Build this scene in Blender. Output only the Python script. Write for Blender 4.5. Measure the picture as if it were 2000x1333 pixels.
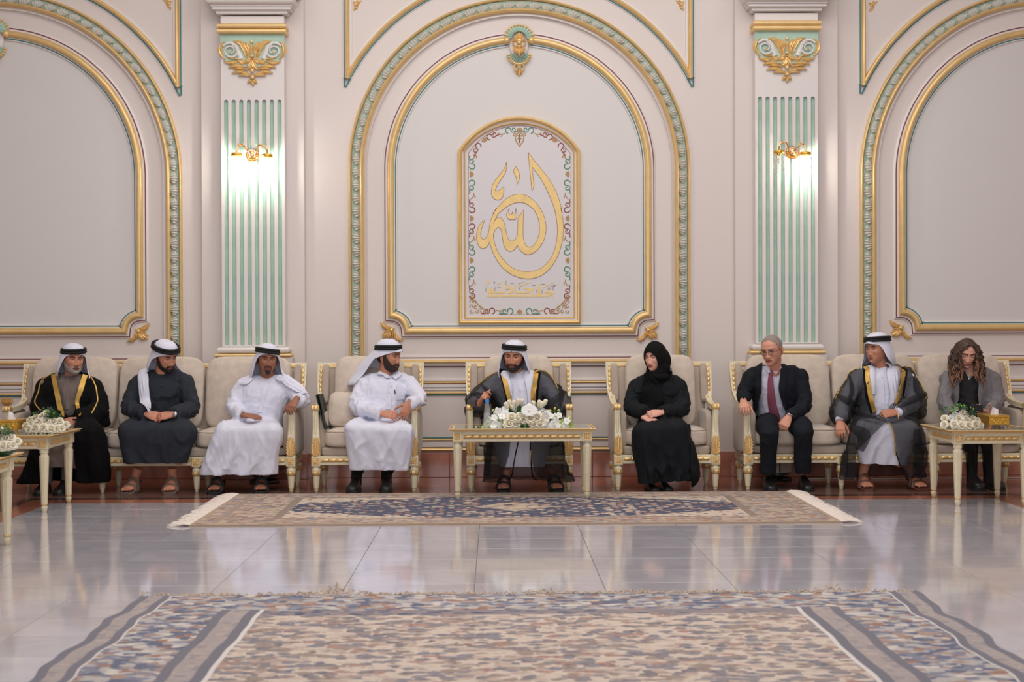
import bpy, bmesh, math, random
import numpy as np
from mathutils import Vector, Matrix
from mathutils.bvhtree import BVHTree
random.seed(7)
rng = np.random.RandomState(11)
for _o in list(bpy.data.objects):
    bpy.data.objects.remove(_o, do_unlink=True)
SC = bpy.context.scene
COL = SC.collection
PI = math.pi

# ------------------------------------------------------------------ camera
FPX = 2600.0
CAMH = 1.28
YAW, PITCH, ROLL = 0.0123, 0.0071, 0.0035
fw = Vector((math.sin(YAW)*math.cos(PITCH), math.cos(YAW)*math.cos(PITCH), -math.sin(PITCH)))
r0 = Vector((math.cos(YAW), -math.sin(YAW), 0))
u0 = r0.cross(fw)
CR = math.cos(ROLL)*r0 - math.sin(ROLL)*u0
CU = math.sin(ROLL)*r0 + math.cos(ROLL)*u0
CP = Vector((0, 0, CAMH))
cam_d = bpy.data.cameras.new('camera')
cam = bpy.data.objects.new('camera', cam_d)
COL.objects.link(cam)
M = Matrix(((CR.x, CU.x, -fw.x, 0), (CR.y, CU.y, -fw.y, 0), (CR.z, CU.z, -fw.z, CAMH), (0, 0, 0, 1)))
cam.matrix_world = M
cam_d.sensor_width = 36.0
cam_d.lens = FPX/2000*36
cam_d.clip_end = 60
cam_d.dof.use_dof = True
cam_d.dof.focus_distance = 10.7
cam_d.dof.aperture_fstop = 3.2
SC.camera = cam

def ray(px, py):
    return (CR*((px-1000)/FPX) + CU*(-(py-666.5)/FPX) + fw)

def at(px, py, Y):
    d = ray(px, py)
    t = Y/d.y
    return CP + d*t

# ------------------------------------------------------------------ light
w = bpy.data.worlds.new('world'); SC.world = w
w.use_nodes = True
bg = w.node_tree.nodes['Background']
bg.inputs[0].default_value = (0.86, 0.91, 1.0, 1)
bg.inputs[1].default_value = 0.18

def area(name, loc, rot, sx, sy, power, col):
    l = bpy.data.lights.new(name, 'AREA'); l.shape = 'RECTANGLE'
    l.size = sx; l.size_y = sy; l.energy = power; l.color = col
    o = bpy.data.objects.new(name, l); COL.objects.link(o)
    o.location = loc; o.rotation_euler = rot
    return o
area('ceiling_light', (0.2, 7.0, 5.9), (0, 0, 0), 7.0, 6.0, 330, (1.0, 0.96, 0.92))
area('window_light', (0.2, -6.0, 3.0), (math.radians(90), 0, 0), 9.0, 4.0, 350, (0.90, 0.94, 1.0))
SC.view_settings.view_transform = 'Standard'
SC.view_settings.look = 'None'
SC.view_settings.gamma = 1.0
SC.view_settings.use_curve_mapping = False
SC.view_settings.exposure = 0.10

# ------------------------------------------------------------------ materials
def lin(c):
    return tuple((v/255/12.92 if v/255 <= .04045 else ((v/255+.055)/1.055)**2.4) for v in c)

def mat(name, rgb, rough=.6, metal=0.0, bump=0.0, bscale=60.0, var=0.0, vscale=6.0, sheen=0.0, coat=0.0,
        spec=0.5, emit=0.0, alpha=None, trans=0.0, stretch=None):
    m = bpy.data.materials.new(name); m.use_nodes = True
    nt = m.node_tree; b = nt.nodes['Principled BSDF']
    c = lin(rgb) + (1,)
    b.inputs['Base Color'].default_value = c
    b.inputs['Roughness'].default_value = rough
    b.inputs['Metallic'].default_value = metal
    b.inputs['Specular IOR Level'].default_value = spec
    if sheen: b.inputs['Sheen Weight'].default_value = sheen
    if coat:
        b.inputs['Coat Weight'].default_value = coat; b.inputs['Coat Roughness'].default_value = .08
    if trans:
        b.inputs['Transmission Weight'].default_value = trans
    if emit:
        b.inputs['Emission Color'].default_value = c; b.inputs['Emission Strength'].default_value = emit
    if bump or var:
        tc = nt.nodes.new('ShaderNodeTexCoord')
        src = tc.outputs['Object']
        if stretch:
            mp = nt.nodes.new('ShaderNodeMapping'); mp.inputs['Scale'].default_value = stretch
            nt.links.new(src, mp.inputs['Vector']); src = mp.outputs['Vector']
    if var:
        n = nt.nodes.new('ShaderNodeTexNoise'); n.inputs['Scale'].default_value = vscale; n.inputs['Detail'].default_value = 5
        nt.links.new(src, n.inputs['Vector'])
        mx = nt.nodes.new('ShaderNodeMix'); mx.data_type = 'RGBA'
        rp = nt.nodes.new('ShaderNodeMapRange'); rp.inputs['From Min'].default_value = .3; rp.inputs['From Max'].default_value = .7
        nt.links.new(n.outputs['Fac'], rp.inputs['Value']); nt.links.new(rp.outputs['Result'], mx.inputs['Factor'])
        mx.inputs['A'].default_value = tuple(v*(1-var) for v in c[:3])+(1,)
        mx.inputs['B'].default_value = tuple(min(1, v*(1+var)) for v in c[:3])+(1,)
        nt.links.new(mx.outputs['Result'], b.inputs['Base Color'])
    if bump:
        n = nt.nodes.new('ShaderNodeTexNoise'); n.inputs['Scale'].default_value = bscale; n.inputs['Detail'].default_value = 4
        nt.links.new(src, n.inputs['Vector'])
        bp = nt.nodes.new('ShaderNodeBump'); bp.inputs['Strength'].default_value = bump; bp.inputs['Distance'].default_value = .01
        nt.links.new(n.outputs['Fac'], bp.inputs['Height']); nt.links.new(bp.outputs['Normal'], b.inputs['Normal'])
    if alpha is not None:
        out = nt.nodes['Material Output']
        tr = nt.nodes.new('ShaderNodeBsdfTransparent'); ms = nt.nodes.new('ShaderNodeMixShader')
        ms.inputs[0].default_value = alpha
        nt.links.new(tr.outputs[0], ms.inputs[1]); nt.links.new(b.outputs[0], ms.inputs[2])
        nt.links.new(ms.outputs[0], out.inputs['Surface'])
    return m

MT = {}
MT['wall'] = mat('wall_paint', (221, 211, 206), .55, bump=.03, bscale=220)
MT['panel'] = mat('panel_paint', (217, 213, 211), .6, bump=.03, bscale=220)
MT['white'] = mat('white_plaster', (226, 219, 216), .4)
MT['gold'] = mat('gilding', (230, 196, 136), .38, .38, var=.07, vscale=9)
MT['goldhi'] = mat('bright_gilding', (234, 198, 136), .32, .42, var=.10, vscale=25)
MT['goldpaint'] = mat('gold_leaf_paint', (226, 194, 130), .42, .3, var=.08, vscale=12)
MT['goldpaint2'] = mat('gold_thread', (205, 165, 84), .5, .55, var=.2, vscale=160)
MT['green'] = mat('mint_green_paint', (172, 200, 184), .6, var=.10, vscale=7)
MT['greend'] = mat('sage_green_paint', (162, 182, 164), .6, var=.10, vscale=14)
MT['leafp'] = mat('pale_leaf_plaster', (206, 206, 198), .6)
MT['maroon'] = mat('maroon_line_paint', (120, 58, 66), .6)
MT['teal'] = mat('teal_line_paint', (58, 120, 122), .6)
MT['scrollg'] = mat('green_scroll_paint', (84, 138, 114), .6)
MT['scrollr'] = mat('red_brown_scroll_paint', (146, 76, 66), .6)
MT['scrollt'] = mat('tan_scroll_paint', (176, 140, 92), .6)
MT['markb'] = mat('brown_mark_paint', (120, 92, 82), .6)
MT['pwhite'] = mat('white_panel_paint', (216, 212, 214), .5)
MT['redmarble'] = mat('red_marble', (172, 112, 92), .16, var=.32, vscale=4.5, coat=.3)
MT['redfloor'] = mat('red_floor_marble', (166, 106, 86), .12, var=.28, vscale=3)
MT['darkfloor'] = mat('dark_floor_marble', (112, 86, 78), .12, var=.25, vscale=3)
MT['blackfloor'] = mat('black_floor_marble', (44, 40, 40), .14)
MT['grout'] = mat('grout', (150, 146, 148), .6)
MT['ceil'] = mat('ceiling_paint', (226, 220, 214), .8)
MT['cream'] = mat('cream_lacquer', (226, 214, 182), .35, var=.05, vscale=18, coat=.2)
MT['fabric'] = mat('beige_damask', (206, 190, 174), .7, var=.10, vscale=17, sheen=.25, bump=.10, bscale=40)
MT['fabric2'] = mat('taupe_plain_upholstery', (176, 160, 146), .8, var=.06, vscale=20, sheen=.25)
MT['piping'] = mat('piping', (172, 156, 142), .8)
MT['glasstop'] = mat('glass_table_top', (150, 142, 120), .06, coat=.6)
MT['chrome'] = mat('polished_gold', (236, 178, 108), .12, .95)
MT['skin1'] = mat('skin_light', (208, 148, 124), .5, var=.06, vscale=30)
MT['skin2'] = mat('skin_tan', (194, 132, 106), .5, var=.06, vscale=30)
MT['skin3'] = mat('skin_brown', (154, 100, 76), .5, var=.07, vscale=30)
MT['skin4'] = mat('skin_fair', (220, 164, 144), .48, var=.04, vscale=30)
MT['lip'] = mat('lips', (150, 84, 76), .45)
MT['lipf'] = mat('rose_lips', (168, 82, 80), .4)
MT['eyew'] = mat('eye_white', (214, 206, 200), .25)
MT['eyed'] = mat('dark_iris', (34, 24, 20), .15)
MT['hairk'] = mat('black_hair', (34, 27, 24), .6, var=.3, vscale=120, bump=.5, bscale=300)
MT['hairb'] = mat('dark_brown_beard', (56, 40, 33), .7, var=.3, vscale=150, bump=.5, bscale=300)
MT['hairw'] = mat('white_beard', (176, 166, 160), .7, var=.22, vscale=150, bump=.5, bscale=300)
MT['hairg'] = mat('grey_hair', (146, 134, 126), .7, var=.25, vscale=170, bump=.4, bscale=300)
MT['hairc'] = mat('brown_curly_hair', (70, 48, 38), .5, var=.35, vscale=18)
MT['hairc2'] = mat('light_brown_hair_ends', (128, 92, 68), .5, var=.3, vscale=18)
MT['robew'] = mat('white_cotton', (222, 223, 239), .8, sheen=.15, bump=.05, bscale=300)
MT['robeg'] = mat('taupe_cotton', (118, 104, 98), .85, bump=.05, bscale=300)
MT['roben'] = mat('charcoal_wool', (46, 50, 58), .9, bump=.08, bscale=300, spec=.25)
MT['bishtk'] = mat('black_wool', (12, 12, 14), .9, spec=.2, bump=.08, bscale=240)
MT['sheer'] = mat('sheer_black_gauze', (14, 17, 25), .8, alpha=.66, bump=.1, bscale=200)
MT['sheer2'] = mat('sheer_black_gauze_fold', (12, 14, 20), .8, alpha=.45, bump=.1, bscale=200)
MT['abaya'] = mat('black_crinkled_crepe', (17, 21, 27), .75, spec=.25, bump=.6, bscale=34, stretch=(5, 5, .25))
MT['hijab'] = mat('black_chiffon', (12, 12, 14), .85, spec=.2, bump=.2, bscale=90)
MT['suit'] = mat('dark_navy_suit', (22, 26, 34), .85, spec=.25, bump=.06, bscale=300)
MT['shirt'] = mat('pale_shirt', (214, 212, 228), .75)
MT['tie'] = mat('burgundy_tie', (132, 68, 88), .6, var=.12, vscale=140)
MT['blazer'] = mat('grey_wool_blazer', (122, 118, 120), .85, var=.06, vscale=60, bump=.06, bscale=300)
MT['blacktop'] = mat('black_top', (22, 21, 24), .7)
MT['leather'] = mat('black_leather', (22, 22, 24), .38)
MT['leatherb'] = mat('brown_leather', (92, 52, 38), .45)
MT['suede'] = mat('taupe_suede', (104, 84, 74), .85)
MT['rubber'] = mat('black_rubber', (26, 26, 28), .7)
MT['agal'] = mat('black_agal_cord', (15, 16, 17), .8, bump=.5, bscale=220)
MT['silver'] = mat('silver_metal', (196, 196, 200), .25, .9)
MT['petal'] = mat('ivory_rose_petal', (238, 230, 208), .6)
MT['petalw'] = mat('white_petal', (240, 240, 236), .6)
MT['petalg'] = mat('pale_green_bud', (190, 212, 128), .6)
MT['leafg'] = mat('green_leaf', (54, 104, 46), .45, var=.25, vscale=30)
MT['leafd'] = mat('dark_green_leaf', (34, 70, 40), .4, var=.25, vscale=30)
MT['lime'] = mat('lime_stripe', (120, 190, 50), .5)
MT['stem'] = mat('yellow_green_stem', (176, 178, 76), .6)
MT['brass'] = mat('stamped_brass', (214, 168, 72), .32, .85, bump=.3, bscale=120)
MT['tissue'] = mat('white_tissue', (236, 234, 242), .9)
MT['folder'] = mat('dark_green_folder', (34, 46, 42), .5)
MT['phone'] = mat('black_phone', (20, 24, 32), .25)
MT['bluecap'] = mat('blue_cap', (72, 140, 220), .4)
MT['purw'] = mat('white_perforated_metal', (196, 184, 176), .5)
MT['cable'] = mat('white_cable', (206, 196, 190), .5)
MT['fringe'] = mat('white_fringe', (226, 214, 204), .9)
MT['bulb'] = mat('lit_bulb', (255, 250, 240), .5, emit=60)
MT['crystal'] = mat('crystal_bead', (245, 240, 235), .06, trans=.75)
MT['glassclear'] = mat('clear_plastic', (250, 252, 255), .04, alpha=.16)
MT['water'] = mat('bottle_water', (225, 232, 240), .03, alpha=.16)
MT['lens'] = mat('spectacle_lens', (60, 58, 80), .05, alpha=.25)

# ------------------------------------------------------------------ geometry helpers
class MB:
    def __init__(s):
        s.V = []; s.F = []; s.I = []; s.n = 0; s.mi = 0
    def add(s, V, F):
        V = np.asarray(V, float).reshape(-1, 3)
        s.V.append(V)
        for f in F:
            s.F.append(tuple(int(i)+s.n for i in f)); s.I.append(s.mi)
        s.n += len(V)
        return s
    def verts(s):
        return np.concatenate(s.V) if s.V else np.zeros((0, 3))
    # --- shapes
    def loft(s, rings, cap0=True, cap1=True):
        rings = [np.asarray(r, float) for r in rings]
        m = len(rings[0]); k = len(rings)
        V = np.concatenate(rings); F = []
        for j in range(k-1):
            a = j*m; b = a+m
            for i in range(m):
                i2 = (i+1) % m
                F.append((a+i, a+i2, b+i2, b+i))
        if cap0: F.append(tuple(range(m-1, -1, -1)))
        if cap1: F.append(tuple(range((k-1)*m, k*m)))
        return s.add(V, F)
    def box(s, x0, x1, y0, y1, z0, z1, r=0.0):
        if r <= 0:
            V = [(x0,y0,z0),(x1,y0,z0),(x1,y1,z0),(x0,y1,z0),(x0,y0,z1),(x1,y0,z1),(x1,y1,z1),(x0,y1,z1)]
            F = [(3,2,1,0),(4,5,6,7),(0,1,5,4),(1,2,6,5),(2,3,7,6),(3,0,4,7)]
            return s.add(V, F)
        def ring(z, i):
            a, b, c, d = x0+i, x1-i, y0+i, y1-i
            q = r if i == 0 else 0
            if i == 0:
                return [(a+q,c,z),(b-q,c,z),(b,c+q,z),(b,d-q,z),(b-q,d,z),(a+q,d,z),(a,d-q,z),(a,c+q,z)]
            e = r*.6
            return [(a+e,c,z),(b-e,c,z),(b,c+e,z),(b,d-e,z),(b-e,d,z),(a+e,d,z),(a,d-e,z),(a,c+e,z)]
        return s.loft([ring(z0, r), ring(z0+r, 0), ring(z1-r, 0), ring(z1, r)])
    def lathe(s, prof, n=16, c=(0,0,0), axis='z', a0=0.0):
        rings = []
        for (r, h) in prof:
            t = np.arange(n)*2*PI/n + a0
            if axis == 'z': R = np.stack([c[0]+r*np.cos(t), c[1]+r*np.sin(t), np.full(n, c[2]+h)], 1)
            elif axis == 'y': R = np.stack([c[0]+r*np.cos(t), np.full(n, c[1]+h), c[2]-r*np.sin(t)], 1)
            else: R = np.stack([np.full(n, c[0]+h), c[1]+r*np.cos(t), c[2]+r*np.sin(t)], 1)
            rings.append(R)
        return s.loft(rings)
    def tube(s, P, R, n=8, flat=None, up=None, cap=True):
        P = [np.asarray(p, float) for p in P]
        k = len(P)
        if np.isscalar(R): R = [R]*k
        T = []
        for i in range(k):
            a = P[max(0, i-1)]; b = P[min(k-1, i+1)]
            d = b-a; L = np.linalg.norm(d); T.append(d/L if L > 1e-9 else np.array([0, 0, 1.]))
        if up is None:
            up = np.array([0, 0, 1.]) if abs(T[0][2]) < .9 else np.array([0, 1., 0])
        N = np.asarray(up, float)
        rings = []
        t = np.arange(n)*2*PI/n
        for i in range(k):
            N = N - T[i]*np.dot(N, T[i]); L = np.linalg.norm(N)
            N = N/L if L > 1e-6 else np.array([1., 0, 0])
            B = np.cross(T[i], N)
            rr = R[i]
            if np.isscalar(rr): ra = rb = rr
            else: ra, rb = rr
            rings.append(P[i] + np.outer(np.cos(t)*ra, N) + np.outer(np.sin(t)*rb, B))
        return s.loft(rings, cap, cap)
    def ell(s, c, r, nu=14, nv=10, Rm=None):
        V = []; F = []
        for j in range(nv+1):
            th = PI*j/nv
            for i in range(nu):
                ph = 2*PI*i/nu
                V.append((math.sin(th)*math.cos(ph), math.sin(th)*math.sin(ph), math.cos(th)))
        V = np.array(V)*np.asarray(r, float)
        if Rm is not None: V = V @ np.asarray(Rm).T
        V = V + np.asarray(c, float)
        for j in range(nv):
            for i in range(nu):
                F.append((j*nu+i, (j+1)*nu+i, (j+1)*nu+(i+1) % nu, j*nu+(i+1) % nu))
        return s.add(V, F)
    def sbox(s, c, h, p=5.0, n=8, puff=0.0, Rm=None):
        """rounded (superquadric) box: centre c, half sizes h"""
        g = np.linspace(-1, 1, n+1); g = np.sign(g)*np.abs(g)**.7
        V = []; F = []; b = 0
        for ax in range(3):
            for sg in (-1, 1):
                A, B = np.meshgrid(g, g, indexing='ij')
                X = np.zeros(A.shape+(3,)); X[..., ax] = sg; X[..., (ax+1) % 3] = A; X[..., (ax+2) % 3] = B
                V.append(X.reshape(-1, 3))
                for i in range(n):
                    for j in range(n):
                        q = [b+i*(n+1)+j, b+(i+1)*(n+1)+j, b+(i+1)*(n+1)+j+1, b+i*(n+1)+j+1]
                        F.append(q if sg > 0 else q[::-1])
                b += (n+1)**2
        V = np.concatenate(V)
        L = (np.abs(V)**p).sum(1)**(1/p)
        W = V/L[:, None]
        if puff:
            i = int(np.argmin(h))
            o = [k for k in range(3) if k != i]
            W[:, i] *= 1 + puff*(1-V[:, o[0]]**2)*(1-V[:, o[1]]**2)
        W = W*np.asarray(h, float)
        if Rm is not None: W = W @ np.asarray(Rm).T
        return s.add(W+np.asarray(c, float), F)
    def grid(s, G, close_u=False):
        G = np.asarray(G, float); a, b = G.shape[:2]
        F = []
        for i in range(a if close_u else a-1):
            i2 = (i+1) % a
            for j in range(b-1):
                F.append((i*b+j, i2*b+j, i2*b+j+1, i*b+j+1))
        return s.add(G.reshape(-1, 3), F)

def obj(name, mb, mats, parent=None, smooth=True, off=None, weld=False):
    V = mb.verts()
    if off is not None: V = V - np.asarray(off, float)
    me = bpy.data.meshes.new(name)
    me.from_pydata(V.tolist(), [], mb.F)
    if not isinstance(mats, (list, tuple)): mats = [mats]
    for m in mats: me.materials.append(MT[m] if isinstance(m, str) else m)
    if len(mats) > 1: me.polygons.foreach_set('material_index', mb.I)
    if smooth:
        me.polygons.foreach_set('use_smooth', [True]*len(me.polygons))
        try: me.set_sharp_from_angle(angle=math.radians(42))
        except Exception: pass
    me.update()
    o = bpy.data.objects.new(name, me); COL.objects.link(o)
    if parent is not None: o.parent = parent
    return o

def tag(o, label=None, cat=None, group=None, kind=None):
    if label: o['label'] = label
    if cat: o['category'] = cat
    if group: o['group'] = group
    if kind: o['kind'] = kind
    return o

def thing(name, label, cat, loc=(0, 0, 0), rz=0.0, group=None):
    o = bpy.data.objects.new(name, None); COL.objects.link(o)
    o.location = loc; o.rotation_euler = (0, 0, rz); o.empty_display_size = .1
    return tag(o, label, cat, group)

def struct(name, loc=(0, 0, 0)):
    o = bpy.data.objects.new(name, None); COL.objects.link(o); o.location = loc
    o['kind'] = 'structure'; return o

def copy_tree(o, parent=None):
    c = o.copy(); COL.objects.link(c); c.parent = parent
    for ch in list(o.children): copy_tree(ch, c)
    return c

def curve2d(outlines, extrude, bevel=0.0, offset=0.0, res=2):
    """filled flat shape (x,z outlines) -> MB facing -Y, centred on y=0"""
    cu = bpy.data.curves.new('tmp', 'CURVE'); cu.dimensions = '2D'; cu.fill_mode = 'BOTH'
    cu.extrude = extrude; cu.bevel_depth = bevel; cu.bevel_resolution = res; cu.offset = offset
    for ol in outlines:
        sp = cu.splines.new('POLY'); sp.points.add(len(ol)-1)
        for p, q in zip(sp.points, ol): p.co = (q[0], q[1], 0, 1)
        sp.use_cyclic_u = True
    o = bpy.data.objects.new('tmp', cu); COL.objects.link(o)
    dg = bpy.context.evaluated_depsgraph_get()
    me = bpy.data.meshes.new_from_object(o.evaluated_get(dg))
    V = np.empty(len(me.vertices)*3); me.vertices.foreach_get('co', V); V = V.reshape(-1, 3)
    F = [tuple(p.vertices) for p in me.polygons]
    bpy.data.objects.remove(o); bpy.data.curves.remove(cu); bpy.data.meshes.remove(me)
    mb = MB(); mb.add(np.stack([V[:, 0], -V[:, 2], V[:, 1]], 1), F)
    return mb

def smooth_closed(P, k=2):
    """Chaikin subdivision of a closed outline that keeps sharp tips"""
    P = [np.asarray(p, float) for p in P]
    for _ in range(k):
        Q = []; n = len(P)
        for i in range(n):
            a, b, c = P[i-1], P[i], P[(i+1) % n]
            u = b-a; v = c-b
            cs = np.dot(u, v)/(np.linalg.norm(u)*np.linalg.norm(v)+1e-9)
            if cs < .35: Q.append(b)
            else: Q += [b-.25*u, b+.25*v]
        P = Q
    return P

def sweep_wall(path, prof, closed, Y):
    """path: (x,z) polyline, prof: (offset to the left of travel, height out of wall). wall at Y, out = -Y"""
    P = np.asarray(path, float); n = len(P)
    N = np.zeros_like(P); S = np.ones(n)
    for i in range(n):
        if closed: a, c = P[i-1], P[(i+1) % n]
        else: a, c = P[max(i-1, 0)], P[min(i+1, n-1)]
        b = P[i]
        d1 = b-a; d2 = c-b
        l1 = np.linalg.norm(d1); l2 = np.linalg.norm(d2)
        if l1 < 1e-9: d1 = d2; l1 = l2
        if l2 < 1e-9: d2 = d1; l2 = l1
        n1 = np.array([-d1[1], d1[0]])/l1; n2 = np.array([-d2[1], d2[0]])/l2
        m = n1+n2; L = np.linalg.norm(m)
        m = m/L if L > 1e-6 else n1
        N[i] = m; S[i] = 1/max(.2, np.dot(m, n1))
    G = np.zeros((n, len(prof), 3))
    for j, (o, h) in enumerate(prof):
        Q = P + N*(S*o)[:, None]
        G[:, j, 0] = Q[:, 0]; G[:, j, 2] = Q[:, 1]; G[:, j, 1] = Y-h
    mb = MB(); mb.grid(G, close_u=closed)
    return mb

def halfround(w, h, n=7, base=0.0):
    t = np.linspace(0, PI, n)
    return [(w/2, 0)] + [(math.cos(a)*w/2, base+math.sin(a)*h) for a in t] + [(-w/2, 0)]

def flat(o0, o1, h):
    return [(o0, 0), (o0, h), (o1, h), (o1, 0)]

def arc(cx, cz, r, a0, a1, n):
    t = np.radians(np.linspace(a0, a1, n))
    return [(cx+r*math.cos(a), cz+r*math.sin(a)) for a in t]

def bez(p0, p1, p2, n=9):
    p0, p1, p2 = (np.asarray(p, float) for p in (p0, p1, p2))
    t = np.linspace(0, 1, n)[:, None]
    return (1-t)**2*p0 + 2*t*(1-t)*p1 + t*t*p2

def stroke(mb, p0, p1, p2, w, Y, h, n=9, tip0=.15, tip1=.15, peak=.5, ridge=True):
    """carved leaf lobe on a wall face: spindle along a bezier in (x,z), w wide, h proud of Y"""
    C = bez(p0, p1, p2, n)
    T = np.gradient(C, axis=0); T /= np.linalg.norm(T, axis=1)[:, None]+1e-9
    Nn = np.stack([-T[:, 1], T[:, 0]], 1)
    t = np.linspace(0, 1, n)
    e = np.log(.5)/np.log(peak)
    wd = np.sin(PI*t**e)**.8
    wd = np.maximum(wd, np.where(t < .5, tip0, tip1))
    rings = []
    prof = [(-1, 0), (-.75, .55), (-.35, .85), (0, 1.0 if not ridge else .72), (.35, .85), (.75, .55), (1, 0), (0, -.2)]
    for i in range(n):
        R = []
        for (a, b) in prof:
            q = C[i] + Nn[i]*a*w/2*wd[i]
            R.append((q[0], Y - b*h*(.45+.55*wd[i]), q[1]))
        rings.append(R)
    mb.loft(rings)

# ---- vectorised gradient noise
_perm = np.random.RandomState(3).permutation(256); _perm = np.concatenate([_perm, _perm, _perm])
_grad = np.random.RandomState(4).randn(256, 3); _grad /= np.linalg.norm(_grad, axis=1)[:, None]
def pnoise(P):
    P = np.asarray(P, float); I = np.floor(P).astype(int); f = P-I; I &= 255
    u = f*f*f*(f*(f*6-15)+10)
    out = 0
    for dx in (0, 1):
        for dy in (0, 1):
            for dz in (0, 1):
                h = _perm[_perm[_perm[(I[:, 0]+dx) & 255]+((I[:, 1]+dy) & 255)]+((I[:, 2]+dz) & 255)]
                g = (_grad[h]*(f-np.array([dx, dy, dz]))).sum(1)
                wx = u[:, 0] if dx else 1-u[:, 0]; wy = u[:, 1] if dy else 1-u[:, 1]; wz = u[:, 2] if dz else 1-u[:, 2]
                out = out + wx*wy*wz*g
    return out

def remesh(mb, voxel, smooth=2):
    me = bpy.data.meshes.new('tmp'); me.from_pydata(mb.verts().tolist(), [], mb.F)
    o = bpy.data.objects.new('tmp', me); COL.objects.link(o)
    md = o.modifiers.new('r', 'REMESH'); md.mode = 'VOXEL'; md.voxel_size = voxel; md.adaptivity = 0
    dg = bpy.context.evaluated_depsgraph_get()
    m2 = bpy.data.meshes.new_from_object(o.evaluated_get(dg))
    V = np.empty(len(m2.vertices)*3); m2.vertices.foreach_get('co', V); V = V.reshape(-1, 3)
    F = np.empty(len(m2.loops), int); m2.loops.foreach_get('vertex_index', F)
    ls = np.empty(len(m2.polygons), int); m2.polygons.foreach_get('loop_total', ls)
    if len(ls) and (ls == 4).all(): F = F.reshape(-1, 4)
    else:
        st = np.concatenate([[0], np.cumsum(ls)[:-1]]); F = np.array([F[a:a+4] if b >= 4 else list(F[a:a+3])+[F[a+2]] for a, b in zip(st, ls)])
    bpy.data.objects.remove(o); bpy.data.meshes.remove(me); bpy.data.meshes.remove(m2)
    V = lapl(V, F, smooth)
    return V, F

def lapl(V, F, it, lam=.5):
    if it <= 0: return V
    E = np.concatenate([F[:, [0, 1]], F[:, [1, 2]], F[:, [2, 3]], F[:, [3, 0]]])
    n = len(V)
    deg = np.bincount(E[:, 0], minlength=n)+np.bincount(E[:, 1], minlength=n)
    for _ in range(it):
        S = np.zeros_like(V)
        for k in range(3):
            S[:, k] = np.bincount(E[:, 0], V[E[:, 1], k], n)+np.bincount(E[:, 1], V[E[:, 0], k], n)
        V = V + lam*(S/np.maximum(deg, 1)[:, None]-V)
    return V

def vnorm(V, F):
    a = V[F[:, 2]]-V[F[:, 0]]; b = V[F[:, 3]]-V[F[:, 1]]
    fn = np.cross(a, b); N = np.zeros_like(V)
    for k in range(3):
        for c in range(4):
            N[:, k] += np.bincount(F[:, c], fn[:, k], len(V))
    return N/(np.linalg.norm(N, axis=1)[:, None]+1e-12)

def fobj(name, V, F, m, parent, off=None, thick=0.0):
    mb = MB(); mb.V = [V]; mb.F = [tuple(int(i) for i in dict.fromkeys(f)) for f in F.tolist()]; mb.I = [0]*len(mb.F); mb.n = len(V)
    used = np.unique(np.concatenate([np.array(f) for f in mb.F])) if len(mb.F) < 1 else np.unique(F)
    mp = -np.ones(len(V), int); mp[used] = np.arange(len(used))
    mb.V = [V[used]]; mb.F = [tuple(int(mp[i]) for i in f) for f in mb.F]
    o = obj(name, mb, m, parent, True, off)
    if thick:
        md = o.modifiers.new('thick', 'SOLIDIFY'); md.thickness = thick; md.offset = 0
    return o
# ================================================================== ROOM
YW = 11.72                      # face of the back wall
U = YW/FPX                      # metres per photo pixel on that face
XC = at(1014.5, 640, YW).x      # axis of the middle bay
CEIL = 6.0
XL, XR = XC-6.9, XC+6.9

# floor: white marble tiles inside a banded red / dark border
TX0, TY1, TW, TD, NXT, NYT = -3.353, 10.04, 0.6485, 0.366, 11, 22
floor = MB(); floor.box(XL, XR, -7, YW+.3, -.10, -.014)
floor = obj('floor', floor, 'grout', smooth=False); floor['kind'] = 'structure'

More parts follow.
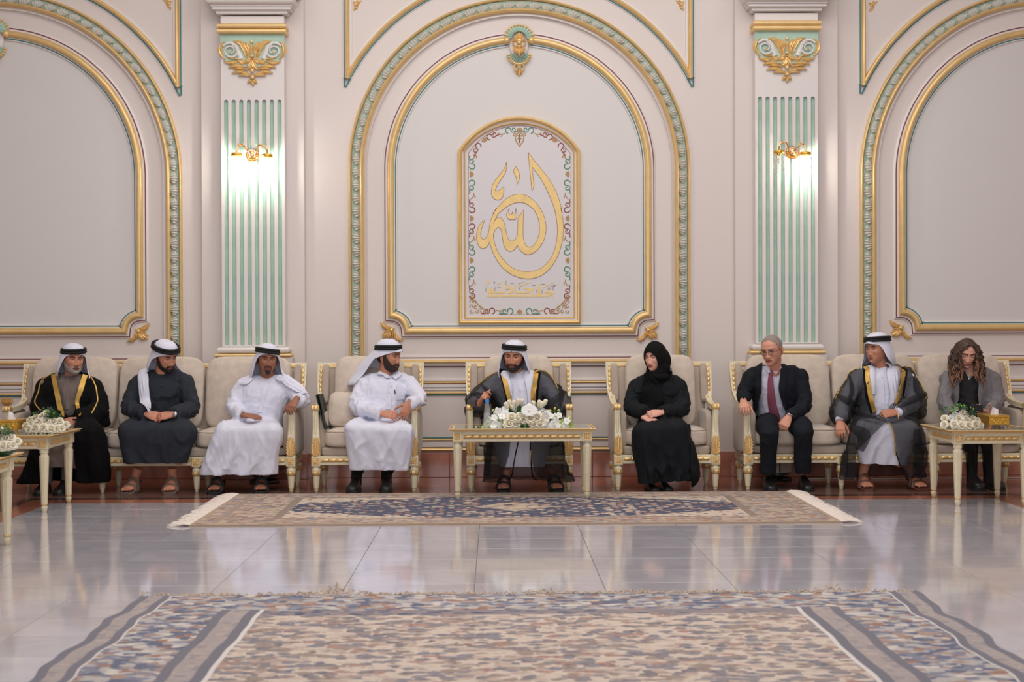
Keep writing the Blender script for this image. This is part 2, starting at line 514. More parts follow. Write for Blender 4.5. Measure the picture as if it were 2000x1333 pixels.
def floor_mat():
    m = mat('white_marble_tile', (196, 190, 192), .09, coat=.55, spec=.9)
    nt = m.node_tree; b = nt.nodes['Principled BSDF']
    tc = nt.nodes.new('ShaderNodeTexCoord'); oi = nt.nodes.new('ShaderNodeObjectInfo')
    ad = nt.nodes.new('ShaderNodeVectorMath'); ad.operation = 'ADD'
    sc = nt.nodes.new('ShaderNodeVectorMath'); sc.operation = 'SCALE'; sc.inputs['Scale'].default_value = 37
    cb = nt.nodes.new('ShaderNodeCombineXYZ')
    nt.links.new(oi.outputs['Random'], cb.inputs[0]); nt.links.new(oi.outputs['Random'], cb.inputs[1])
    nt.links.new(cb.outputs[0], sc.inputs[0]); nt.links.new(sc.outputs[0], ad.inputs[1]); nt.links.new(tc.outputs['Object'], ad.inputs[0])
    n = nt.nodes.new('ShaderNodeTexNoise'); n.inputs['Scale'].default_value = 3.2; n.inputs['Detail'].default_value = 8; n.inputs['Distortion'].default_value = 1.2
    nt.links.new(ad.outputs[0], n.inputs['Vector'])
    cr = nt.nodes.new('ShaderNodeValToRGB')
    cr.color_ramp.elements[0].position = .2; cr.color_ramp.elements[0].color = lin((188, 184, 192))+(1,)
    cr.color_ramp.elements[1].position = .7; cr.color_ramp.elements[1].color = lin((208, 204, 212))+(1,)
    nt.links.new(n.outputs['Fac'], cr.inputs[0])
    mx = nt.nodes.new('ShaderNodeMix'); mx.data_type = 'RGBA'; mx.blend_type = 'MULTIPLY'; mx.inputs['Factor'].default_value = 1
    mr = nt.nodes.new('ShaderNodeMapRange'); mr.inputs['To Min'].default_value = .9; mr.inputs['To Max'].default_value = 1.0
    nt.links.new(oi.outputs['Random'], mr.inputs['Value'])
    nt.links.new(cr.outputs[0], mx.inputs['A']); nt.links.new(mr.outputs[0], mx.inputs['B'])
    nt.links.new(mx.outputs['Result'], b.inputs['Base Color'])
    n2 = nt.nodes.new('ShaderNodeTexNoise'); n2.inputs['Scale'].default_value = 2.0; n2.inputs['Detail'].default_value = 1
    nt.links.new(ad.outputs[0], n2.inputs['Vector'])
    bp = nt.nodes.new('ShaderNodeBump'); bp.inputs['Strength'].default_value = .05; bp.inputs['Distance'].default_value = .02
    nt.links.new(n2.outputs['Fac'], bp.inputs['Height']); nt.links.new(bp.outputs['Normal'], b.inputs['Normal'])
    return m
MT['tile'] = floor_mat()
tmb = MB(); g = .0012
tmb.box(-TW/2+g, TW/2-g, -TD/2+g, TD/2-g, -.0135, 0, .0006)
t0 = obj('tile', tmb, 'tile', floor, smooth=False)
for i in range(NXT):
    for j in range(NYT):
        o = t0 if (i == 0 and j == 0) else t0.copy()
        if o is not t0: COL.objects.link(o); o.parent = floor
        o.location = (TX0+TW*(i+.5), TY1-TD*(j+.5), 0)
        o.rotation_euler = (random.gauss(0, .0011), random.gauss(0, .0005), 0)
# border bands (each a U round the tiled field)
TX1 = TX0+TW*NXT; YF = TY1-TD*NYT
def band(name, a, b, m):
    mb = MB(); z0, z1 = -.0135, 0
    xa, xb, ya = TX0-a, TX1+a, TY1+a
    xo, xp, yo = max(TX0-b, XL), min(TX1+b, XR), min(TY1+b, YW)
    mb.box(xo, xp, ya, yo, z0, z1); mb.box(xo, xa, YF, ya, z0, z1); mb.box(xb, xp, YF, ya, z0, z1)
    return obj(name, mb, m, floor, smooth=False)
band('red_border_band', 0.001, .20, 'redfloor'); band('black_border_band', .201, .30, 'blackfloor')
band('dark_border_band', .301, .95, 'darkfloor'); band('outer_border_band', .951, 4.2, 'redfloor')

mb = MB(); mb.box(XL-.3, XR+.3, YW, YW+.3, -.1, CEIL+.2)
wall_back = obj('wall_back', mb, 'wall', smooth=False); wall_back['kind'] = 'structure'
for nm, a, b in (('wall_left', XL-.3, XL), ('wall_right', XR, XR+.3)):
    mb = MB(); mb.box(a, b, -7, YW, -.1, CEIL+.2)
    o = obj(nm, mb, 'wall', smooth=False); o['kind'] = 'structure'
mb = MB(); mb.box(XL-.3, XR+.3, -7, YW+.3, CEIL, CEIL+.2)
o = obj('ceiling', mb, 'ceil', smooth=False); o['kind'] = 'structure'

# baseboard of red marble in slabs, broken round the piers
PIERS = [(494.5, 1), (1536.5, 2)]
def wx(px, Y=YW): return at(px, 640, Y).x
base = struct('baseboard_back')
def slab_run(x0, x1, y, h=.215, n=2):
    xs = np.linspace(x0, x1, n+1)
    for a, b in zip(xs[:-1], xs[1:]):
        mb = MB(); mb.box(a+.001, b-.001, y, YW-.001, 0, h, .004)
        obj('marble_slab', mb, 'redmarble', base, smooth=False)
pe = []
for cx, _ in PIERS:
    pe.append((wx(cx-100, 11.65), wx(cx+101, 11.65)))
slab_run(XL, pe[0][0], YW-.035, n=3); slab_run(pe[0][1], pe[1][0], YW-.035, n=3); slab_run(pe[1][1], XR, YW-.035, n=3)
for a, b in pe: slab_run(a-.02, b+.02, YW-.105, n=1)
for nm, x, sg in (('baseboard_left', XL, 1), ('baseboard_right', XR, -1)):
    mb = MB(); mb.box(min(x, x+sg*.03), max(x, x+sg*.03), -7, YW-.04, 0, .215, .004)
    o = obj(nm, mb, 'redmarble', smooth=False); o['kind'] = 'structure'

# ------------------------------------------------------------------ arched bays
TR = [0]
def trim():
    TR[0] += 1
    return struct('trim_%d' % TR[0])

# one carved leaf of the arch band (local: x along the band, z outward across it, -y proud)
def leaf_mesh():
    mb = MB(); nu, nv = 20, 6
    G = np.zeros((nu+1, nv+1, 3))
    for i in range(nu+1):
        u = -1+2*i/nu
        for j in range(nv+1):
            v = j/nv
            hw = (.62+.40*math.sin(min(1, v*1.02)*PI*.60)**1.2)
            sc = 1+.07*math.cos(u*PI*4)*v
            G[i, j] = (u*hw*12.6*U, 0, (-7.8+14.4*v*sc*(1-.42*u*u*v)+2.2*u*(1-v))*U)
            hgt = (.35+.65*math.sin(PI*min(1, .15+v*.8)))*(1-.55*u*u)
            hgt += .30*math.cos(u*PI*5.0)*(1-.2*v)
            e = 0 if (abs(u) > .99 or j == nv) else 1
            G[i, j, 1] = -max(0, hgt*e)*6.0*U
    mb.grid(G)
    return mb
LEAF = obj('leaf', leaf_mesh(), 'leafp')
LEAF_ME = LEAF.data; bpy.data.objects.remove(LEAF)

def poly_len(P):
    P = np.asarray(P); d = np.linalg.norm(np.diff(P, axis=0), axis=1); return P, np.concatenate([[0], np.cumsum(d)])
def walk(P, step, start=0.0):
    P, L = poly_len(P); out = []
    s = start
    while s < L[-1]:
        k = min(len(P)-2, int(np.searchsorted(L, s, 'right')-1)); t = (s-L[k])/(L[k+1]-L[k])
        p = P[k]*(1-t)+P[k+1]*t; d = (P[k+1]-P[k])/(L[k+1]-L[k])
        out.append((p, d)); s += step
    return out

def unit2(v):
    v = np.asarray(v, float); return v/(np.linalg.norm(v)+1e-12)
def bay(cxp, cyp, add, xmin=-1e9, xmax=1e9, frame_bot=646.0, spl=155):
    c = at(cxp, cyp, YW); X0, Z0 = c.x, c.z
    zf = .215
    fb = (frame_bot-cyp)*U          # drop of the frame foot below the arch centre
    # --- arch surround
    t = trim()
    def arch_path(r, z0=zf):
        return [(X0+r*U, z0)] + arc(X0, Z0, r*U, 0, 180, 73) + [(X0-r*U, z0)]
    obj('outer_bead', sweep_wall(arch_path(330.5+add), halfround(5.5*U, 6*U, 7, 4*U), False, YW), 'gold', t)
    obj('inner_bead', sweep_wall(arch_path(307.5+add), halfround(8*U, 8*U, 7, 6*U), False, YW), 'gold', t)
    obj('band_ground', sweep_wall(arch_path(319+add), [(9, 0), (9*1, 5*U), (-9, 3*U), (-9, 0)] and [(8.8*U, 0), (8.8*U, 3.5*U), (-7.6*U, 3.5*U), (-7.6*U, 0)], False, YW), 'greend', t)
    obj('white_fillet', sweep_wall(arch_path(300.5+add), [(3*U, 0), (3*U, 7*U), (0, 5*U), (-2*U, 2.5*U), (-3*U, 2.5*U), (-3*U, 0)], False, YW), 'white', t)
    obj('outer_fillet', sweep_wall(arch_path(336+add), flat(2.6*U, -3*U, 2*U), False, YW), 'wall', t)
    zlo = zf+.75
    for p, d in walk(arch_path(318.6+add, zlo), 25.6*U, 12*U):
        if not (xmin <= p[0] <= xmax): continue
        o = bpy.data.objects.new('leaf', LEAF_ME); COL.objects.link(o); o.parent = t
        o.location = (p[0], YW-3.8*U, p[1])
        # travel is anticlockwise, outward is to the right of travel
        o.rotation_euler = (0, -math.atan2(d[1], d[0])+PI, 0)
    # --- inner panel frame with notched feet
    t = trim()
    R = (251+add)*U; nt_ = 31*U
    a_end = math.degrees(math.asin(25.0/(251+add)))
    path = arc(X0, Z0, R, 90+a_end, 180, 40) + [(X0-R, Z0-fb+nt_)]
    path += arc(X0-R, Z0-fb, nt_, 90, 0, 9)[1:]
    path += [(X0+R-nt_, Z0-fb)] + arc(X0+R, Z0-fb, nt_, 180, 90, 9)[1:]
    path += arc(X0, Z0, R, 0, 90-a_end, 40)
    # travel: down the left side, so left of travel = inside (east)
    obj('gold_bead', sweep_wall(path, halfround(13.5*U, 9*U, 9, 3*U), False, YW), 'gold', t)
    obj('maroon_line', sweep_wall(path, flat(-10.2*U, -12.2*U, 4.2*U), False, YW), 'maroon', t)
    obj('teal_line', sweep_wall(path, flat(10.6*U, 8.6*U, 4.2*U), False, YW), 'teal', t)
    obj('white_bed', sweep_wall(path, [(13.5*U, 0), (12.5*U, 3.6*U), (6*U, 3.6*U), (-6*U, 3.6*U), (-13*U, 3.6*U), (-15*U, 1.5*U), (-16*U, 0)], False, YW), 'white', t)
    ins = []
    for p in (np.asarray(sweep_wall(path, [(8*U, 0)], False, YW).verts())): ins.append((p[0], p[2]))
    pm = curve2d([ins], .0012); pm.V = [v+np.array([0, YW-.0012, 0]) for v in pm.V]
    obj('field_panel', pm, 'panel', t, smooth=False)
    for sg in (-1, 1):
        mb = MB(); e = (X0+sg*24*U, Z0+R*math.cos(math.radians(a_end)))
        mb.ell((e[0], YW-7*U, e[1]-1.0*U), (7.5*U, 8*U, 7.5*U))
        obj('scroll_end', mb, 'gold', t)
    # --- spandrel frames
    for sg in (-1, 1):
        t = trim()
        r = (379+add*.6)*U
        xv = X0+sg*(334+add*.7)*U
        dz = math.sqrt(max(0, r*r-(xv-X0)**2))
        zt = Z0+(cyp+12)*U
        a_top = math.degrees(math.asin((zt-Z0)/r))
        A = arc(X0, Z0, r, math.degrees(math.atan2(dz, abs(xv-X0))), a_top, 30)
        P = [(X0+sg*(x-X0), z) for x, z in A] + [(xv, zt)]
        if sg < 0: P = P[::-1]
        # make anticlockwise/clockwise consistent so the teal line stays outside
        ar = sum(P[i-1][0]*P[i][1]-P[i][0]*P[i-1][1] for i in range(len(P)))
        s_ = 1 if ar > 0 else -1
        # two open runs so that the sharp tips simply overlap
        Aa = [(X0+sg*(x-X0), z) for x, z in A]; Bb = [Aa[-1], (xv, zt), Aa[0]]
        def ext(P_, d0, d1):
            P_ = [np.asarray(q_, float) for q_ in P_]
            return [P_[0]+unit2(P_[0]-P_[1])*d0*U]+P_+[P_[-1]+unit2(P_[-1]-P_[-2])*d1*U]
        for run in (Aa, Bb):
            s_ = 1 if sg > 0 else -1
            so = s_ if run is Aa else s_
            obj('gold_bead', sweep_wall(ext(run, 4, 4), halfround(8.5*U, 7*U, 7, 3*U) if run is Aa else halfround(8.5*U, 7.6*U, 7, 3*U), False, YW), 'gold', t)
            o0_, o1_ = (5.2*U, 7.4*U) if sg > 0 else (-5.2*U, -7.4*U)
            if sg > 0: o0_, o1_ = (7.4*U, 5.2*U) if run is Aa else (-5.2*U, -7.4*U)
            else: o0_, o1_ = (-5.2*U, -7.4*U) if run is Aa else (7.4*U, 5.2*U)
            if run is Bb: o0_, o1_ = (7.4*U, 5.2*U) if sg > 0 else (-5.2*U, -7.4*U)
            obj('teal_line', sweep_wall(ext(run, 19, 19), flat(o0_, o1_, 3*U), False, YW), 'teal', t)
            hb_ = (2.2 if run is Aa else 2.5)*U; obj('white_bed', sweep_wall(ext(run, 1, 1), [(9.5*U, 0), (8.5*U, hb_), (-8.5*U, hb_), (-9.5*U, 0)], False, YW), 'white', t)
        # little gilt corner flower
        q = (xv-sg*16*U, zt-22*U)
        if xmin-1 < q[0] < xmax+1:
            lab = {('m', -1): 'tiny gilt leaf spray in the left spandrel of the calligraphy bay', ('m', 1): 'tiny gilt leaf spray in the right spandrel of the calligraphy bay',
                   ('l', 1): 'tiny gilt leaf spray in the spandrel beside the pilaster with two lit lamps',
                   ('r', -1): 'tiny gilt leaf spray in the spandrel beside the pilaster with one unlit lamp'}.get(('m' if add == 0 else ('l' if cxp < 500 else 'r'), sg))
            if lab:
                th = thing('spandrel_ornament', lab, 'ornament', (q[0], YW, q[1]))
                mb = MB()
                for (dx, dz_, ex, ez, ww) in ((0, 0, 9, 4, 5), (0, 0, 12, 8, 4), (0, 0, -3, -12, 5), (0, 0, 3, -9, 5), (0, 0, -4, 6, 5), (0, 0, 5, 9, 4), (0, 0, 6, -3, 4)):
                    stroke(mb, (0, 0), (-sg*ex*.5*U*.8, ez*.6*U), (-sg*ex*U, ez*U), ww*U, 0, 4*U, 6, .3, .2, .6)
                mb.ell((0, -2*U, 0), (3*U, 3*U, 3*U), 8, 6)
                obj('gilt_leaves', mb, 'goldhi', th)
    return X0, Z0

# ------------------------------------------------------------------ gilt ornaments
def cartouche(X0, Z0, cyp, add, label):
    """shell and palmette over the crown of a panel frame; drawn in zoom units of .09 px round (480,480)"""
    zc = Z0+(251+add-8)*U
    th = thing('cartouche', label, 'ornament', (X0, YW-2*U, zc))
    k = .09*U
    def q(x, y): return ((x-478)*k, -(y-480)*k)
    for nm, cy0, rad, rin, a0, a1, n in (('upper_shell', 405, 318, 165, 2, 178, 13), ('lower_shell', 690, 235, 110, 182, 358, 13)):
        mb = MB(); mw = MB(); mg = MB()
        c0 = np.array(q(478, cy0))
        for i in range(n):
            b0 = math.radians(a0+(a1-a0)*i/n); b1 = math.radians(a0+(a1-a0)*(i+1)/n)
            G = np.zeros((6, 7, 3))
            for a in range(6):
                f = a/5; r = rin+(rad-rin)*f
                if f > .98: r -= 6
                for b in range(7):
                    an = b0+(b1-b0)*b/6; rr = r*(1 + (.05*math.sin(PI*b/6) if a == 5 else 0))
                    G[a, b] = (c0[0]+rr*k*math.cos(an), -(4+ (10+14*(1-f))*math.sin(PI*b/6)*.35+18*(1-f)+2)*U*.45, c0[1]+rr*k*math.sin(an))
            (mb).grid(G)
            an = (b0+b1)/2
            mg.ell((c0[0]+rad*k*math.cos(an), -4*U, c0[1]+rad*k*math.sin(an)), (3.6*U, 3.4*U, 2.6*U), 8, 6)
        o = obj(nm, mb, 'green', th)
        obj('gilt_rim', mg, 'gold', o)
    mw.ell((0, -2*U, 0), (19*U, 5*U, 30*U), 16, 10)
    obj('white_boss', mw, 'white', th)
    mb = MB()
    Y = -8*U
    for s in (-1, 1):
        for (x0, y0, x1, y1, x2, y2, wv) in ((478, 440, 490, 330, 478, 235, 75), (490, 430, 520, 330, 530, 265, 60), (500, 440, 560, 350, 545, 310, 60),
                                             (510, 440, 585, 400, 578, 350, 60), (500, 430, 570, 430, 580, 380, 50),
                                             (520, 450, 640, 400, 610, 470, 45), (610, 440, 630, 520, 560, 545, 45),
                                             (478, 560, 490, 680, 478, 775, 75), (490, 560, 530, 650, 540, 725, 65), (500, 555, 575, 640, 575, 690, 60),
                                             (510, 550, 600, 590, 585, 645, 60), (500, 540, 590, 560, 590, 600, 45)):
            f = lambda x, y: q(478+s*(x-478), y)
            stroke(mb, f(x0, y0), f(x1, y1), f(x2, y2), wv*k, Y, 5*U, 8, .3, .3, .6)
    mb.ell((0, Y-4*U, 0), (5*U, 5*U, 5*U), 10, 8)
    mb.ell((0, Y-1*U, 3*U), (6*U, 4*U, 7*U), 10, 8)
    mb.ell((0, Y-1*U, -5*U), (5*U, 4*U, 6*U), 10, 8)
    obj('gilt_palmette', mb, 'goldhi', th)
    mb = MB()
    for s in (-1, 1):
        P = []
        for i in range(17):
            a = math.radians(200-330*i/16)
            x = 530+s*0; P.append((q(478+s*62+s*45*math.cos(a), 990-70*math.sin(a))))
        mb.tube([(p[0], -4*U, p[1]) for p in P], 1.8*U, 6)
        stroke(mb, q(478+s*5, 1040), q(478+s*60, 1080), q(478+s*55, 1140), 50*k, 0, 5*U, 7, .3, .3, .5)
    stroke(mb, q(478, 1010), q(478, 1100), q(478, 1175), 80*k, 0, 7*U, 8, .3, .3, .6)
    obj('gilt_drop', mb, 'goldhi', th)

def corner_ornament(px, py, sg, label):
    """acanthus spray hung on the foot of a panel frame; sg -1 = mirrored"""
    c = at(px, py, YW)
    th = thing('corner_ornament', label, 'ornament', (c.x, YW-.004, c.z))
    k = .0525*U; mb = MB()
    def q(x, y): return (sg*(x-680)*k, -(y-650)*k)
    L = [(280, 360, 380, 500, 660, 560, 120), (290, 450, 420, 540, 640, 570, 90), (330, 560, 480, 560, 650, 600, 80),
         (420, 610, 540, 560, 640, 640, 110), (420, 660, 560, 700, 640, 620, 90), (380, 740, 560, 760, 650, 640, 90),
         (320, 805, 500, 830, 650, 650, 130), (350, 960, 420, 820, 640, 690, 150), (450, 1000, 520, 860, 650, 690, 120),
         (560, 1000, 560, 850, 660, 690, 110), (650, 960, 620, 840, 670, 690, 100), (730, 940, 740, 800, 680, 680, 90),
         (800, 900, 820, 780, 690, 660, 90), (1110, 1000, 930, 1080, 790, 720, 120), (980, 1090, 850, 980, 780, 760, 90), (850, 1040, 800, 900, 740, 700, 80)]
    for a in L: stroke(mb, q(a[0], a[1]), q(a[2], a[3]), q(a[4], a[5]), a[6]*k, 0, 6.5*U, 8, .2, .5, .45)
    mb.ell((sg*75*k, -3*U, 65*k), (2.7*U, 3*U, 2.7*U), 10, 8)
    mb.ell((0, -3*U, 0), (4*U, 4*U, 4*U), 10, 8)
    obj('gilt_leaves', mb, 'goldhi', th)

mid = bay(1014.5, 330, 0)
lef = bay(-8, 347, 28, xmin=-6.0)
rig = bay(2037, 341, 28, xmax=6.2, frame_bot=641)
cartouche(mid[0], mid[1], 330, 0, 'green shell and gilt palmette above the calligraphy panel')
cartouche(lef[0], lef[1], 347, 28, 'green shell and gilt palmette over the panel behind the white-bearded man')
cartouche(rig[0], rig[1], 341, 28, 'green shell and gilt palmette over the panel behind the woman in the grey blazer')
corner_ornament(765, 645, 1, 'gilt acanthus spray above the man in white with a full dark beard')
corner_ornament(1265.5, 645, -1, 'gilt acanthus spray above the woman in the black headscarf')
corner_ornament(271, 647, -1, 'gilt acanthus spray between the white-bearded man and the man in charcoal robe')
corner_ornament(1758, 641, 1, 'gilt acanthus spray behind the man resting one hand on the sofa edge')

# ------------------------------------------------------------------ dado rails
def dado(x0, x1):
    t = trim()
    cm = at(1014, 0, YW)
    def z(py): return at(1014, py, YW).z
    def rail(nm, py, h, d, m, prof='h'):
        P = [(x1, z(py)), (x0, z(py))]
        obj(nm, sweep_wall(P, halfround(h*U, d*U) if prof == 'h' else flat(h*U/2, -h*U/2, d*U), False, YW), m, t)
    rail('maroon_line', 698.5, 1.6, 3, 'maroon', 'f'); rail('white_bed', 700, 12, 2.4, 'white', 'f')
    rail('gold_chair_rail', 706, 8, 12, 'gold'); rail('white_bed', 712, 5, 4, 'white', 'f'); rail('maroon_line', 715.5, 1.4, 3, 'maroon', 'f')
    rail('gold_rail', 747, 5, 6, 'gold'); rail('white_bed', 753, 6, 4, 'white', 'f'); rail('white_bed', 742, 4, 3, 'white', 'f')
    rail('white_bed', 760, 3, 3, 'white', 'f')
    rail('gold_base_rail', 877.5, 8, 9, 'gold'); rail('white_bed', 868, 9, 4, 'white', 'f')
    # framed long panel
    a, b = x0+6*U, x1-6*U
    P = [(a, z(858)), (b, z(858)), (b, z(767.5)), (a, z(767.5))]
    obj('panel_bead', sweep_wall(P, halfround(4*U, 5*U), True, YW), 'gold', t)
    obj('teal_line', sweep_wall(P, flat(4.2*U, 2.4*U, 2.5*U), True, YW), 'teal', t)
dado(mid[0]-297*U, mid[0]+297*U)
dado(lef[0]-325*U, lef[0]+325*U)
dado(rig[0]-325*U, rig[0]+325*U)
th = thing('wall_bracket', 'small gilt leaf bracket on the wall beside the sofa arm', 'ornament', at(14, 786, YW))
mb = MB()
for i in range(-3, 4):
    stroke(mb, (0, -8*U), (i*4*U, -2*U), (i*3.4*U, 8*U), 4*U, 0, 8*U, 7, .3, .3, .6)
for i in range(-2, 3):
    stroke(mb, (0, -6*U), (i*1.5*U, -10*U), (i*2.4*U, -18*U), 3*U, 0, 7*U, 7, .3, .3, .6)
obj('gilt_leaves', mb, 'goldhi', th)

# ------------------------------------------------------------------ pilasters
def pilaster(cx, off, lab_cap):
    t = trim()
    YP, YS = 11.65, 11.54                     # pier face, fluted face
    s = YS/FPX
    cx0 = at(cx, 400, YS).x
    def z(py, Y=YS): return at(cx, py+off, Y).z
    mb = MB(); a, b = wx(cx-100, YP), wx(cx+101, YP)
    mb.box(a, b, YP, YW-.001, .2, CEIL-.001, .004); obj('pier', mb, 'wall', t, smooth=False)
    # fluted face as a plate with eight round-headed slots
    hw = 61.5*s
    zt, zb = z(30), z(676)
    f0, f1 = z(193), z(673)
    outl = [[(cx0-hw, zb), (cx0+hw, zb), (cx0+hw, zt), (cx0-hw, zt)]]
    for i in range(8):
        fx = cx0+(-51.8+14.8*i)*s; r = 4.0*s
        outl.append([(fx-r, f1), (fx+r, f1)] + [(fx+r*math.cos(q), f0-r+r*math.sin(q)) for q in np.linspace(0, PI, 9)])
    pm = curve2d(outl, .010); pm.V = [v+np.array([0, YS+.010, 0]) for v in pm.V]
    obj('fluted_face', pm, 'white', t, smooth=False)
    mb = MB(); mb.box(cx0-hw, cx0+hw, YS+.03, YP-.0005, zb-.05, zt); obj('core', mb, 'white', t, smooth=False)
    fm = MB(); n = 9; r = 4.0*s
    G = np.zeros((2, n, 3))
    for i in range(n):
        q = PI*i/(n-1)
        G[0, i] = (-r*1.02*math.cos(q), .012+.016*math.sin(q), f1-.002); G[1, i] = (-r*1.02*math.cos(q), .012+.016*math.sin(q), f0)
    fm.grid(G)
    f_ = obj('flute', fm, 'green', t)
    for i in range(8):
        o = f_ if i == 0 else f_.copy()
        if i: COL.objects.link(o); o.parent = t
        o.location = (cx0+(-51.8+14.8*i)*s, YS, 0)
    # base: white torus over gold torus over plinth
    def hb(nm, py0, py1, w2, d, m, rnd=True):
        mb = MB(); z1, z0 = z(py0), z(py1); h = z1-z0
        if rnd:
            P = []
            for q in np.linspace(-PI/2, PI/2, 9): P.append((math.cos(q)*h/2, (z0+z1)/2+math.sin(q)*h/2))
            rings = []
            for (e, zz) in P:
                x_ = w2*s-h/2+e; yf = YS-d+h/2-e
                rings.append([(cx0-x_, yf, zz), (cx0+x_, yf, zz), (cx0+x_, YP, zz), (cx0-x_, YP, zz)])
            mb.loft(rings)
        else: mb.box(cx0-w2*s, cx0+w2*s, YS-d, YP, z0, z1, .002)
        return obj(nm, mb, m, t)
    hb('base_torus', 677, 689, 70, .045, 'white'); hb('base_gold_torus', 689.5, 697, 74, .06, 'gold')
    hb('plinth', 697, 885, 76, .05, 'wall', False)
    # capital mouldings
    hb('gold_bar', 46, 56, 67, .05, 'gold'); hb('gold_bar', 56, 66, 67, .05, 'gold')
    hb('step', 20, 27, 69, .03, 'white', False); hb('step', 15, 20, 76, .06, 'white', False); hb('step', 10, 15, 78, .07, 'white', False)
    hb('cyma', -8, 11, 85, .12, 'white'); hb('cornice', -60, -8, 92, .15, 'white', False); hb('frieze', -400, -60, 76, .05, 'white', False)
    # carved capital
    zc0 = at(cx, 60+off, YS)
    th = thing('capital_ornament', lab_cap, 'ornament', (cx0, YS-.001, zc0.z))
    k = .09*s
    def q(x, y): return ((x-885)*k, -y*k)
    outl = [(195, 60), (195, 300), (190, 420), (250, 580), (330, 660), (520, 740), (700, 760), (885, 800)]
    outl = [q(*p) for p in outl] + [q(1770-p[0], p[1]) for p in outl[::-1]]
    pm = curve2d([outl], .006); pm.V = [v+np.array([0, -.004, 0]) for v in pm.V]
    obj('green_field', pm, 'green', th, smooth=False)
    gl = MB()
    for sg in (-1, 1):
        vol = MB()
        f = lambda x, y: q(885+sg*(885-x), y)
        P = []; Rr = []
        for i in range(46):
            a = math.radians(35+ i*15.0); r = 175*(1-i/45)**.85+22
            P.append(f(425+r*math.cos(a)*-1, 430-r*math.sin(a)*.92)); Rr.append((13+12*(1-i/45))*k)
        vol.tube([(p[0], -.016-.010*i/45, p[1]) for i, p in enumerate(P)], Rr, 7)
        # broad body of the volute running in to the centre
        vol.tube([(p[0], -.012, p[1]) for p in (f(640, 600), f(600, 480), f(540, 340), f(430, 255), f(330, 250))], [(.012, 60*k), (.014, 50*k), (.012, 36*k), (.011, 30*k), (.008, 20*k)], 8, up=(0, -1, 0))
        obj('white_volute', vol, 'white', th)
        L = [(290, 225, 90, 390, 300, 600, 75), (480, 215, 640, 240, 720, 360, 75), (560, 230, 690, 330, 770, 560, 60), (630, 350, 720, 370, 745, 480, 60),
             (700, 440, 740, 470, 760, 560, 50), (620, 210, 780, 290, 805, 520, 60), (740, 240, 830, 320, 835, 480, 60), (835, 395, 790, 470, 810, 570, 55),
             (270, 640, 430, 720, 600, 640, 62), (370, 590, 500, 580, 600, 630, 30), (370, 790, 520, 720, 720, 770, 60), (480, 815, 620, 780, 800, 840, 45),
             (440, 905, 620, 830, 850, 950, 62), (590, 970, 720, 900, 860, 985, 55), (570, 590, 640, 720, 770, 640, 75), (700, 680, 800, 560, 885, 610, 60),
             (740, 710, 760, 620, 860, 630, 75), (775, 820, 830, 760, 880, 630, 85), (840, 830, 870, 760, 885, 650, 60), (780, 1120, 840, 1050, 885, 1075, 55)]
        for a in L: stroke(gl, f(a[0], a[1]), f(a[2], a[3]), f(a[4], a[5]), a[6]*k*1.5, -.008, .026, 8, .2, .35, .5)
        gl.ell((*f(430, 450)[:1], -.03, f(430, 450)[1]), (24*k, .012, 24*k), 8, 6)
    for (x, y, rx, rz) in ((885, 545, 40, 32), (890, 860, 48, 55), (893, 1005, 50, 42), (885, 235, 36, 45)):
        p = q(x, y); gl.ell((p[0], -.022, p[1]), (rx*k, .016, rz*k), 10, 8)
    stroke(gl, q(880, 530), q(880, 400), q(882, 215), 60*k, -.008, .018, 8, .5, .5, .7)
    stroke(gl, q(895, 1050), q(897, 1110), q(900, 1175), 95*k, -.004, .02, 8, .5, .5, .55)
    obj('gilt_leaves', gl, 'goldhi', th)
    return cx0, YS
PL = pilaster(494.5, 1.5, 'gilt and mint capital carving over the pilaster whose two wall lamps are both lit')
PR = pilaster(1536.5, -4.5, 'gilt and mint capital carving over the pilaster with one unlit lamp')

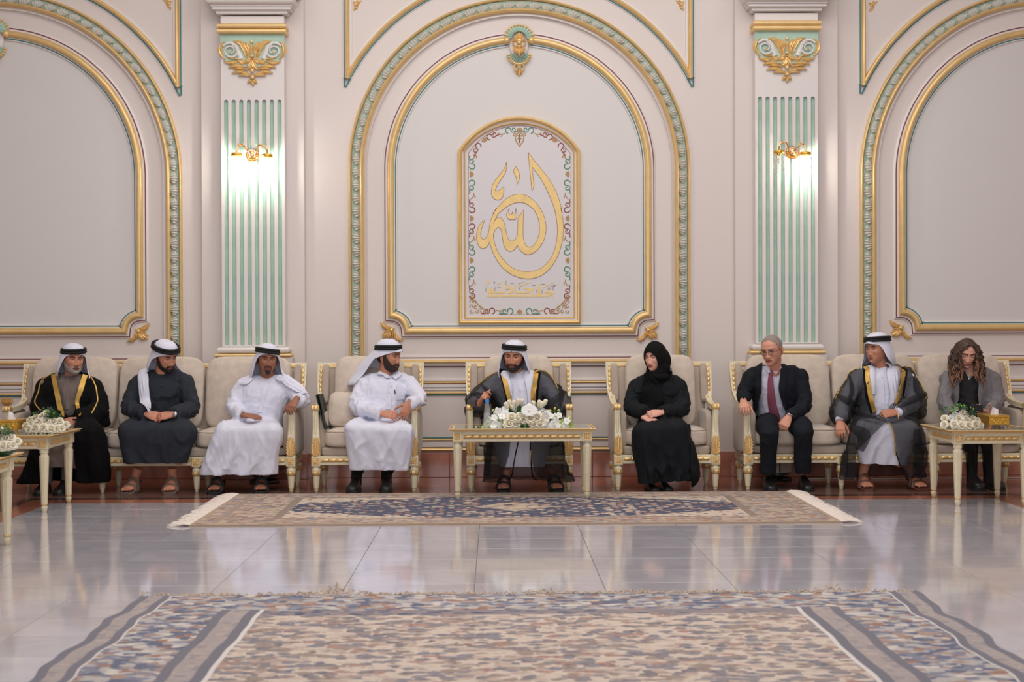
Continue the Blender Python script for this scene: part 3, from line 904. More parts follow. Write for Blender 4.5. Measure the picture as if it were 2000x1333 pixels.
# ------------------------------------------------------------------ wall lamps
def sconce(plate, crowns, label):
    Y = 11.54; s = Y/FPX
    c = at(plate[0], plate[1], Y)
    th = thing('wall_sconce', label, 'wall lamp', c)
    mb = MB(); r = 13.2*s
    mb.lathe([(0.001, -.004), (r, -.004), (r, -.012), (r*.93, -.02), (r*.8, -.024), (r*.74, -.034), (r*.4, -.05), (.001, -.055)][::-1], 24, (0, 0, 0), 'y')
    obj('backplate', mb, 'chrome', th)
    mb = MB()
    for i in range(9):
        a = 2*PI*i/9; mb.ell((math.cos(a)*r*.55, -.05, r*.35+math.sin(a)*r*.35), (.008, .01, .012), 6, 5)
    obj('glass_cluster', mb, 'crystal', th)
    for (cxp, cyp, pkx, pky, on) in crowns:
        e = at(cxp, cyp, Y-.10)-c; pk = at(pkx, pky, Y-.09)-c
        sg = 1 if e.x > 0 else -1
        P = [(sg*r*.55, -.03, r*.5), (sg*r*.9, -.06, r*.9)]
        A = bez((P[1][0], P[1][2]), (pk.x-sg*.012, pk.z+.03), (pk.x, pk.z), 6); B = bez((pk.x, pk.z), (e.x+sg*.004, pk.z+.005), (e.x, e.z+.012), 8)
        P += [(p[0], -.08, p[1]) for p in A[1:]] + [(p[0], -.10, p[1]) for p in B[1:]]
        mb = MB(); mb.tube(P, 1.5*s, 8); obj('arm', mb, 'chrome', th)
        mb = MB(); cr = 10.8*s
        mb.lathe([(.006, .014), (cr*.9, .014), (cr, .008), (cr, -.010), (cr*.95, -.014), (cr*.5, -.014), (.012, -.03), (.005, -.034)], 20, (e.x, -.10, e.z-.002))
        cw = obj('crown', mb, 'brass', th)
        sm = MB(); n = 9
        for i in range(10):
            rr = .0052
            sm.lathe([(.0005, rr), (rr*.9, .001), (rr*.9, -.001), (.0005, -rr)], 6, (0, 0, -.022-i*.0162))
        s0 = obj('crystal_strand', sm, 'crystal', th, smooth=False)
        for i in range(n):
            o = s0 if i == 0 else s0.copy()
            if i: COL.objects.link(o); o.parent = th
            a = 2*PI*i/n+.2; o.location = (e.x+cr*.93*math.cos(a), -.10+cr*.93*math.sin(a), e.z)
        mb = MB(); mb.ell((e.x, -.10, e.z-.075), (.013, .013, .026), 10, 8)
        obj('bulb', mb, 'bulb' if on else 'eyew', th)
        if on:
            l = bpy.data.lights.new('lamp_glow', 'POINT'); l.energy = 6.5; l.color = (1.0, .93, .86); l.shadow_soft_size = .03
            o = bpy.data.objects.new('lamp_glow', l); COL.objects.link(o); o.location = (c.x+e.x, c.y-.13, c.z+e.z-.085)
sconce((493.5, 303.5), [(462.5, 302, 471, 283.5, True), (522, 304, 511, 285, True)], 'gilt wall sconce with crystal strands, both lamps lit')
sconce((1547.0, 298.5), [(1521.5, 297, 1530, 279, False), (1573, 300, 1564, 281.5, True)], 'gilt wall sconce with crystal strands, one lamp lit and one off')

# ------------------------------------------------------------------ calligraphy panel
YC = YW-.004
def calligraphy():
    o0 = at(1014.8, 633, YC)
    th = thing('calligraphy_panel', 'white arched panel with gold calligraphy in a gilt frame', 'panel', (o0.x, YC, o0.z))
    def q(px, py):
        p = at(px, py, YC); return (p.x-o0.x, p.z-o0.z)
    def arched(l, r, b, sp, top, n=28):
        hw = (r-l)/2; ri = sp-top; R = (hw*hw+ri*ri)/(2*ri); a = math.degrees(math.asin(hw/R))
        cx = (l+r)/2; cy = top+R
        P = [(r, b)] + [(cx+R*math.sin(math.radians(t)), cy-R*math.cos(math.radians(t))) for t in np.linspace(a, -a, n)] + [(l, b)]
        return [(((p[0]-1014.8)*U), -(p[1]-633)*U) for p in P]
    pm = curve2d([arched(901, 1129, 629, 298, 234)], .005); obj('white_board', pm, 'pwhite', th, smooth=False)
    fr = arched(899.5, 1130.5, 629.5, 297.5, 232.5)
    obj('outer_gilt_frame', sweep_wall(fr, halfround(8.5*U, 9*U, 9, 2*U), True, 0), 'gold', th)
    obj('white_cove', sweep_wall(arched(906, 1124, 623, 296, 240), [(-5*U, 0), (-5*U, 6*U), (-2*U, 3.5*U), (2*U, 3*U), (3*U, 0)], True, 0), 'white', th)
    obj('inner_gilt_bead', sweep_wall(arched(908.0, 1122.0, 621, 296, 242), halfround(3.2*U, 4*U, 7, 2*U), True, 0), 'gold', th)
    ln = arched(914.8, 1115.2, 614.5, 302, 246.5)
    obj('maroon_line', sweep_wall(ln[1:-1], flat(.5*U, -.5*U, .0058), False, 0), 'scrollr', th)
    for s in (0, 1):
        x = 914.8 if s == 0 else 1115.2
        P = [q(x, 300), q(x, 555)]; P = P if s == 0 else P[::-1]
        obj('maroon_line', sweep_wall(P, flat(.5*U, -.5*U, .0058), False, 0), 'scrollr', th)
    obj('maroon_line', sweep_wall([q(973, 615), q(1057, 615)], flat(.5*U, -.5*U, .0058), False, 0), 'scrollr', th)
    A = lambda P: [q(920+.09754*x, 290+.09754*y) for x, y in P]
    B = lambda P: [q(920+.11256*x, 400+.11256*y) for x, y in P]
    C = lambda P: [q(935+.0825*x, 535+.0825*y) for x, y in P]
    s1 = A([(708,270),(700,330),(670,400),(620,470),(560,545),(500,620),(450,690),(415,780),(405,870),(415,940),(445,995),(490,1030),(545,1038),(600,1020),(640,970),(652,920),(655,760),(620,800),(570,840),(520,858),(485,852),(490,820),(530,730),(590,640),(650,550),(690,480),(712,410),(716,350)])
    s2 = A([(895,358),(930,410),(960,480),(972,550),(965,620),(945,680),(918,728),(920,660),(910,600),(885,530),(845,465),(870,410)])
    s3 = A([(1148,85),(1250,230),(1400,410),(1530,570),(1640,740),(1730,930),(1800,1160),(1828,1290)]) + \
        B([(1553,50),(1575,150),(1600,300),(1605,420),(1595,560),(1570,700),(1520,860),(1450,1000),(1370,1110),(1260,1210),(1150,1265),(1020,1293),(900,1285),(780,1250),(660,1190),(560,1110),(470,1000),(400,880),(350,750),(325,645),(300,700),(255,750),(205,768),(160,750),(120,690),(95,600),(95,500),(120,400),(170,320),(240,258),(205,350),(175,440),(165,520),(185,585),(215,607),(250,590),(285,530),(305,495),(320,380),(345,260),(390,150),(440,60)]) + \
        A([(435,1310),(520,1200),(620,1080),(740,985),(860,930),(980,915),(1090,935),(1200,1000),(1310,1100),(1400,1230)]) + \
        B([(1190,50),(1220,100),(1270,210),(1300,340),(1300,470),(1275,590),(1220,700),(1150,790),(1070,850),(990,872),(910,850),(850,790),(815,730),(798,690),(780,750),(730,800),(670,812),(620,790),(580,740),(560,670),(545,560),(530,460),(505,405),(475,393),(440,410),(400,470),(383,520),(395,620),(430,740),(480,850),(560,960),(650,1050),(760,1125),(880,1162),(1000,1168),(1120,1150),(1230,1100),(1340,1000),(1420,870),(1470,720),(1495,570),(1500,420),(1485,250),(1455,100)]) + \
        A([(1690,1290),(1650,1150),(1580,970),(1480,750),(1360,550),(1225,375),(1232,500),(1250,650),(1265,755),(1218,855),(1205,700),(1185,500),(1160,250)])
    hole = B([(388,332),(420,260),(460,225),(500,218),(540,245),(575,310),(600,420),(620,540),(650,610),(695,640),(745,625),(785,580),(805,530),(808,400),(815,235),(865,160),(912,80),(908,200),(903,400),(903,560),(920,650),(955,715),(1005,743),(1060,730),(1120,670),(1170,560),(1192,430),(1185,320),(1150,190),(1090,80)]) + \
        A([(1230,1200),(1130,1120),(1030,1083),(940,1080),(830,1105),(720,1165),(610,1250)]) + B([(480,150),(440,210)])
    s4 = B([(668,65),(650,120),(655,160),(685,180),(710,160),(716,120),(722,165),(745,185),(770,170),(778,120),(770,60),(795,130),(798,190),(780,245),(745,270),(712,250),(685,265),(650,255),(620,215),(617,160),(635,105)])
    for nm, sh in (('gold_stroke', [s1]), ('gold_stroke', [s2]), ('gold_word', [s3, hole]), ('gold_stroke', [s4])):
        sm = [smooth_closed(P, 2) for P in sh]
        pm = curve2d(sm, .0085, .0); obj(nm, pm, 'goldpaint', th, smooth=False)
        # thin maroon outline
        pm = MB()
        for P in sm:
            Q = [(p[0], -.0086, p[1]) for p in P]; Q.append(Q[0]); pm.tube(Q, .55*U*.62, 4, cap=False)
        obj('outline', pm, 'scrollr', th)
    low = [[(190,510),(230,500),(700,502),(1100,500),(1400,505),(1405,290),(1455,235),(1468,480),(1500,505),(1600,505),(1660,470),(1690,455),(1600,460),(1550,470),(1590,410),(1640,400),(1700,430),(1805,440),(1790,480),(1690,510),(1650,545),(1100,550),(600,548),(200,552)],
           [(330,320),(340,400),(380,425),(560,435),(575,420),(570,265),(600,235),(630,260),(618,440),(590,465),(330,468),(260,480),(215,450),(225,390),(280,335)],
           [(690,250),(720,240),(760,300),(820,380),(830,420),(790,465),(670,470),(740,420),(735,370),(705,320)],
           [(840,270),(880,240),(890,400),(920,425),(1060,425),(1170,410),(1190,390),(1130,370),(1060,380),(1070,330),(1110,320),(1180,345),(1320,350),(1300,385),(1240,410),(1190,460),(870,470),(845,420)],
           [(945,290),(1090,235),(1235,190),(1240,205),(1100,255),(960,305)], [(1525,310),(1650,255),(1780,195),(1785,210),(1660,270),(1545,322)],
           [(430,245),(550,185),(548,205),(440,258)], [(1280,440),(1312,465),(1280,490),(1250,468)], [(1740,515),(1772,548),(1740,580),(1708,548)],
           [(240,132),(268,170),(262,205),(225,245),(160,285),(215,220),(205,170)]]
    for P in low:
        pm = curve2d([C(P)], .0075); obj('gold_lettering', pm, 'goldpaint', th, smooth=False)
    for (x, y, tp) in ((370,210,0),(480,310,1),(640,215,2),(790,225,1),(680,370,1),(970,350,2),(1305,270,1),(1370,410,0),(1500,420,2),(1520,245,1),(1665,360,1),(1760,340,2),(170,370,2),(385,365,2)):
        if tp == 0: P = [(x-18, y-8), (x, y-22), (x+16, y-6), (x+4, y+18), (x-14, y+38)]
        elif tp == 1: P = [(x-38, y-4), (x-26, y+12), (x-12, y-4), (x, y+16), (x+14, y-4), (x+26, y+10), (x+38, y-8)]
        else: P = [(x+22, y-50), (x+2, y-12), (x-14, y+18), (x-6, y+38), (x+14, y+30)]
        mk = MB(); mk.tube([(p[0], -.0062, p[1]) for p in C(P)], [5*.0825*U*.8]*len(P), 5); obj('vowel_mark', mk, 'markb', th)
    for P in ([(930, 275), (960, 235), (1010, 212), (1080, 208)], [(1650, 320), (1720, 300), (1825, 265), (1790, 300), (1745, 345)]):
        mk = MB(); mk.tube([(p[0], -.0062, p[1]) for p in C(P)], 4*.0825*U, 5); obj('vowel_mark', mk, 'markb', th)
    # painted scroll border
    NMS = {'g': ('green_scroll', 'scrollg'), 'r': ('red_scroll', 'scrollr'), 't': ('tan_sprig', 'scrollt')}; cur = []
    def done(c):
        o_ = MB()
        for m_ in cur: o_.add(m_.verts(), m_.F)
        obj(NMS[c][0], o_, NMS[c][1], th); cur.clear()
    def place(px, py, ang, mir, P, c, r=.62):
        r *= 1.35; P = [(x*1.08, y*1.05) for x, y in P]
        ca, sa = math.cos(math.radians(ang)), math.sin(math.radians(ang))
        o = q(px, py)
        m_ = MB(); cur.append(m_); m_.tube([(o[0]+(mir*x*ca-y*sa)*U, -.0060, o[1]+(mir*x*sa+y*ca)*U) for x, y in P], [(.0012, r*U*1.25)]*len(P), 6, up=(0, -1, 0))
    def scroll(px, py, ang, mir, c):
        sp = [((.9+4.6*t)*math.cos(3.9+t*6.6)+.4, 4.2+(.9+4.6*t)*math.sin(3.9+t*6.6)) for t in np.linspace(0, 1, 20)]
        place(px, py, ang, mir, sp, c)
        place(px, py, ang, mir, [(5*math.cos(a)+.2, -5.2+5*math.sin(a)) for a in np.linspace(1.9, -3.0, 16)], c, .75)
        place(px, py, ang, mir, [(-3.6, 6.5), (-4.6, 9.5), (-3.8, 12.5), (-5.2, 14.5)], c, .8); done(c)
    def fan(px, py, ang, c='t'):
        for a in np.linspace(-75, 75, 7):
            r = 7.5-abs(a)/40
            place(px, py, ang, 1, [(0, -3), (r*.6*math.sin(math.radians(a)), -3+r*.6*math.cos(math.radians(a))), (r*math.sin(math.radians(a)), -3+r*math.cos(math.radians(a)))], c, .7)
        done(c)
    def wisp(px, py, ang, mir):
        place(px, py, ang, mir, [(-3, -6), (0, -3), (2.5, 1), (2, 6)], 't', .7); place(px, py, ang, mir, [(2.5, 1), (5, -1), (4, -4)], 't', .7); done('t')
    for s in (0, 1):
        X = lambda x: x if s == 0 else 2029.6-x
        mr = 1 if s == 0 else -1
        for (y, c, up) in ((320, 'g', 1), (363, 'g', -1), (405, 'r', 1), (448, 'r', -1), (488, 'g', 1), (532, 'g', -1), (573, 'r', 1)):
            scroll(X(921.8), y, 0 if up > 0 else 180, mr*(1 if up > 0 else -1), c)
        for y in (340.5, 427, 509): fan(X(921), y, -90*mr)
        for y in (383, 467, 553): wisp(X(923), y, 0, mr)
        wisp(X(926), 305, 0, mr)
        for (x, y, a, c, fl) in ((931, 290, -38, 'r', 180), (961, 265.5, -60, 'r', 0), (998, 254.5, -80, 'g', 0)):
            scroll(X(x), y, mr*(a+fl), -mr if fl == 0 else mr, c)
        fan(X(946.5), 274, mr*(-138)); wisp(X(979), 261, mr*-70, mr)
        scroll(X(955.6), 608, mr*90, mr, 'r'); scroll(X(991), 608.5, mr*90+0, mr, 'g'); wisp(X(976), 606, mr*-60, mr)
        # corner lace
        for (dx, dy) in ((4, -4), (14, -4), (4, -14), (24, -4), (4, -24), (12, -13), (33, -3), (4, -33), (21, -11), (11, -22)):
            place(X(917+dx), 613+dy, random.uniform(0, 360), mr, [(3.6*math.cos(t)*(.4+.6*t/5.5), 3.6*math.sin(t)*(.4+.6*t/5.5)) for t in np.linspace(.6, 5.6, 12)], 't', .7)
        place(X(917), 613, 0, mr, [(0, 34), (8, 26), (14, 18), (20, 12), (28, 7), (36, 0)], 't', .7); done('t')
    fan(1014.8, 609.5, 0); fan(1014.8, 254, 180)
    for P in ([(0, 12), (5, 8), (8, 2), (6, -6), (2, -11), (0, -15)], [(0, 8), (0, -8)], [(0, 3), (4, 6)], [(0, -2), (4, 1)], [(6, 9), (10, 10), (11, 6), (8, 5)]):
        for s in (-1, 1): place(1014.8, 271, 0, s, P, 't', .75)
    done('t')
calligraphy()
# ================================================================== SEATING
YFRONT = 10.70
def rotx(a):
    c, s = math.cos(a), math.sin(a); return np.array([[1, 0, 0], [0, c, -s], [0, s, c]])
def rotz(a):
    c, s = math.cos(a), math.sin(a); return np.array([[c, -s, 0], [s, c, 0], [0, 0, 1]])

def leg_mb(x, y, top=.205):
    a, b = MB(), MB()
    a.lathe([(.013, 0), (.017, .006), (.017, .028), (.0215, .030), (.030, .128), (.030, .132), (.036, .166), (.038, .176), (.036, .186), (.028, .194), (.030, top)], 12, (x, y, 0))
    b.lathe([(.018, .022), (.0215, .024), (.0215, .032), (.019, .034)], 12, (x, y, 0))
    return a, b
def legband_mb(x, y):
    b = MB(); n = 20; rings = []
    for (r, z) in ((.030, .128), (.034, .131), (.0385, .150), (.038, .160), (.035, .168)):
        t = np.arange(n)*2*PI/n; rr = r+.0018*np.cos(t*10)
        rings.append(np.stack([x+rr*np.cos(t), y+rr*np.sin(t), np.full(n, z)], 1))
    b.loft(rings); return b
def rosette_mb(x, y, z, r):
    mb = MB()
    for i in range(8):
        a = PI*i/4; L = r*(1.25 if i % 2 else .95)
        stroke(mb, (x, z), (x+math.cos(a)*L*.5, z+math.sin(a)*L*.5), (x+math.cos(a)*L, z+math.sin(a)*L), r*.62, y, .007, 6, .3, .25, .6)
    mb.ell((x, y-.004, z), (r*.25, .007, r*.25), 8, 6)
    fr = [(x-r*1.15, z-r*1.15), (x+r*1.15, z-r*1.15), (x+r*1.15, z+r*1.15), (x-r*1.15, z+r*1.15)]
    w_ = sweep_wall(fr, flat(.002, -.002, .004), True, y); mb.add(w_.verts(), w_.F)
    return mb
def rope_mb(x0, x1, y, z, h, axis='x', pitch=.056, out=-1):
    """gilt half-round rail cut by slanting grooves"""
    mb = MB(); L = x1-x0; n = max(1, int(round(L/pitch))); p = L/n
    for i in range(n):
        a = x0+i*p; b = a+p; rings = []
        for (f, sc) in ((0.0, .30), (.10, .92), (.5, 1.0), (.90, .92), (1.0, .30)):
            R = []
            for q in np.linspace(0, PI, 6):
                zz = math.cos(q)*h/2; s = a+(b-a)*f + zz*.5
                d = out*math.sin(q)*h*.42*sc
                R.append((s, y+d, z+zz) if axis == 'x' else ((y-d if False else y+d), s, z+zz))
            R.append((a+(b-a)*f, y-out*.002, z) if axis == 'x' else (y-out*.002, a+(b-a)*f, z))
            rings.append(R)
        mb.loft(rings)
    return mb
def acanthus_mb(x, y, z0, z1, w, lean=0.0):
    mb = MB(); H = z1-z0
    for sg in (-1, 1):
        for k in range(6):
            v = .04+.14*k; b = (x, z0+H*v*.9)
            ww = w/2*(.92 if k < 4 else .92-.22*(k-3))
            stroke(mb, b, (x+sg*ww*.55, z0+H*(v+.04)), (x+sg*ww, z0+H*(v+.20)), H*.15, y-.004+lean*v, .013, 6, .35, .2, .55)
    stroke(mb, (x, z0), (x, z0+H*.5), (x, z1), w*.42, y-.008, .013, 9, .5, .15, .6)
    mb.box(x-w*.36, x+w*.36, y-.004, y+.012, z0, z0+H*.8, .003)
    return mb

def seat(kind, nseat, hw):
    """armchair / sofa; local origin on the floor midway between the front legs, front = -Y"""
    root = thing('armchair' if nseat == 1 else 'sofa', '', kind)
    xs = np.linspace(-hw, hw, nseat+1) if nseat > 1 else np.array([-hw, hw])
    DB = .44
    P = root
    for ix, x in enumerate(xs):
        for y in (0.0, DB):
            if y > 0 and 0 < ix < len(xs)-1 and nseat > 1: pass
            a, b = leg_mb(x*(1 if y == 0 else .985), y)
            l = obj('leg', a, 'cream', P); obj('gilt_ring', b, 'goldhi', l); obj('gilt_collar', legband_mb(x*(1 if y == 0 else .985), y), 'goldhi', l)
        mb = MB(); mb.box(x-.036, x+.036, -.036, .036, .202, .284, .004); bl = obj('corner_block', mb, 'cream', P, smooth=False)
        obj('rosette', rosette_mb(x, -.037, .243, .024), 'goldhi', bl)
    mb = MB(); mb.box(-hw, hw, -.024, .02, .213, .284, .004); mb2 = mb
    obj('front_rail', mb, 'cream', P, smooth=False)
    for a, b in zip(xs[:-1], xs[1:]):
        obj('gilt_rope', rope_mb(a+.045, b-.045, -.024, .252, .030), 'goldhi', P)
        l = MB(); l.box(a+.04, b-.04, -.028, -.02, .214, .226, .002)
    for sg in (-1, 1):
        mb = MB(); mb.box(min(sg*(hw-.02), sg*(hw+.024)), max(sg*(hw-.02), sg*(hw+.024)), .02, DB+.03, .213, .284, .004); obj('side_rail', mb, 'cream', P, smooth=False)
        mb = MB(); mb.box(min(sg*(hw+.02), sg*(hw+.03)), max(sg*(hw+.02), sg*(hw+.03)), .05, DB, .262, .274, .003); obj('gilt_fillet', mb, 'goldhi', P, smooth=False)
        # arm post with acanthus and scroll
        x = sg*hw
        path = [(x, .0, .284), (x, -.004, .33), (x, .004, .40), (x+sg*.002, .018, .48), (x+sg*.004, .022, .56), (x+sg*.006, .012, .62), (x+sg*.006, .008, .655)]
        rad = [(.030, .033), (.030, .034), (.028, .031), (.025, .027), (.024, .0245), (.024, .0245), (.022, .0245)]
        mb = MB(); rings = []
        for (p, r) in zip(path, rad):
            a, b = r[1], r[0]; c = .006
            rings.append([(p[0]-a+c, p[1]-b, p[2]), (p[0]+a-c, p[1]-b, p[2]), (p[0]+a, p[1]-b+c, p[2]), (p[0]+a, p[1]+b, p[2]), (p[0]-a, p[1]+b, p[2]), (p[0]-a, p[1]-b+c, p[2])])
        mb.loft(rings); ap = obj('arm_post', mb, 'cream', P)
        mb = MB(); mb.box(x-.010+sg*.004, x+.010+sg*.004, -.012, .01, .46, .63, .003); obj('post_reed', mb, 'cream', ap, smooth=False)
        obj('acanthus_leaf', acanthus_mb(x, -.030, .286, .445, .072, .006), 'goldhi', ap)
        mb = MB()
        mb.lathe([(.004, -.031), (.024, -.031), (.030, -.024), (.026, -.012), (.031, 0), (.026, .012), (.030, .024), (.024, .031), (.004, .031)], 16, (x+sg*.006, .006, .668), 'x')
        mb.tube([(x+sg*.006, .01, .66), (x+sg*.006, .05, .676), (x+sg*.006, .10, .672)], [(.02, .030), (.018, .028), (.010, .024)], 10)
        obj('scroll_cap', mb, 'goldhi', P)
        # arm rail sweeping up into the back post
        pr = [(x+sg*.006, .08, .664), (x+sg*.008, .22, .668), (x+sg*.010, .34, .682), (x+sg*.012, .42, .71), (x+sg*.020, .465, .76), (x+sg*.026, .50, .84), (x+sg*.030, .535, .95), (x+sg*.030, .55, 1.02)]
        mb = MB(); rings = []
        Pn = np.array(pr)
        for i in range(len(pr)):
            d = Pn[min(i+1, len(pr)-1)]-Pn[max(i-1, 0)]; d /= np.linalg.norm(d)
            nrm = np.array([0, -d[2], d[1]]); nrm /= np.linalg.norm(nrm)
            a, b = .0245, .02
            e = np.array([1., 0, 0])
            rings.append([Pn[i]-a*e-b*nrm, Pn[i]+a*e-b*nrm, Pn[i]+a*e+b*nrm, Pn[i]-a*e+b*nrm])
        mb.loft(rings); bp = obj('back_post', mb, 'cream', P, smooth=False)
        mb = MB()
        for i in range(6):
            z0 = .775+i*.040; y0 = .447+ (z0-.76)*.36
            for k in (0,):
                q0 = np.array([x+sg*.024, y0, z0]); q1 = np.array([x+sg*.026, y0+.0140, z0+.037])
                mb.tube([q0, q0*.8+q1*.2, q0*.2+q1*.8, q1], [(.004, .008), (.010, .013), (.010, .013), (.004, .008)], 8, up=(0, -1, 0))
        obj('gilt_rope', mb, 'goldhi', bp)
        mb = MB(); q = bez((.72, .432), (.69, .40), (.672, .34), 6)
        mb.tube([(x+sg*.012, p[1]-.015, p[0]+.012) for p in q], [(.008, .012)]*6, 8); obj('gilt_curl', mb, 'goldhi', bp)
        # upholstered sides
        mb = MB(); mb.sbox((x+sg*.022, .25, .47), (.022, .225, .185), 6, 8, .35); obj('outer_side_pad', mb, 'fabric2', P)
        mb = MB(); mb.sbox((x-sg*.045, .25, .47), (.032, .225, .165), 6, 8, .15); obj('inner_arm_pad', mb, 'fabric2', P)
        mb = MB(); mb.sbox((x-sg*.018, .505, .84), (.030, .05, .17), 6, 6, .1, rotx(-.30)); obj('wing_pad', mb, 'fabric2', P)
    mb = MB(); mb.box(-hw-.02, hw+.02, .53, .565, .975, 1.022, .004); obj('top_rail', mb, 'cream', P, smooth=False)
    mb = MB(); mb.box(-hw+.02, hw-.02, .522, .534, .985, 1.008, .003); obj('gilt_fillet', mb, 'goldhi', P, smooth=False)
    mb = MB(); mb.sbox((0, .50, .70), (hw-.01, .05, .30), 8, 8, .0, rotx(-.26)); obj('back_panel', mb, 'fabric2', P)
    mb = MB(); mb.sbox((0, .24, .318), (hw-.02, .255, .040), 7, 8, .1); obj('seat_deck', mb, 'fabric2', P)
    inner = hw-.055
    w1 = 2*inner/nseat
    for k in range(nseat):
        xc = -inner+w1*(k+.5)
        hx = w1/2-.006
        mb = MB(); mb.sbox((xc, .215, .425), (hx, .255, .072), 6.5, 12, .28); sc_ = obj('seat_cushion', mb, 'fabric', P)
        for zz in (.372, .478):
            Q = []
            for t in np.linspace(0, 2*PI, 41):
                cx_, sy_ = math.cos(t), math.sin(t); L = (abs(cx_)**6.5+abs(sy_)**6.5)**(1/6.5)
                Q.append((xc+hx*.985*cx_/L, .215+.251*sy_/L, zz))
            mb = MB(); mb.tube(Q, .005, 6); obj('piping', mb, 'piping', sc_)
        bx = hx if nseat > 1 else .292
        mb = MB(); mb.sbox((xc, .42, .775), (bx-.004, .072, .305), 6.5, 12, .25, rotx(-.20)); obj('back_cushion', mb, 'fabric', P)
    return root

def put(o, loc, rz=0.0, label=None, group=None):
    o.location = loc; o.rotation_euler = (0, 0, rz)
    if label: o['label'] = label
    if group: o['group'] = group
    return o
CH = seat('armchair', 1, .392)
CHX = [(712.5-968)/243, (1014.5-968)/243, (1302-968)/243]
LAB = ['cream and gilt armchair under the man with a full dark beard and shirt collar',
       'cream and gilt armchair behind the long table with white flowers',
       'cream and gilt armchair under the woman in the black headscarf']
chairs = [CH, copy_tree(CH), copy_tree(CH)]
for o, x, l in zip(chairs, CHX, LAB): put(o, (x, YFRONT, 0), 0, l, 'cream and gilt armchairs')
chs = copy_tree(CH); put(chs, (-4.10, 10.02, 0), PI/2, 'cream and gilt armchair turned sideways behind the gold tissue box and roses', 'cream and gilt armchairs')
SO = seat('sofa', 3, 1.1325)
put(SO, (-2.7775, YFRONT, 0), 0, 'cream and gilt three-seat sofa holding three men in headscarves', 'cream and gilt sofas')
SO2 = copy_tree(SO); put(SO2, (3.1625, YFRONT, 0), 0, 'cream and gilt three-seat sofa holding the man in a suit', 'cream and gilt sofas')
th = thing('scatter_cushion', 'small beige damask cushion leaning in the armchair beside a dark folder', 'cushion', (CHX[0]-.185, YFRONT+.225, .498))
mb = MB(); mb.sbox((0, 0, .145), (.135, .05, .145), 4.5, 12, .5, rotx(-.28) @ rotz(.1)); obj('pillow', mb, 'fabric', th)
mb = MB(); mb.tube([(p[0], p[1]*.0-.0-.0+0, p[2]) @ (rotx(-.28) @ rotz(.1)).T + np.array([0, 0, .145]) if False else (np.array([p[0], 0, p[2]]) @ (rotx(-.28) @ rotz(.1)).T + np.array([0, 0, .145*0+.0])) for p in [(.135*math.cos(t)/((abs(math.cos(t))**4.5+abs(math.sin(t))**4.5)**(1/4.5)), 0, .145+.145*math.sin(t)/((abs(math.cos(t))**4.5+abs(math.sin(t))**4.5)**(1/4.5))) for t in np.linspace(0, 2*PI, 33)]], .004, 6)
obj('piping', mb, 'piping', th)
th = thing('folder', 'dark green folder standing beside the small cushion on the armchair', 'folder', (CHX[0]-.325, YFRONT+.12, .50))
for k, (dx, rot) in enumerate(((0, .24), (.013, .20))):
    mb = MB(); mb.box(-.004, .004, -.12, .12, 0, .285, .002)
    V = mb.verts(); c, s = math.cos(-rot), math.sin(-rot)
    mb.V = [np.stack([V[:, 0]*c+V[:, 2]*s+dx, V[:, 1], -V[:, 0]*s*-1*-1+V[:, 2]*c], 1)]
    obj('cover', mb, 'folder', th, smooth=False)

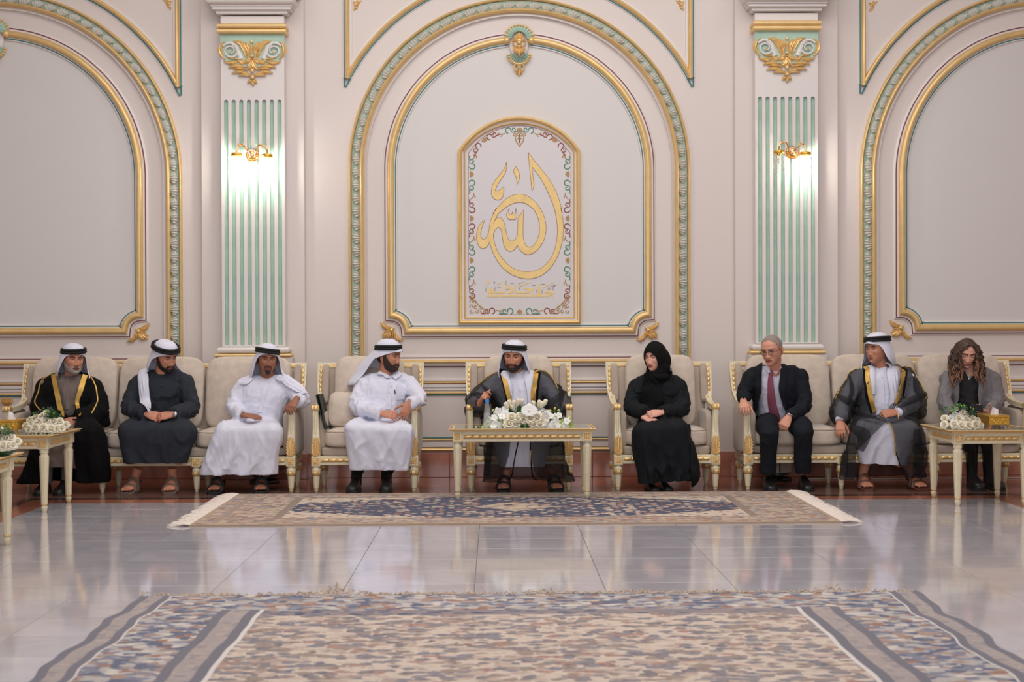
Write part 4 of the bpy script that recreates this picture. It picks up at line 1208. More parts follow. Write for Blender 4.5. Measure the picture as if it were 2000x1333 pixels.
# ================================================================== TABLES
def table(label, loc, lx, ly, ox, oy, h=.552):
    """lx, ly: leg spacing; ox, oy overhang of the top beyond the leg axes"""
    root = thing('coffee_table' if lx > .8 else 'side_table', label, 'table', loc)
    hx, hy = lx/2, ly/2
    for sx in (-1, 1):
        for sy in (-1, 1):
            x, y = sx*hx, sy*hy
            mb = MB(); mb.lathe([(.0125, 0), (.016, .004), (.0215, .03), (.0225, .04), (.016, .052), (.016, .056), (.0215, .060), (.0225, .066), (.034, .39), (.0345, .398), (.027, .412), (.027, .420), (.031, .424), (.031, h-.105)], 8, (x, y, 0), a0=PI/8)
            l = obj('leg', mb, 'cream', root)
            mb = MB(); mb.lathe([(.017, .050), (.024, .054), (.024, .060), (.018, .063)], 12, (x, y, 0)); obj('gilt_ring', mb, 'goldhi', l)
            mb = MB(); mb.box(x-.035, x+.035, y-.035, y+.035, h-.105, h-.018, .003); b = obj('corner_block', mb, 'cream', root, smooth=False)
            if sy < 0: obj('rosette', rosette_mb(x, y-.036, h-.062, .024), 'goldhi', b)
    for sy in (-1, 1):
        mb = MB(); y = sy*hy; mb.box(-hx+.034, hx-.034, y-.024, y+.024, h-.103, h-.018, .003); obj('apron', mb, 'cream', root, smooth=False)
    obj('gilt_rope', rope_mb(-hx+.05, hx-.05, -hy-.024, h-.064, .032, pitch=.060), 'goldhi', root)
    for sx in (-1, 1):
        x = sx*hx; mb = MB(); mb.box(x-.024, x+.024, -hy+.034, hy-.034, h-.103, h-.018, .003); obj('apron', mb, 'cream', root, smooth=False)
        mb = MB()
        n = int((ly-.12)/.026)
        for i in range(n):
            y = -hy+.06+(ly-.12)*(i+.5)/n
            mb.tube([(x+sx*.024, y-.012, h-.050), (x+sx*.030, y-.006, h-.06), (x+sx*.030, y+.004, h-.07), (x+sx*.024, y+.010, h-.080)], [(.002, .003), (.005, .008), (.005, .008), (.002, .003)], 6)
        obj('gilt_gadroon', mb, 'goldhi', root)
    mb = MB(); mb.box(-hx-ox, hx+ox, -hy-oy, hy+oy, h-.020, h-.004, .003); obj('table_top', mb, 'cream', root, smooth=False)
    mb = MB(); P = [(-hx-ox, -hy-oy), (hx+ox, -hy-oy), (hx+ox, hy+oy), (-hx-ox, hy+oy)]
    R = []
    for (e, z) in ((-.012, h-.020), (.004, h-.018), (.006, h-.010), (.003, h-.003), (-.016, h-.001), (-.018, h-.006)):
        R.append([(p[0]+math.copysign(e, p[0]), p[1]+math.copysign(e, p[1]), z) for p in P])
    mb.loft(R, False, False); obj('gilt_edge', mb, 'gold', root, smooth=False)
    mb = MB(); mb.box(-hx-ox+.018, hx+ox-.018, -hy-oy+.018, hy+oy-.018, h-.0045, h, .001); obj('inset_top', mb, 'glasstop', root, smooth=False)
    return root
TC = table('long cream and gilt table with white lily, orchid and rose centrepiece', (.2, 10.28, .013), .985, .36, .045, .050, .535)
TRT = table('square cream and gilt side table beside the woman holding a phone', (3.60, 9.895, 0), .49, .53, .062, .060, .556)
TL1 = table('square cream and gilt side table in front of the white-bearded man', (-3.475, 9.82, 0), .49, .54, .062, .060, .556)
TL2 = table('square cream and gilt side table cut by the picture edge', (-3.205, 7.81, 0), .49, .54, .062, .060, .556)
# ================================================================== PEOPLE
def npv(v): return np.array([v[0], v[1], v[2]], float)
def A3(px, py, Y): return npv(at(px, py, Y))
_CR, _CU, _FW, _CP = npv(CR), npv(CU), npv(fw), npv(CP)
def project(P):
    v = np.asarray(P)-_CP; z = v @ _FW
    return 1000+FPX*(v @ _CR)/z, 666.5-FPX*(v @ _CU)/z
def unit(v): v = np.asarray(v, float); return v/(np.linalg.norm(v)+1e-12)
def inside(px, py, poly):
    poly = np.asarray(poly, float); r = np.zeros(len(px), bool); j = len(poly)-1
    for i in range(len(poly)):
        xi, yi = poly[i]; xj, yj = poly[j]
        c = ((yi > py) != (yj > py)) & (px < (xj-xi)*(py-yi)/(yj-yi+1e-12)+xi)
        r ^= c; j = i
    return r
def g2(x, y): return np.exp(-(x*x+y*y))
def sstep(a, b, x):
    t = np.clip((x-a)/(b-a), 0, 1); return t*t*(3-2*t)

HNU, HNV = 96, 96
def head_grid(wide=1.0, jaw=1.0, nose=1.0):
    u = np.arange(HNU)*2*PI/HNU
    phi = u-.42*np.sin(u)                       # 0 = face, dense in front
    z = .118*np.cos(np.linspace(.0001, PI-.0001, HNV+1))
    zt = [-.118, -.112, -.10, -.085, -.06, -.03, 0, .03, .06, .09, .11, .118]
    wx_ = np.interp(z, zt, [.002, .022, .038*jaw, .050*jaw, .0635*jaw, .072, .0765, .0765, .070, .053, .028, .001])*wide
    yf_ = np.interp(z, zt, [.045, .066, .080, .086, .0885, .0885, .089, .091, .084, .062, .032, .001])
    yb_ = np.interp(z, zt, [-.02, .0, .022, .045, .068, .090, .103, .105, .098, .077, .046, .001])
    Z, PH = np.meshgrid(z, phi, indexing='ij')
    s, c = np.sin(PH), np.cos(PH)
    e = np.where(c > 0, 2/2.35, 1.0)
    X = wx_[:, None]*np.sign(s)*np.abs(s)**e
    Y = np.where(c > 0, -yf_[:, None]*np.abs(c)**e, yb_[:, None]*np.abs(c))
    fm = sstep(.1, .55, c); ax = np.abs(X)
    nb = np.interp(Z, [-.052, -.047, -.040, -.030, .0, .022], [0, .014, .024, .021, .009, 0])*nose
    nw = np.interp(Z, [-.05, -.03, .02], [.0125, .0105, .0085])
    d = nb*np.exp(-(X/nw)**2) + .009*g2((ax-.0135)/.0065, (Z+.041)/.0075)
    d += -.0105*g2((ax-.032)/.017, (Z-.003)/.0115) - .004*g2((ax-.015)/.007, (Z-.004)/.012)
    d += .0045*g2((ax-.03)/.026, (Z-.024)/.009) + .0055*g2((ax-.043)/.02, (Z+.022)/.018)
    d += -.003*g2((ax-.034)/.010, (Z+.052)/.018)
    d += .004*g2(X/.022, (Z+.058)/.012) + .0036*g2(X/.019, (Z+.0625)/.0042) + .0044*g2(X/.017, (Z+.0735)/.005) - .0036*g2(X/.024, (Z+.0682)/.0026)
    d += .0065*g2(X/.018, (Z+.1)/.013) - .003*g2(X/.02, (Z+.086)/.006)
    Y = Y - d*fm
    P = np.stack([X, Y, Z], -1)
    ang = np.degrees(np.abs(np.arctan2(np.sin(PH), np.cos(PH))))
    return P, ang, PH
def grid_normals(P):
    du = np.roll(P, -1, 1)-np.roll(P, 1, 1); dv = np.gradient(P, axis=0)
    N = np.cross(dv, du); N /= np.linalg.norm(N, axis=2)[..., None]+1e-12
    c = np.array([0, .01, 0]); s = np.sign(((P-c)*N).sum(2).mean()); return N*s

def rot_head(yaw, pitch, roll):
    return np.array(Matrix.Rotation(math.radians(yaw), 3, 'Z') @ Matrix.Rotation(math.radians(pitch), 3, 'X') @ Matrix.Rotation(math.radians(roll), 3, 'Y'))

class Fig:
    def __init__(s, label, base):
        s.base = np.array([base[0], base[1], 0.0])
        s.mb = MB(); s.label = label; s.kids = []
        s.skin = 'skin2'; s.lip = 'lip'
    # every part is built in world space and shifted to the figure's base on linking
    def kid(s, name, mb, m, thick=0): s.kids.append((name, mb, m, thick))
    def kidVF(s, name, V, F, m, thick=0.0): s.kids.append((name, (V, F), m, thick))
    def finish(s):
        o = obj('person', s.mb, [s.skin, s.lip], None, True, s.base)
        o.location = s.base; tag(o, s.label, 'person')
        s.o = o
        for (n, g, m, th) in s.kids:
            if isinstance(g, tuple): fobj(n, g[0], g[1], m, o, s.base, th)
            else:
                k = obj(n, g, m, o, True, s.base)
                if th: md = k.modifiers.new('thick', 'SOLIDIFY'); md.thickness = th; md.offset = 0
        return o
    # ---- head
    def head(s, c, yaw, pitch=0, roll=0, sc=1.0, wide=1.0, jaw=1.0, nose=1.0, beard=None, bmat='hairb', brow='hairk', hair=None, hmat='hairk', shut=False, look=0.0, ears=True):
        P, ang, PH = head_grid(wide, jaw, nose); N = grid_normals(P)
        s.hc = np.asarray(c, float); s.R = rot_head(yaw, pitch, roll); s.sc = sc; s.yaw = yaw
        W = lambda Q: s.hc + (np.asarray(Q)*sc) @ s.R.T
        s.W = W; s.HP, s.HN, s.Hang = P, N, ang
        F = []
        b = HNU
        for j in range(HNV):
            for i in range(HNU):
                F.append((j*b+i, (j+1)*b+i, (j+1)*b+(i+1) % b, j*b+(i+1) % b))
        s.mb.add(W(P.reshape(-1, 3)), F)
        # lips
        cen = (P[:-1]+P[1:])/2; cen = (cen+np.roll(cen, -1, 1))/2
        lipm = (cen[..., 1] < -.05) & (((cen[..., 0]/.025)**2+((cen[..., 2]+.068)/.0105)**2) < 1)
        li = len(s.mb.I)-HNU*HNV
        for k, v in enumerate(lipm.reshape(-1)):
            if v: s.mb.I[li+k] = 1
        if ears:
            for sg in (-1, 1):
                Rm = np.array(Matrix.Rotation(sg*.35, 3, 'Z') @ Matrix.Rotation(-.15, 3, 'X'))
                e = MB(); e.ell((sg*.078*wide, .018, -.008), (.007, .019, .031), 12, 10, Rm); e.ell((sg*.080*wide, .022, .004), (.006, .016, .021), 10, 8, Rm); e.ell((sg*.077*wide, .012, -.032), (.006, .009, .011), 8, 6)
                s.mb.add(W(e.verts()), e.F)
        # eyes
        for sg in (-1, 1):
            ec = np.array([sg*.0315, -.0695, .003])
            e = MB(); e.ell(ec, (.0135, .0125, .0118), 14, 10); 
            if not shut:
                k = MB(); k.add(W(e.verts()), e.F); s.kid('eye', k, 'eyew')
                dr = unit((math.sin(math.radians(look)), -math.cos(math.radians(look)), -.03))
                e = MB(); e.ell(ec+dr*.0085, (.0062, .0052, .0064), 10, 8); k = MB(); k.add(W(e.verts()), e.F); s.kid('iris', k, 'eyed')
            # lids: patches of a slightly larger ball
            lid = MB()
            for (a0, a1) in (((18, 95) if not shut else (-35, 95)), (-80, -30)):
                G = np.zeros((7, 13, 3))
                for i in range(7):
                    el = math.radians(a0+(a1-a0)*i/6)
                    for j in range(13):
                        az = math.radians(-82+164*j/12)
                        r = .0146
                        G[i, j] = ec+np.array([r*1.02*math.sin(az)*math.cos(el*.92), -r*.97*math.cos(az)*math.cos(el), r*.92*math.sin(el)])
                lid.grid(G)
            s.mb.add(W(lid.verts()), lid.F)
            # lash line
            e = MB(); el = math.radians(16 if not shut else -34)
            Q = [W(ec+np.array([.0150*math.sin(az), -.0146*math.cos(az)*math.cos(el), .0140*math.sin(el)*(1-.35*abs(math.sin(az)))])) for az in np.radians(np.linspace(-80, 80, 9))]
            e.tube(Q, [.0004]+[.0012]*7+[.0004], 5); s.kid('eyelashes', e, 'eyed')
        X, Z = P[..., 0], P[..., 2]; ax = np.abs(X)
        front = P[..., 1] < -.03
        bz = .0225+.004*np.sin(np.clip((ax-.012)/.045, 0, 1)*PI)
        bm = front & (ax > .010) & (ax < .056) & (np.abs(Z-bz) < np.where(ax < .045, .0048, .0034)*(1.2 if brow == 'hairk' else 1))
        s.shell('eyebrow', bm & (X > 0), brow, .0026, .0006, 220, grow=0); s.shell('eyebrow', bm & (X < 0), brow, .0026, .0006, 220, grow=0)
        if beard:
            zc = np.interp(ang, [0, 22, 32, 45, 58, 68, 78, 88], {'full': [-.046, -.047, -.060, -.055, -.036, -.008, .012, .014], 'short': [-.046, -.048, -.066, -.062, -.046, -.012, .012, .014],
                                                                'goatee': [-.045, -.047, -.2, -.2, -.2, -.2, -.2, -.2], 'side': [-.3]*5+[-.02, .012, .014]}[beard])
            m = (Z < zc) & (ang < 92) & (P[..., 1] < .03)
            lips = ((X/.022)**2+((Z+.0690)/.0080)**2) < 1
            m &= ~lips
            if beard in ('full', 'short'): m &= ~((Z > -.088) & (Z < -.077) & (ax > .004) & (ax < .016) & False)
            if beard == 'goatee':
                m = ((Z < zc) & (ang < 25) & ~lips & ((Z > -.061) | (Z < -.080) | (ax > .019))) | ((ang > 72) & (ang < 90) & (Z < .03) & (Z > -.03))
                m &= ~((Z < -.05) & (Z > -.062) & (ax < .006) & False)
            s.shell('beard', m, bmat, {'full': .0075, 'short': .0042, 'goatee': .0035, 'side': .004}[beard], .0022, 160)
        if hair == 'short':
            hl = np.interp(ang, [0, 20, 38, 52, 62, 70, 78, 88, 110, 180], [.088, .088, .078, .070, .050, .020, -.010, .030, -.045, -.062])
            hl = hl+.005*pnoise(P.reshape(-1, 3)*55).reshape(Z.shape)*2; s.shell('hair', Z > hl, hmat, .0026, .0012, 140)
        if hair == 'back':
            hl = np.interp(ang, [0, 60, 72, 80, 88, 110, 180], [.2, .2, .03, -.01, .03, -.05, -.06]); s.shell('hair', Z > hl, hmat, .004, .0016, 140)
        return W
    def shell(s, name, mask, m, h, rough, fr, grow=1):
        P, N = s.HP, s.HN
        # faces wholly in the mask; offset fades to the border
        mk = mask.astype(float)
        f = mk.copy()
        for _ in range(2): f = (f+np.roll(f, 1, 1)+np.roll(f, -1, 1)+np.vstack([f[1:], f[-1:]])+np.vstack([f[:1], f[:-1]]))/5
        off = h*np.clip((f-.25)*1.7, .0, 1)
        nz = pnoise(P.reshape(-1, 3)*fr).reshape(f.shape)
        Q = P + N*(off+rough*nz*(off > .3*h)+.0006)[..., None]
        n = HNU
        F = []
        for j in range(HNV):
            for i in range(n):
                if mask[j, i] and mask[j+1, i] and mask[j, (i+1) % n] and mask[j+1, (i+1) % n]:
                    F.append((j*n+i, (j+1)*n+i, (j+1)*n+(i+1) % n, j*n+(i+1) % n))
        if not F: return
        s.kidVF(name, s.W(Q.reshape(-1, 3)), np.array(F), m)
    # ---- body under the clothes
    def torso_rings(s, pel, neck, lr, bulk=1.0, add=0.0, n=28, dep=1.0, belly=0.0):
        ax = neck-pel; L = np.linalg.norm(ax); a = ax/L
        w_ = unit(lr-a*np.dot(lr, a)); d_ = np.cross(a, w_)      # d_ points to +Y side or -Y
        if d_[1] > 0: d_ = -d_
        t = np.arange(n)*2*PI/n; R = []
        for (f, w, d) in ((-.14, .12, .10), (-.06, .17, .14), (.0, .185, .145), (.2, .175, .14), (.4, .172, .138), (.6, .18, .132), (.75, .185, .122), (.86, .175, .105), (.93, .135, .085), (.975, .088, .07), (1.0, .066, .064)):
            w = w*bulk+add; d = (d*dep)*bulk+add
            bl = belly*math.exp(-((f-.25)/.22)**2)
            c = pel+a*L*f
            ct, st = np.cos(t), np.sin(t)
            dd = d+bl*np.clip(st, 0, 1)
            R.append(c + np.outer(np.sign(ct)*np.abs(ct)**.85*w, w_) + np.outer(np.sign(st)*np.abs(st)**.9*dd, d_))
        return R
    def bare(s, pel, neck, shA, shB, arms, legs):
        s.mb.loft(s.torso_rings(pel, neck, shB-shA, .74, 0))
        nb = neck; hb = s.W((0, .018, -.075))
        s.mb.tube([nb-np.array([0, 0, .03]), nb*.6+hb*.4, hb, s.W((0, .015, -.02))], [.064, .055, .056, .05], 14)
        for P in arms: s.mb.tube(P, [.045, .040, .036, .026][:len(P)] if len(P) == 4 else [.045, .04, .027], 10)
        for P in legs: s.mb.tube(P, [.06, .036, .030][:len(P)], 10)
    def hand(s, wr, d, up, side, curl=(25, 30, 20), spread=3, thumb=(35, 15), sc=1.0, fing=None):
        """side +1 = subject's right hand. d finger direction, up = back of the hand"""
        X = unit(d); Zv = unit(np.asarray(up, float)-X*np.dot(up, X)); Yv = np.cross(Zv, X)
        m = MB()
        def L(p): return np.asarray(wr)+sc*(p[0]*X+p[1]*side*Yv+p[2]*Zv)
        def ring(x, w, h, z0=0): 
            t = np.arange(14)*2*PI/14
            return [L((x, w*math.cos(a)*(1), h*math.sin(a)+z0)) for a in t]
        R = [ring(-.03, .026, .020), ring(0, .027, .018), ring(.03, .035, .017), ring(.06, .041, .0145), ring(.085, .041, .0125), ring(.096, .036, .009)]
        if side < 0: R = [r[::-1] for r in R]
        m.loft(R)
        for k, (y, ln, r) in enumerate(((.030, .072, .0088), (.0105, .080, .0092), (-.0095, .074, .0088), (-.0285, .058, .0078))):
            cu = curl if fing is None else fing[k]
            a = 0; p = np.array([.082, y, .001]); yaw = math.radians((1.4-k)*spread)
            P = [L(p-np.array([.02, 0, 0])), L(p)]; Rr = [r*.9, r*1.05]
            for seg, cang in zip((.46, .30, .24), cu):
                a += math.radians(cang)
                p = p+ln*seg*np.array([math.cos(a)*math.cos(yaw), math.cos(a)*math.sin(yaw), -math.sin(a)])
                P.append(L(p)); Rr.append(r*(.98 if seg > .4 else .9 if seg > .27 else .72))
            P.append(P[-1]+(P[-1]-P[-2])*.12); Rr.append(r*.35)
            m.tube(P, [q*sc for q in Rr], 8)
        b = np.array([.018, .022, -.004]); th = math.radians(thumb[0]); cu = math.radians(thumb[1])
        P = [L(b)]; p = b; Rr = [.0125]
        a = th
        for ln, r in ((.040, .0125), (.032, .0105), (.026, .0085)):
            p = p+ln*np.array([math.cos(a), math.sin(a), -.35]); P.append(L(p)); Rr.append(r); a -= cu
        P.append(P[-1]+(P[-1]-P[-2])*.15); Rr.append(.004)
        m.tube(P, [q*sc for q in Rr], 8)
        V, F = remesh(m, .0036*sc, 2)
        s.mb.add(V, F.tolist())
    def foot(s, heel, d, toes=True, sc=1.0, ank=None):
        X = unit((d[0], d[1], 0)); Zv = np.array([0, 0, 1.]); Yv = np.cross(Zv, X)
        def L(p): return np.asarray(heel)+sc*(p[0]*X+p[1]*Yv+p[2]*Zv)
        t = np.arange(14)*2*PI/14; R = []
        for (x, w, h, z) in ((-.012, .014, .018, .028), (.0, .027, .030, .032), (.04, .031, .042, .044), (.08, .033, .040, .046), (.12, .038, .030, .036), (.16, .045, .022, .026), (.19, .046, .017, .022), (.205, .040, .012, .02)):
            R.append([L((x, w*math.cos(a), z+h*math.sin(a))) for a in t])
        s.mb.loft(R)
        for k, (y, l, r) in enumerate(((-.028, .034, .0125), (-.008, .030, .0095), (.008, .025, .0088), (.022, .018, .0085), (.034, .010, .008))):
            s.mb.ell(L((.205+l*.35, y, .019)), (r*sc*1.05, (l*.7+.006)*sc if False else r*sc*1.5, r*sc), 10, 8)
        if ank is not None: s.mb.tube([L((.03, 0, .05)), L((.03, 0, .10)), ank], [.036*sc, .034*sc, .042*sc], 12)
        return L
    def shoe(s, name, heel, d, m, kind='oxford', sc=1.0, shaft=None):
        X = unit((d[0], d[1], 0)); Zv = np.array([0, 0, 1.]); Yv = np.cross(Zv, X)
        def L(p): return np.asarray(heel)+sc*(p[0]*X+p[1]*Yv+p[2]*Zv)
        mb = MB(); t = np.arange(18)*2*PI/18
        th = .018 if kind in ('oxford', 'flat') else .03
        prof = [(-.022, .016, .03), (-.014, .033, .062), (.02, .038, .085), (.06, .040, .090), (.10, .041, .074), (.14, .047, .056), (.19, .050, .044), (.23, .046, .038), (.255, .034, .030), (.268, .016, .018)]
        if kind == 'flat': prof = [(x, w*.9, h*.6) for x, w, h in prof]
        if kind == 'chunky': prof = [(x, w*1.08, h*1.12) for x, w, h in prof]
        R = []
        for (x, w, h) in prof:
            r = []
            for a in t:
                st = math.sin(a); ct = math.cos(a)
                r.append(L((x, w*np.sign(ct)*abs(ct)**.7, th+max(0, st)**.75*h if st > 0 else th*.6)))
            R.append(r)
        mb.loft(R)
        if shaft is not None:
            mb.tube([L((.022, 0, .05)), L((.020, 0, .11)), np.asarray(shaft)*.4+L((.018, 0, .14))*.6, shaft], [.044*sc, .043*sc, .047*sc, .052*sc], 16)
        s.kid(name, mb, m)
        so = MB(); R = []
        for zz in (0.0, th):
            R.append([L((x, w*1.06*sg, zz)) for (x, w, h) in prof for sg in (1,)] + [L((x, -w*1.06, zz)) for (x, w, h) in prof[::-1]])
        so.loft(R); s.kid('sole', so, 'rubber')
    def sandal(s, heel, d, m, ank, sc=1.0, straps=((.06, .16), (.125, .155)), wd=.026):
        L = s.foot(np.asarray(heel)+np.array([0, 0, .022]), d, True, sc, ank)
        L2 = lambda p: L(p)-np.array([0, 0, .022])
        so = MB(); R = []
        prof = [(-.025, .02), (-.01, .036), (.05, .038), (.12, .044), (.18, .053), (.225, .050), (.25, .032)]
        for zz, k in ((0, 1.0), (.02, 1.03), (.024, .98)):
            R.append([L2((x, w*k, zz)) for x, w in prof]+[L2((x, -w*k, zz)) for x, w in prof[::-1]])
        so.loft(R); s.kid('sandal_sole', so, m)
        st = MB()
        for (x, top, w, hz) in ((.165, .05, .05, .050), (.095, .05, .042, .092)):
            Q = []
            for a in np.linspace(-.05, PI+.05, 13):
                Q.append(L2((x-.012*math.sin(a), w*math.cos(a)*1.02, .022+hz*max(0, math.sin(a))**.8)))
            st.tube(Q, [(.0035, wd/2+.004)]*13, 8, up=(0, 0, 1))
        Q = [L2((.09, .043, .05)), L2((.03, .042, .07)), L2((-.018, .03, .085)), L2((-.026, 0, .088)), L2((-.018, -.03, .085)), L2((.03, -.042, .07)), L2((.09, -.043, .05))]
        st.tube(Q, [(.0035, .010)]*7, 8)
        s.kid('sandal_straps', st, m)
    # ---- cloth
    def cloth(s, build, voxel=.0105, smooth=3, wr=(.008, .0035), fr=(8, 19), an=(1, 1, .33), seed=0, amp=None):
        m = MB(); build(m)
        V, F = remesh(m, voxel, smooth)
        N = vnorm(V, F)
        o = np.array([seed*7.3, seed*3.1, seed*5.7])
        wv = np.stack([pnoise(V*3+o), pnoise(V*3+o+31), pnoise(V*3+o+67)], 1)*.9
        q = (V*np.array(an))
        n1 = pnoise(q*fr[0]+wv+o); n2 = pnoise(q*fr[1]+wv*2+o+11)
        r1 = np.clip(1-np.abs(n1)*4.2, 0, 1)**1.5; r2 = np.clip(1-np.abs(n2)*4.0, 0, 1)**1.5
        m_ = .35+1.3*np.clip(pnoise(V*2.7+o+91)+.35, 0, 1)
        d = (wr[0]*(r1*1.5-.4)+wr[1]*(r2*1.5-.35))*m_
        fo = np.zeros(len(V))
        for (c_, r_, a_) in getattr(s, 'focus', []): fo = np.maximum(fo, a_*np.exp(-((V-c_)**2).sum(1)/(r_*r_)))
        q3 = V*np.array([.8, 1, 1.5]); n3 = pnoise(q3*13+wv*1.5+o+47); r3_ = np.clip(1-np.abs(n3)*4.0, 0, 1)**1.4
        d = d+fo*.012*(r3_*1.5-.35)
        V = V+N*d[:, None]
        V = lapl(V, F, 1, .4)
        if getattr(s, 'hem', None):
            fz = V[F][:, :, 2].mean(1); nz = N[F].mean(1)[:, 2]; F = F[~((nz < -.45) & (fz < s.hem))]
            V = relax_edge(V, F, 3)
        return V, F

def stadium(A, B, d, e, r, rb=None, n=(22, 12), sag=0.0, fold=None):
    """ring round the segment A-B: +d side first. r = radius along d on the front, rb behind"""
    rb = r if rb is None else rb
    P = []
    n1, n2 = n
    for i in range(n1):
        u = -1+2*i/n1
        o = r-sag*(1-u*u)+(fold(u, 1) if fold else 0)
        P.append((A*(1-u)+B*(1+u))/2+d*o)
    for i in range(n2):
        a = PI/2-PI*i/n2; rr = (r if a > 0 else rb)
        P.append(B+d*rr*math.sin(a)+e*min(r, rb)*1.0*math.cos(a)+(d*math.sin(a)+e*math.cos(a))*(fold(1+.3*i/n2, 1) if fold else 0))
    for i in range(n1):
        u = 1-2*i/n1
        P.append((A*(1-u)+B*(1+u))/2-d*(rb+(fold(u, -1) if fold else 0)))
    for i in range(n2):
        a = -PI/2-PI*i/n2; rr = (r if math.sin(a) > 0 else rb)
        P.append(A+d*rr*math.sin(a)+e*min(r, rb)*math.cos(a)+(d*math.sin(a)+e*math.cos(a))*(fold(-1-.3*i/n2, 1) if fold else 0))
    return P

def skirt(m, hipA, hipB, kA, kB, hA, hB, rt=.088, rk=.085, rh=(.075, .10), sag=.02, famp=.02, fk=3.2, seed=0, flare=1.0, extra=0.0):
    e = unit(kB-kA); R = []
    def d_of(a): return np.array([0, -math.sin(a), math.cos(a)])
    for t in (0, .3, .6, .85):
        A = hipA*(1-t)+kA*t; B = hipB*(1-t)+kB*t
        f = (lambda u, sd, t=t: .010*pnoise(np.array([[u*2.2+seed*3.7, t*1.5, seed+.5]]))[0]*2)
        R.append(stadium(A, B, d_of(.05+.1*t), e, rt+extra, sag=sag*(.4+t*.6), fold=f))
    for a in (25, 50, 72):
        R.append(stadium(kA+np.array([0, -.0, -.0]), kB, d_of(math.radians(a)), e, rk+extra, sag=sag, fold=None))
    for t in (.12, .28, .45, .62, .8, .92, 1.0):
        A = kA*(1-t)+hA*t; B = kB*(1-t)+hB*t
        f = (lambda u, sd, t=t: famp*(t**.8)*(math.sin(fk*PI*(u+.12*math.sin(4*t+seed))+seed*1.7+(0 if sd > 0 else 1.3)) + .8*pnoise(np.array([[u*3.1+seed*5.1, t*1.0, seed+.3]]))[0]*2))
        rf = rk*(1-t)+rh[0]*t; rb = rk*(1-t)+rh[1]*t
        R.append(stadium(A, B, d_of(PI/2), e, rf+extra, rb+extra, sag=sag*(1-t)+.012*t, fold=f))
    m.loft(R)

def sleeve(m, P, R, n=14):
    # densify
    P = [np.asarray(p, float) for p in P]; Q = [P[0]]; S = [R[0]]
    for a, b, r0_, r1 in zip(P[:-1], P[1:], R[:-1], R[1:]):
        for t in (.33, .67, 1.0): Q.append(a*(1-t)+b*t); S.append(r0_*(1-t)+r1*t)
    # round the elbow
    Q2 = [Q[0]]+[(Q[i-1]+2*Q[i]+Q[i+1])/4 for i in range(1, len(Q)-1)]+[Q[-1]]
    m.tube(Q2, S, n)

class Surf:
    def __init__(s, V, F): s.b = BVHTree.FromPolygons(V.tolist(), [list(dict.fromkeys(f)) for f in F.tolist()])
    def hit(s, px, py, Yd=10.8):
        d = ray(px, py).normalized()
        h = s.b.ray_cast(CP, d)
        if h[0] is None:
            p = at(px, py, Yd); n = s.b.find_nearest(p)
            return npv(n[0]), npv(n[1])
        n = npv(h[1]); n = n if np.dot(n, npv(d)) < 0 else -n
        return npv(h[0]), n
def ribbon(surf, pts, w, off=.006, m=None, k=5, curve=.0, thick=.003, Yd=10.8, cross=1, jit=0):
    """strip following photo-space polyline on a cloth surface. w: width in metres (scalar or per point)"""
    pts = np.asarray(pts, float); L = np.concatenate([[0], np.cumsum(np.linalg.norm(np.diff(pts, axis=0), axis=1))])
    n = max(4, int(L[-1]/k)); q = np.linspace(0, L[-1], n)
    px = np.interp(q, L, pts[:, 0]); py = np.interp(q, L, pts[:, 1])
    W_ = np.interp(q, L, w) if not np.isscalar(w) else np.full(n, w)
    C = []; Nn = []
    for a, b in zip(px, py):
        p, nn = surf.hit(a, b, Yd); C.append(p); Nn.append(nn)
    C = np.array(C); Nn = np.array(Nn)
    for _ in range(2):
        C[1:-1] = (C[:-2]+2*C[1:-1]+C[2:])/4; Nn[1:-1] = (Nn[:-2]+2*Nn[1:-1]+Nn[2:])/4
    Nn /= np.linalg.norm(Nn, axis=1)[:, None]+1e-9
    T = np.gradient(C, axis=0); T /= np.linalg.norm(T, axis=1)[:, None]+1e-9
    S = np.cross(T, Nn); S /= np.linalg.norm(S, axis=1)[:, None]+1e-9
    mb = m or MB(); rings = []
    for i in range(n):
        c = C[i]+Nn[i]*off; h = W_[i]/2
        R = []
        us = np.linspace(-1, 1, 2+cross*2)
        for u in us: R.append(c+S[i]*h*u+Nn[i]*(thick+curve*(1-u*u)+jit*math.sin(3.1*u*PI+i*.4)))
        for u in us[::-1]: R.append(c+S[i]*h*u-Nn[i]*thick+Nn[i]*(curve*(1-u*u)+jit*math.sin(3.1*u*PI+i*.4)))
        rings.append(R)
    mb.loft(rings); return mb

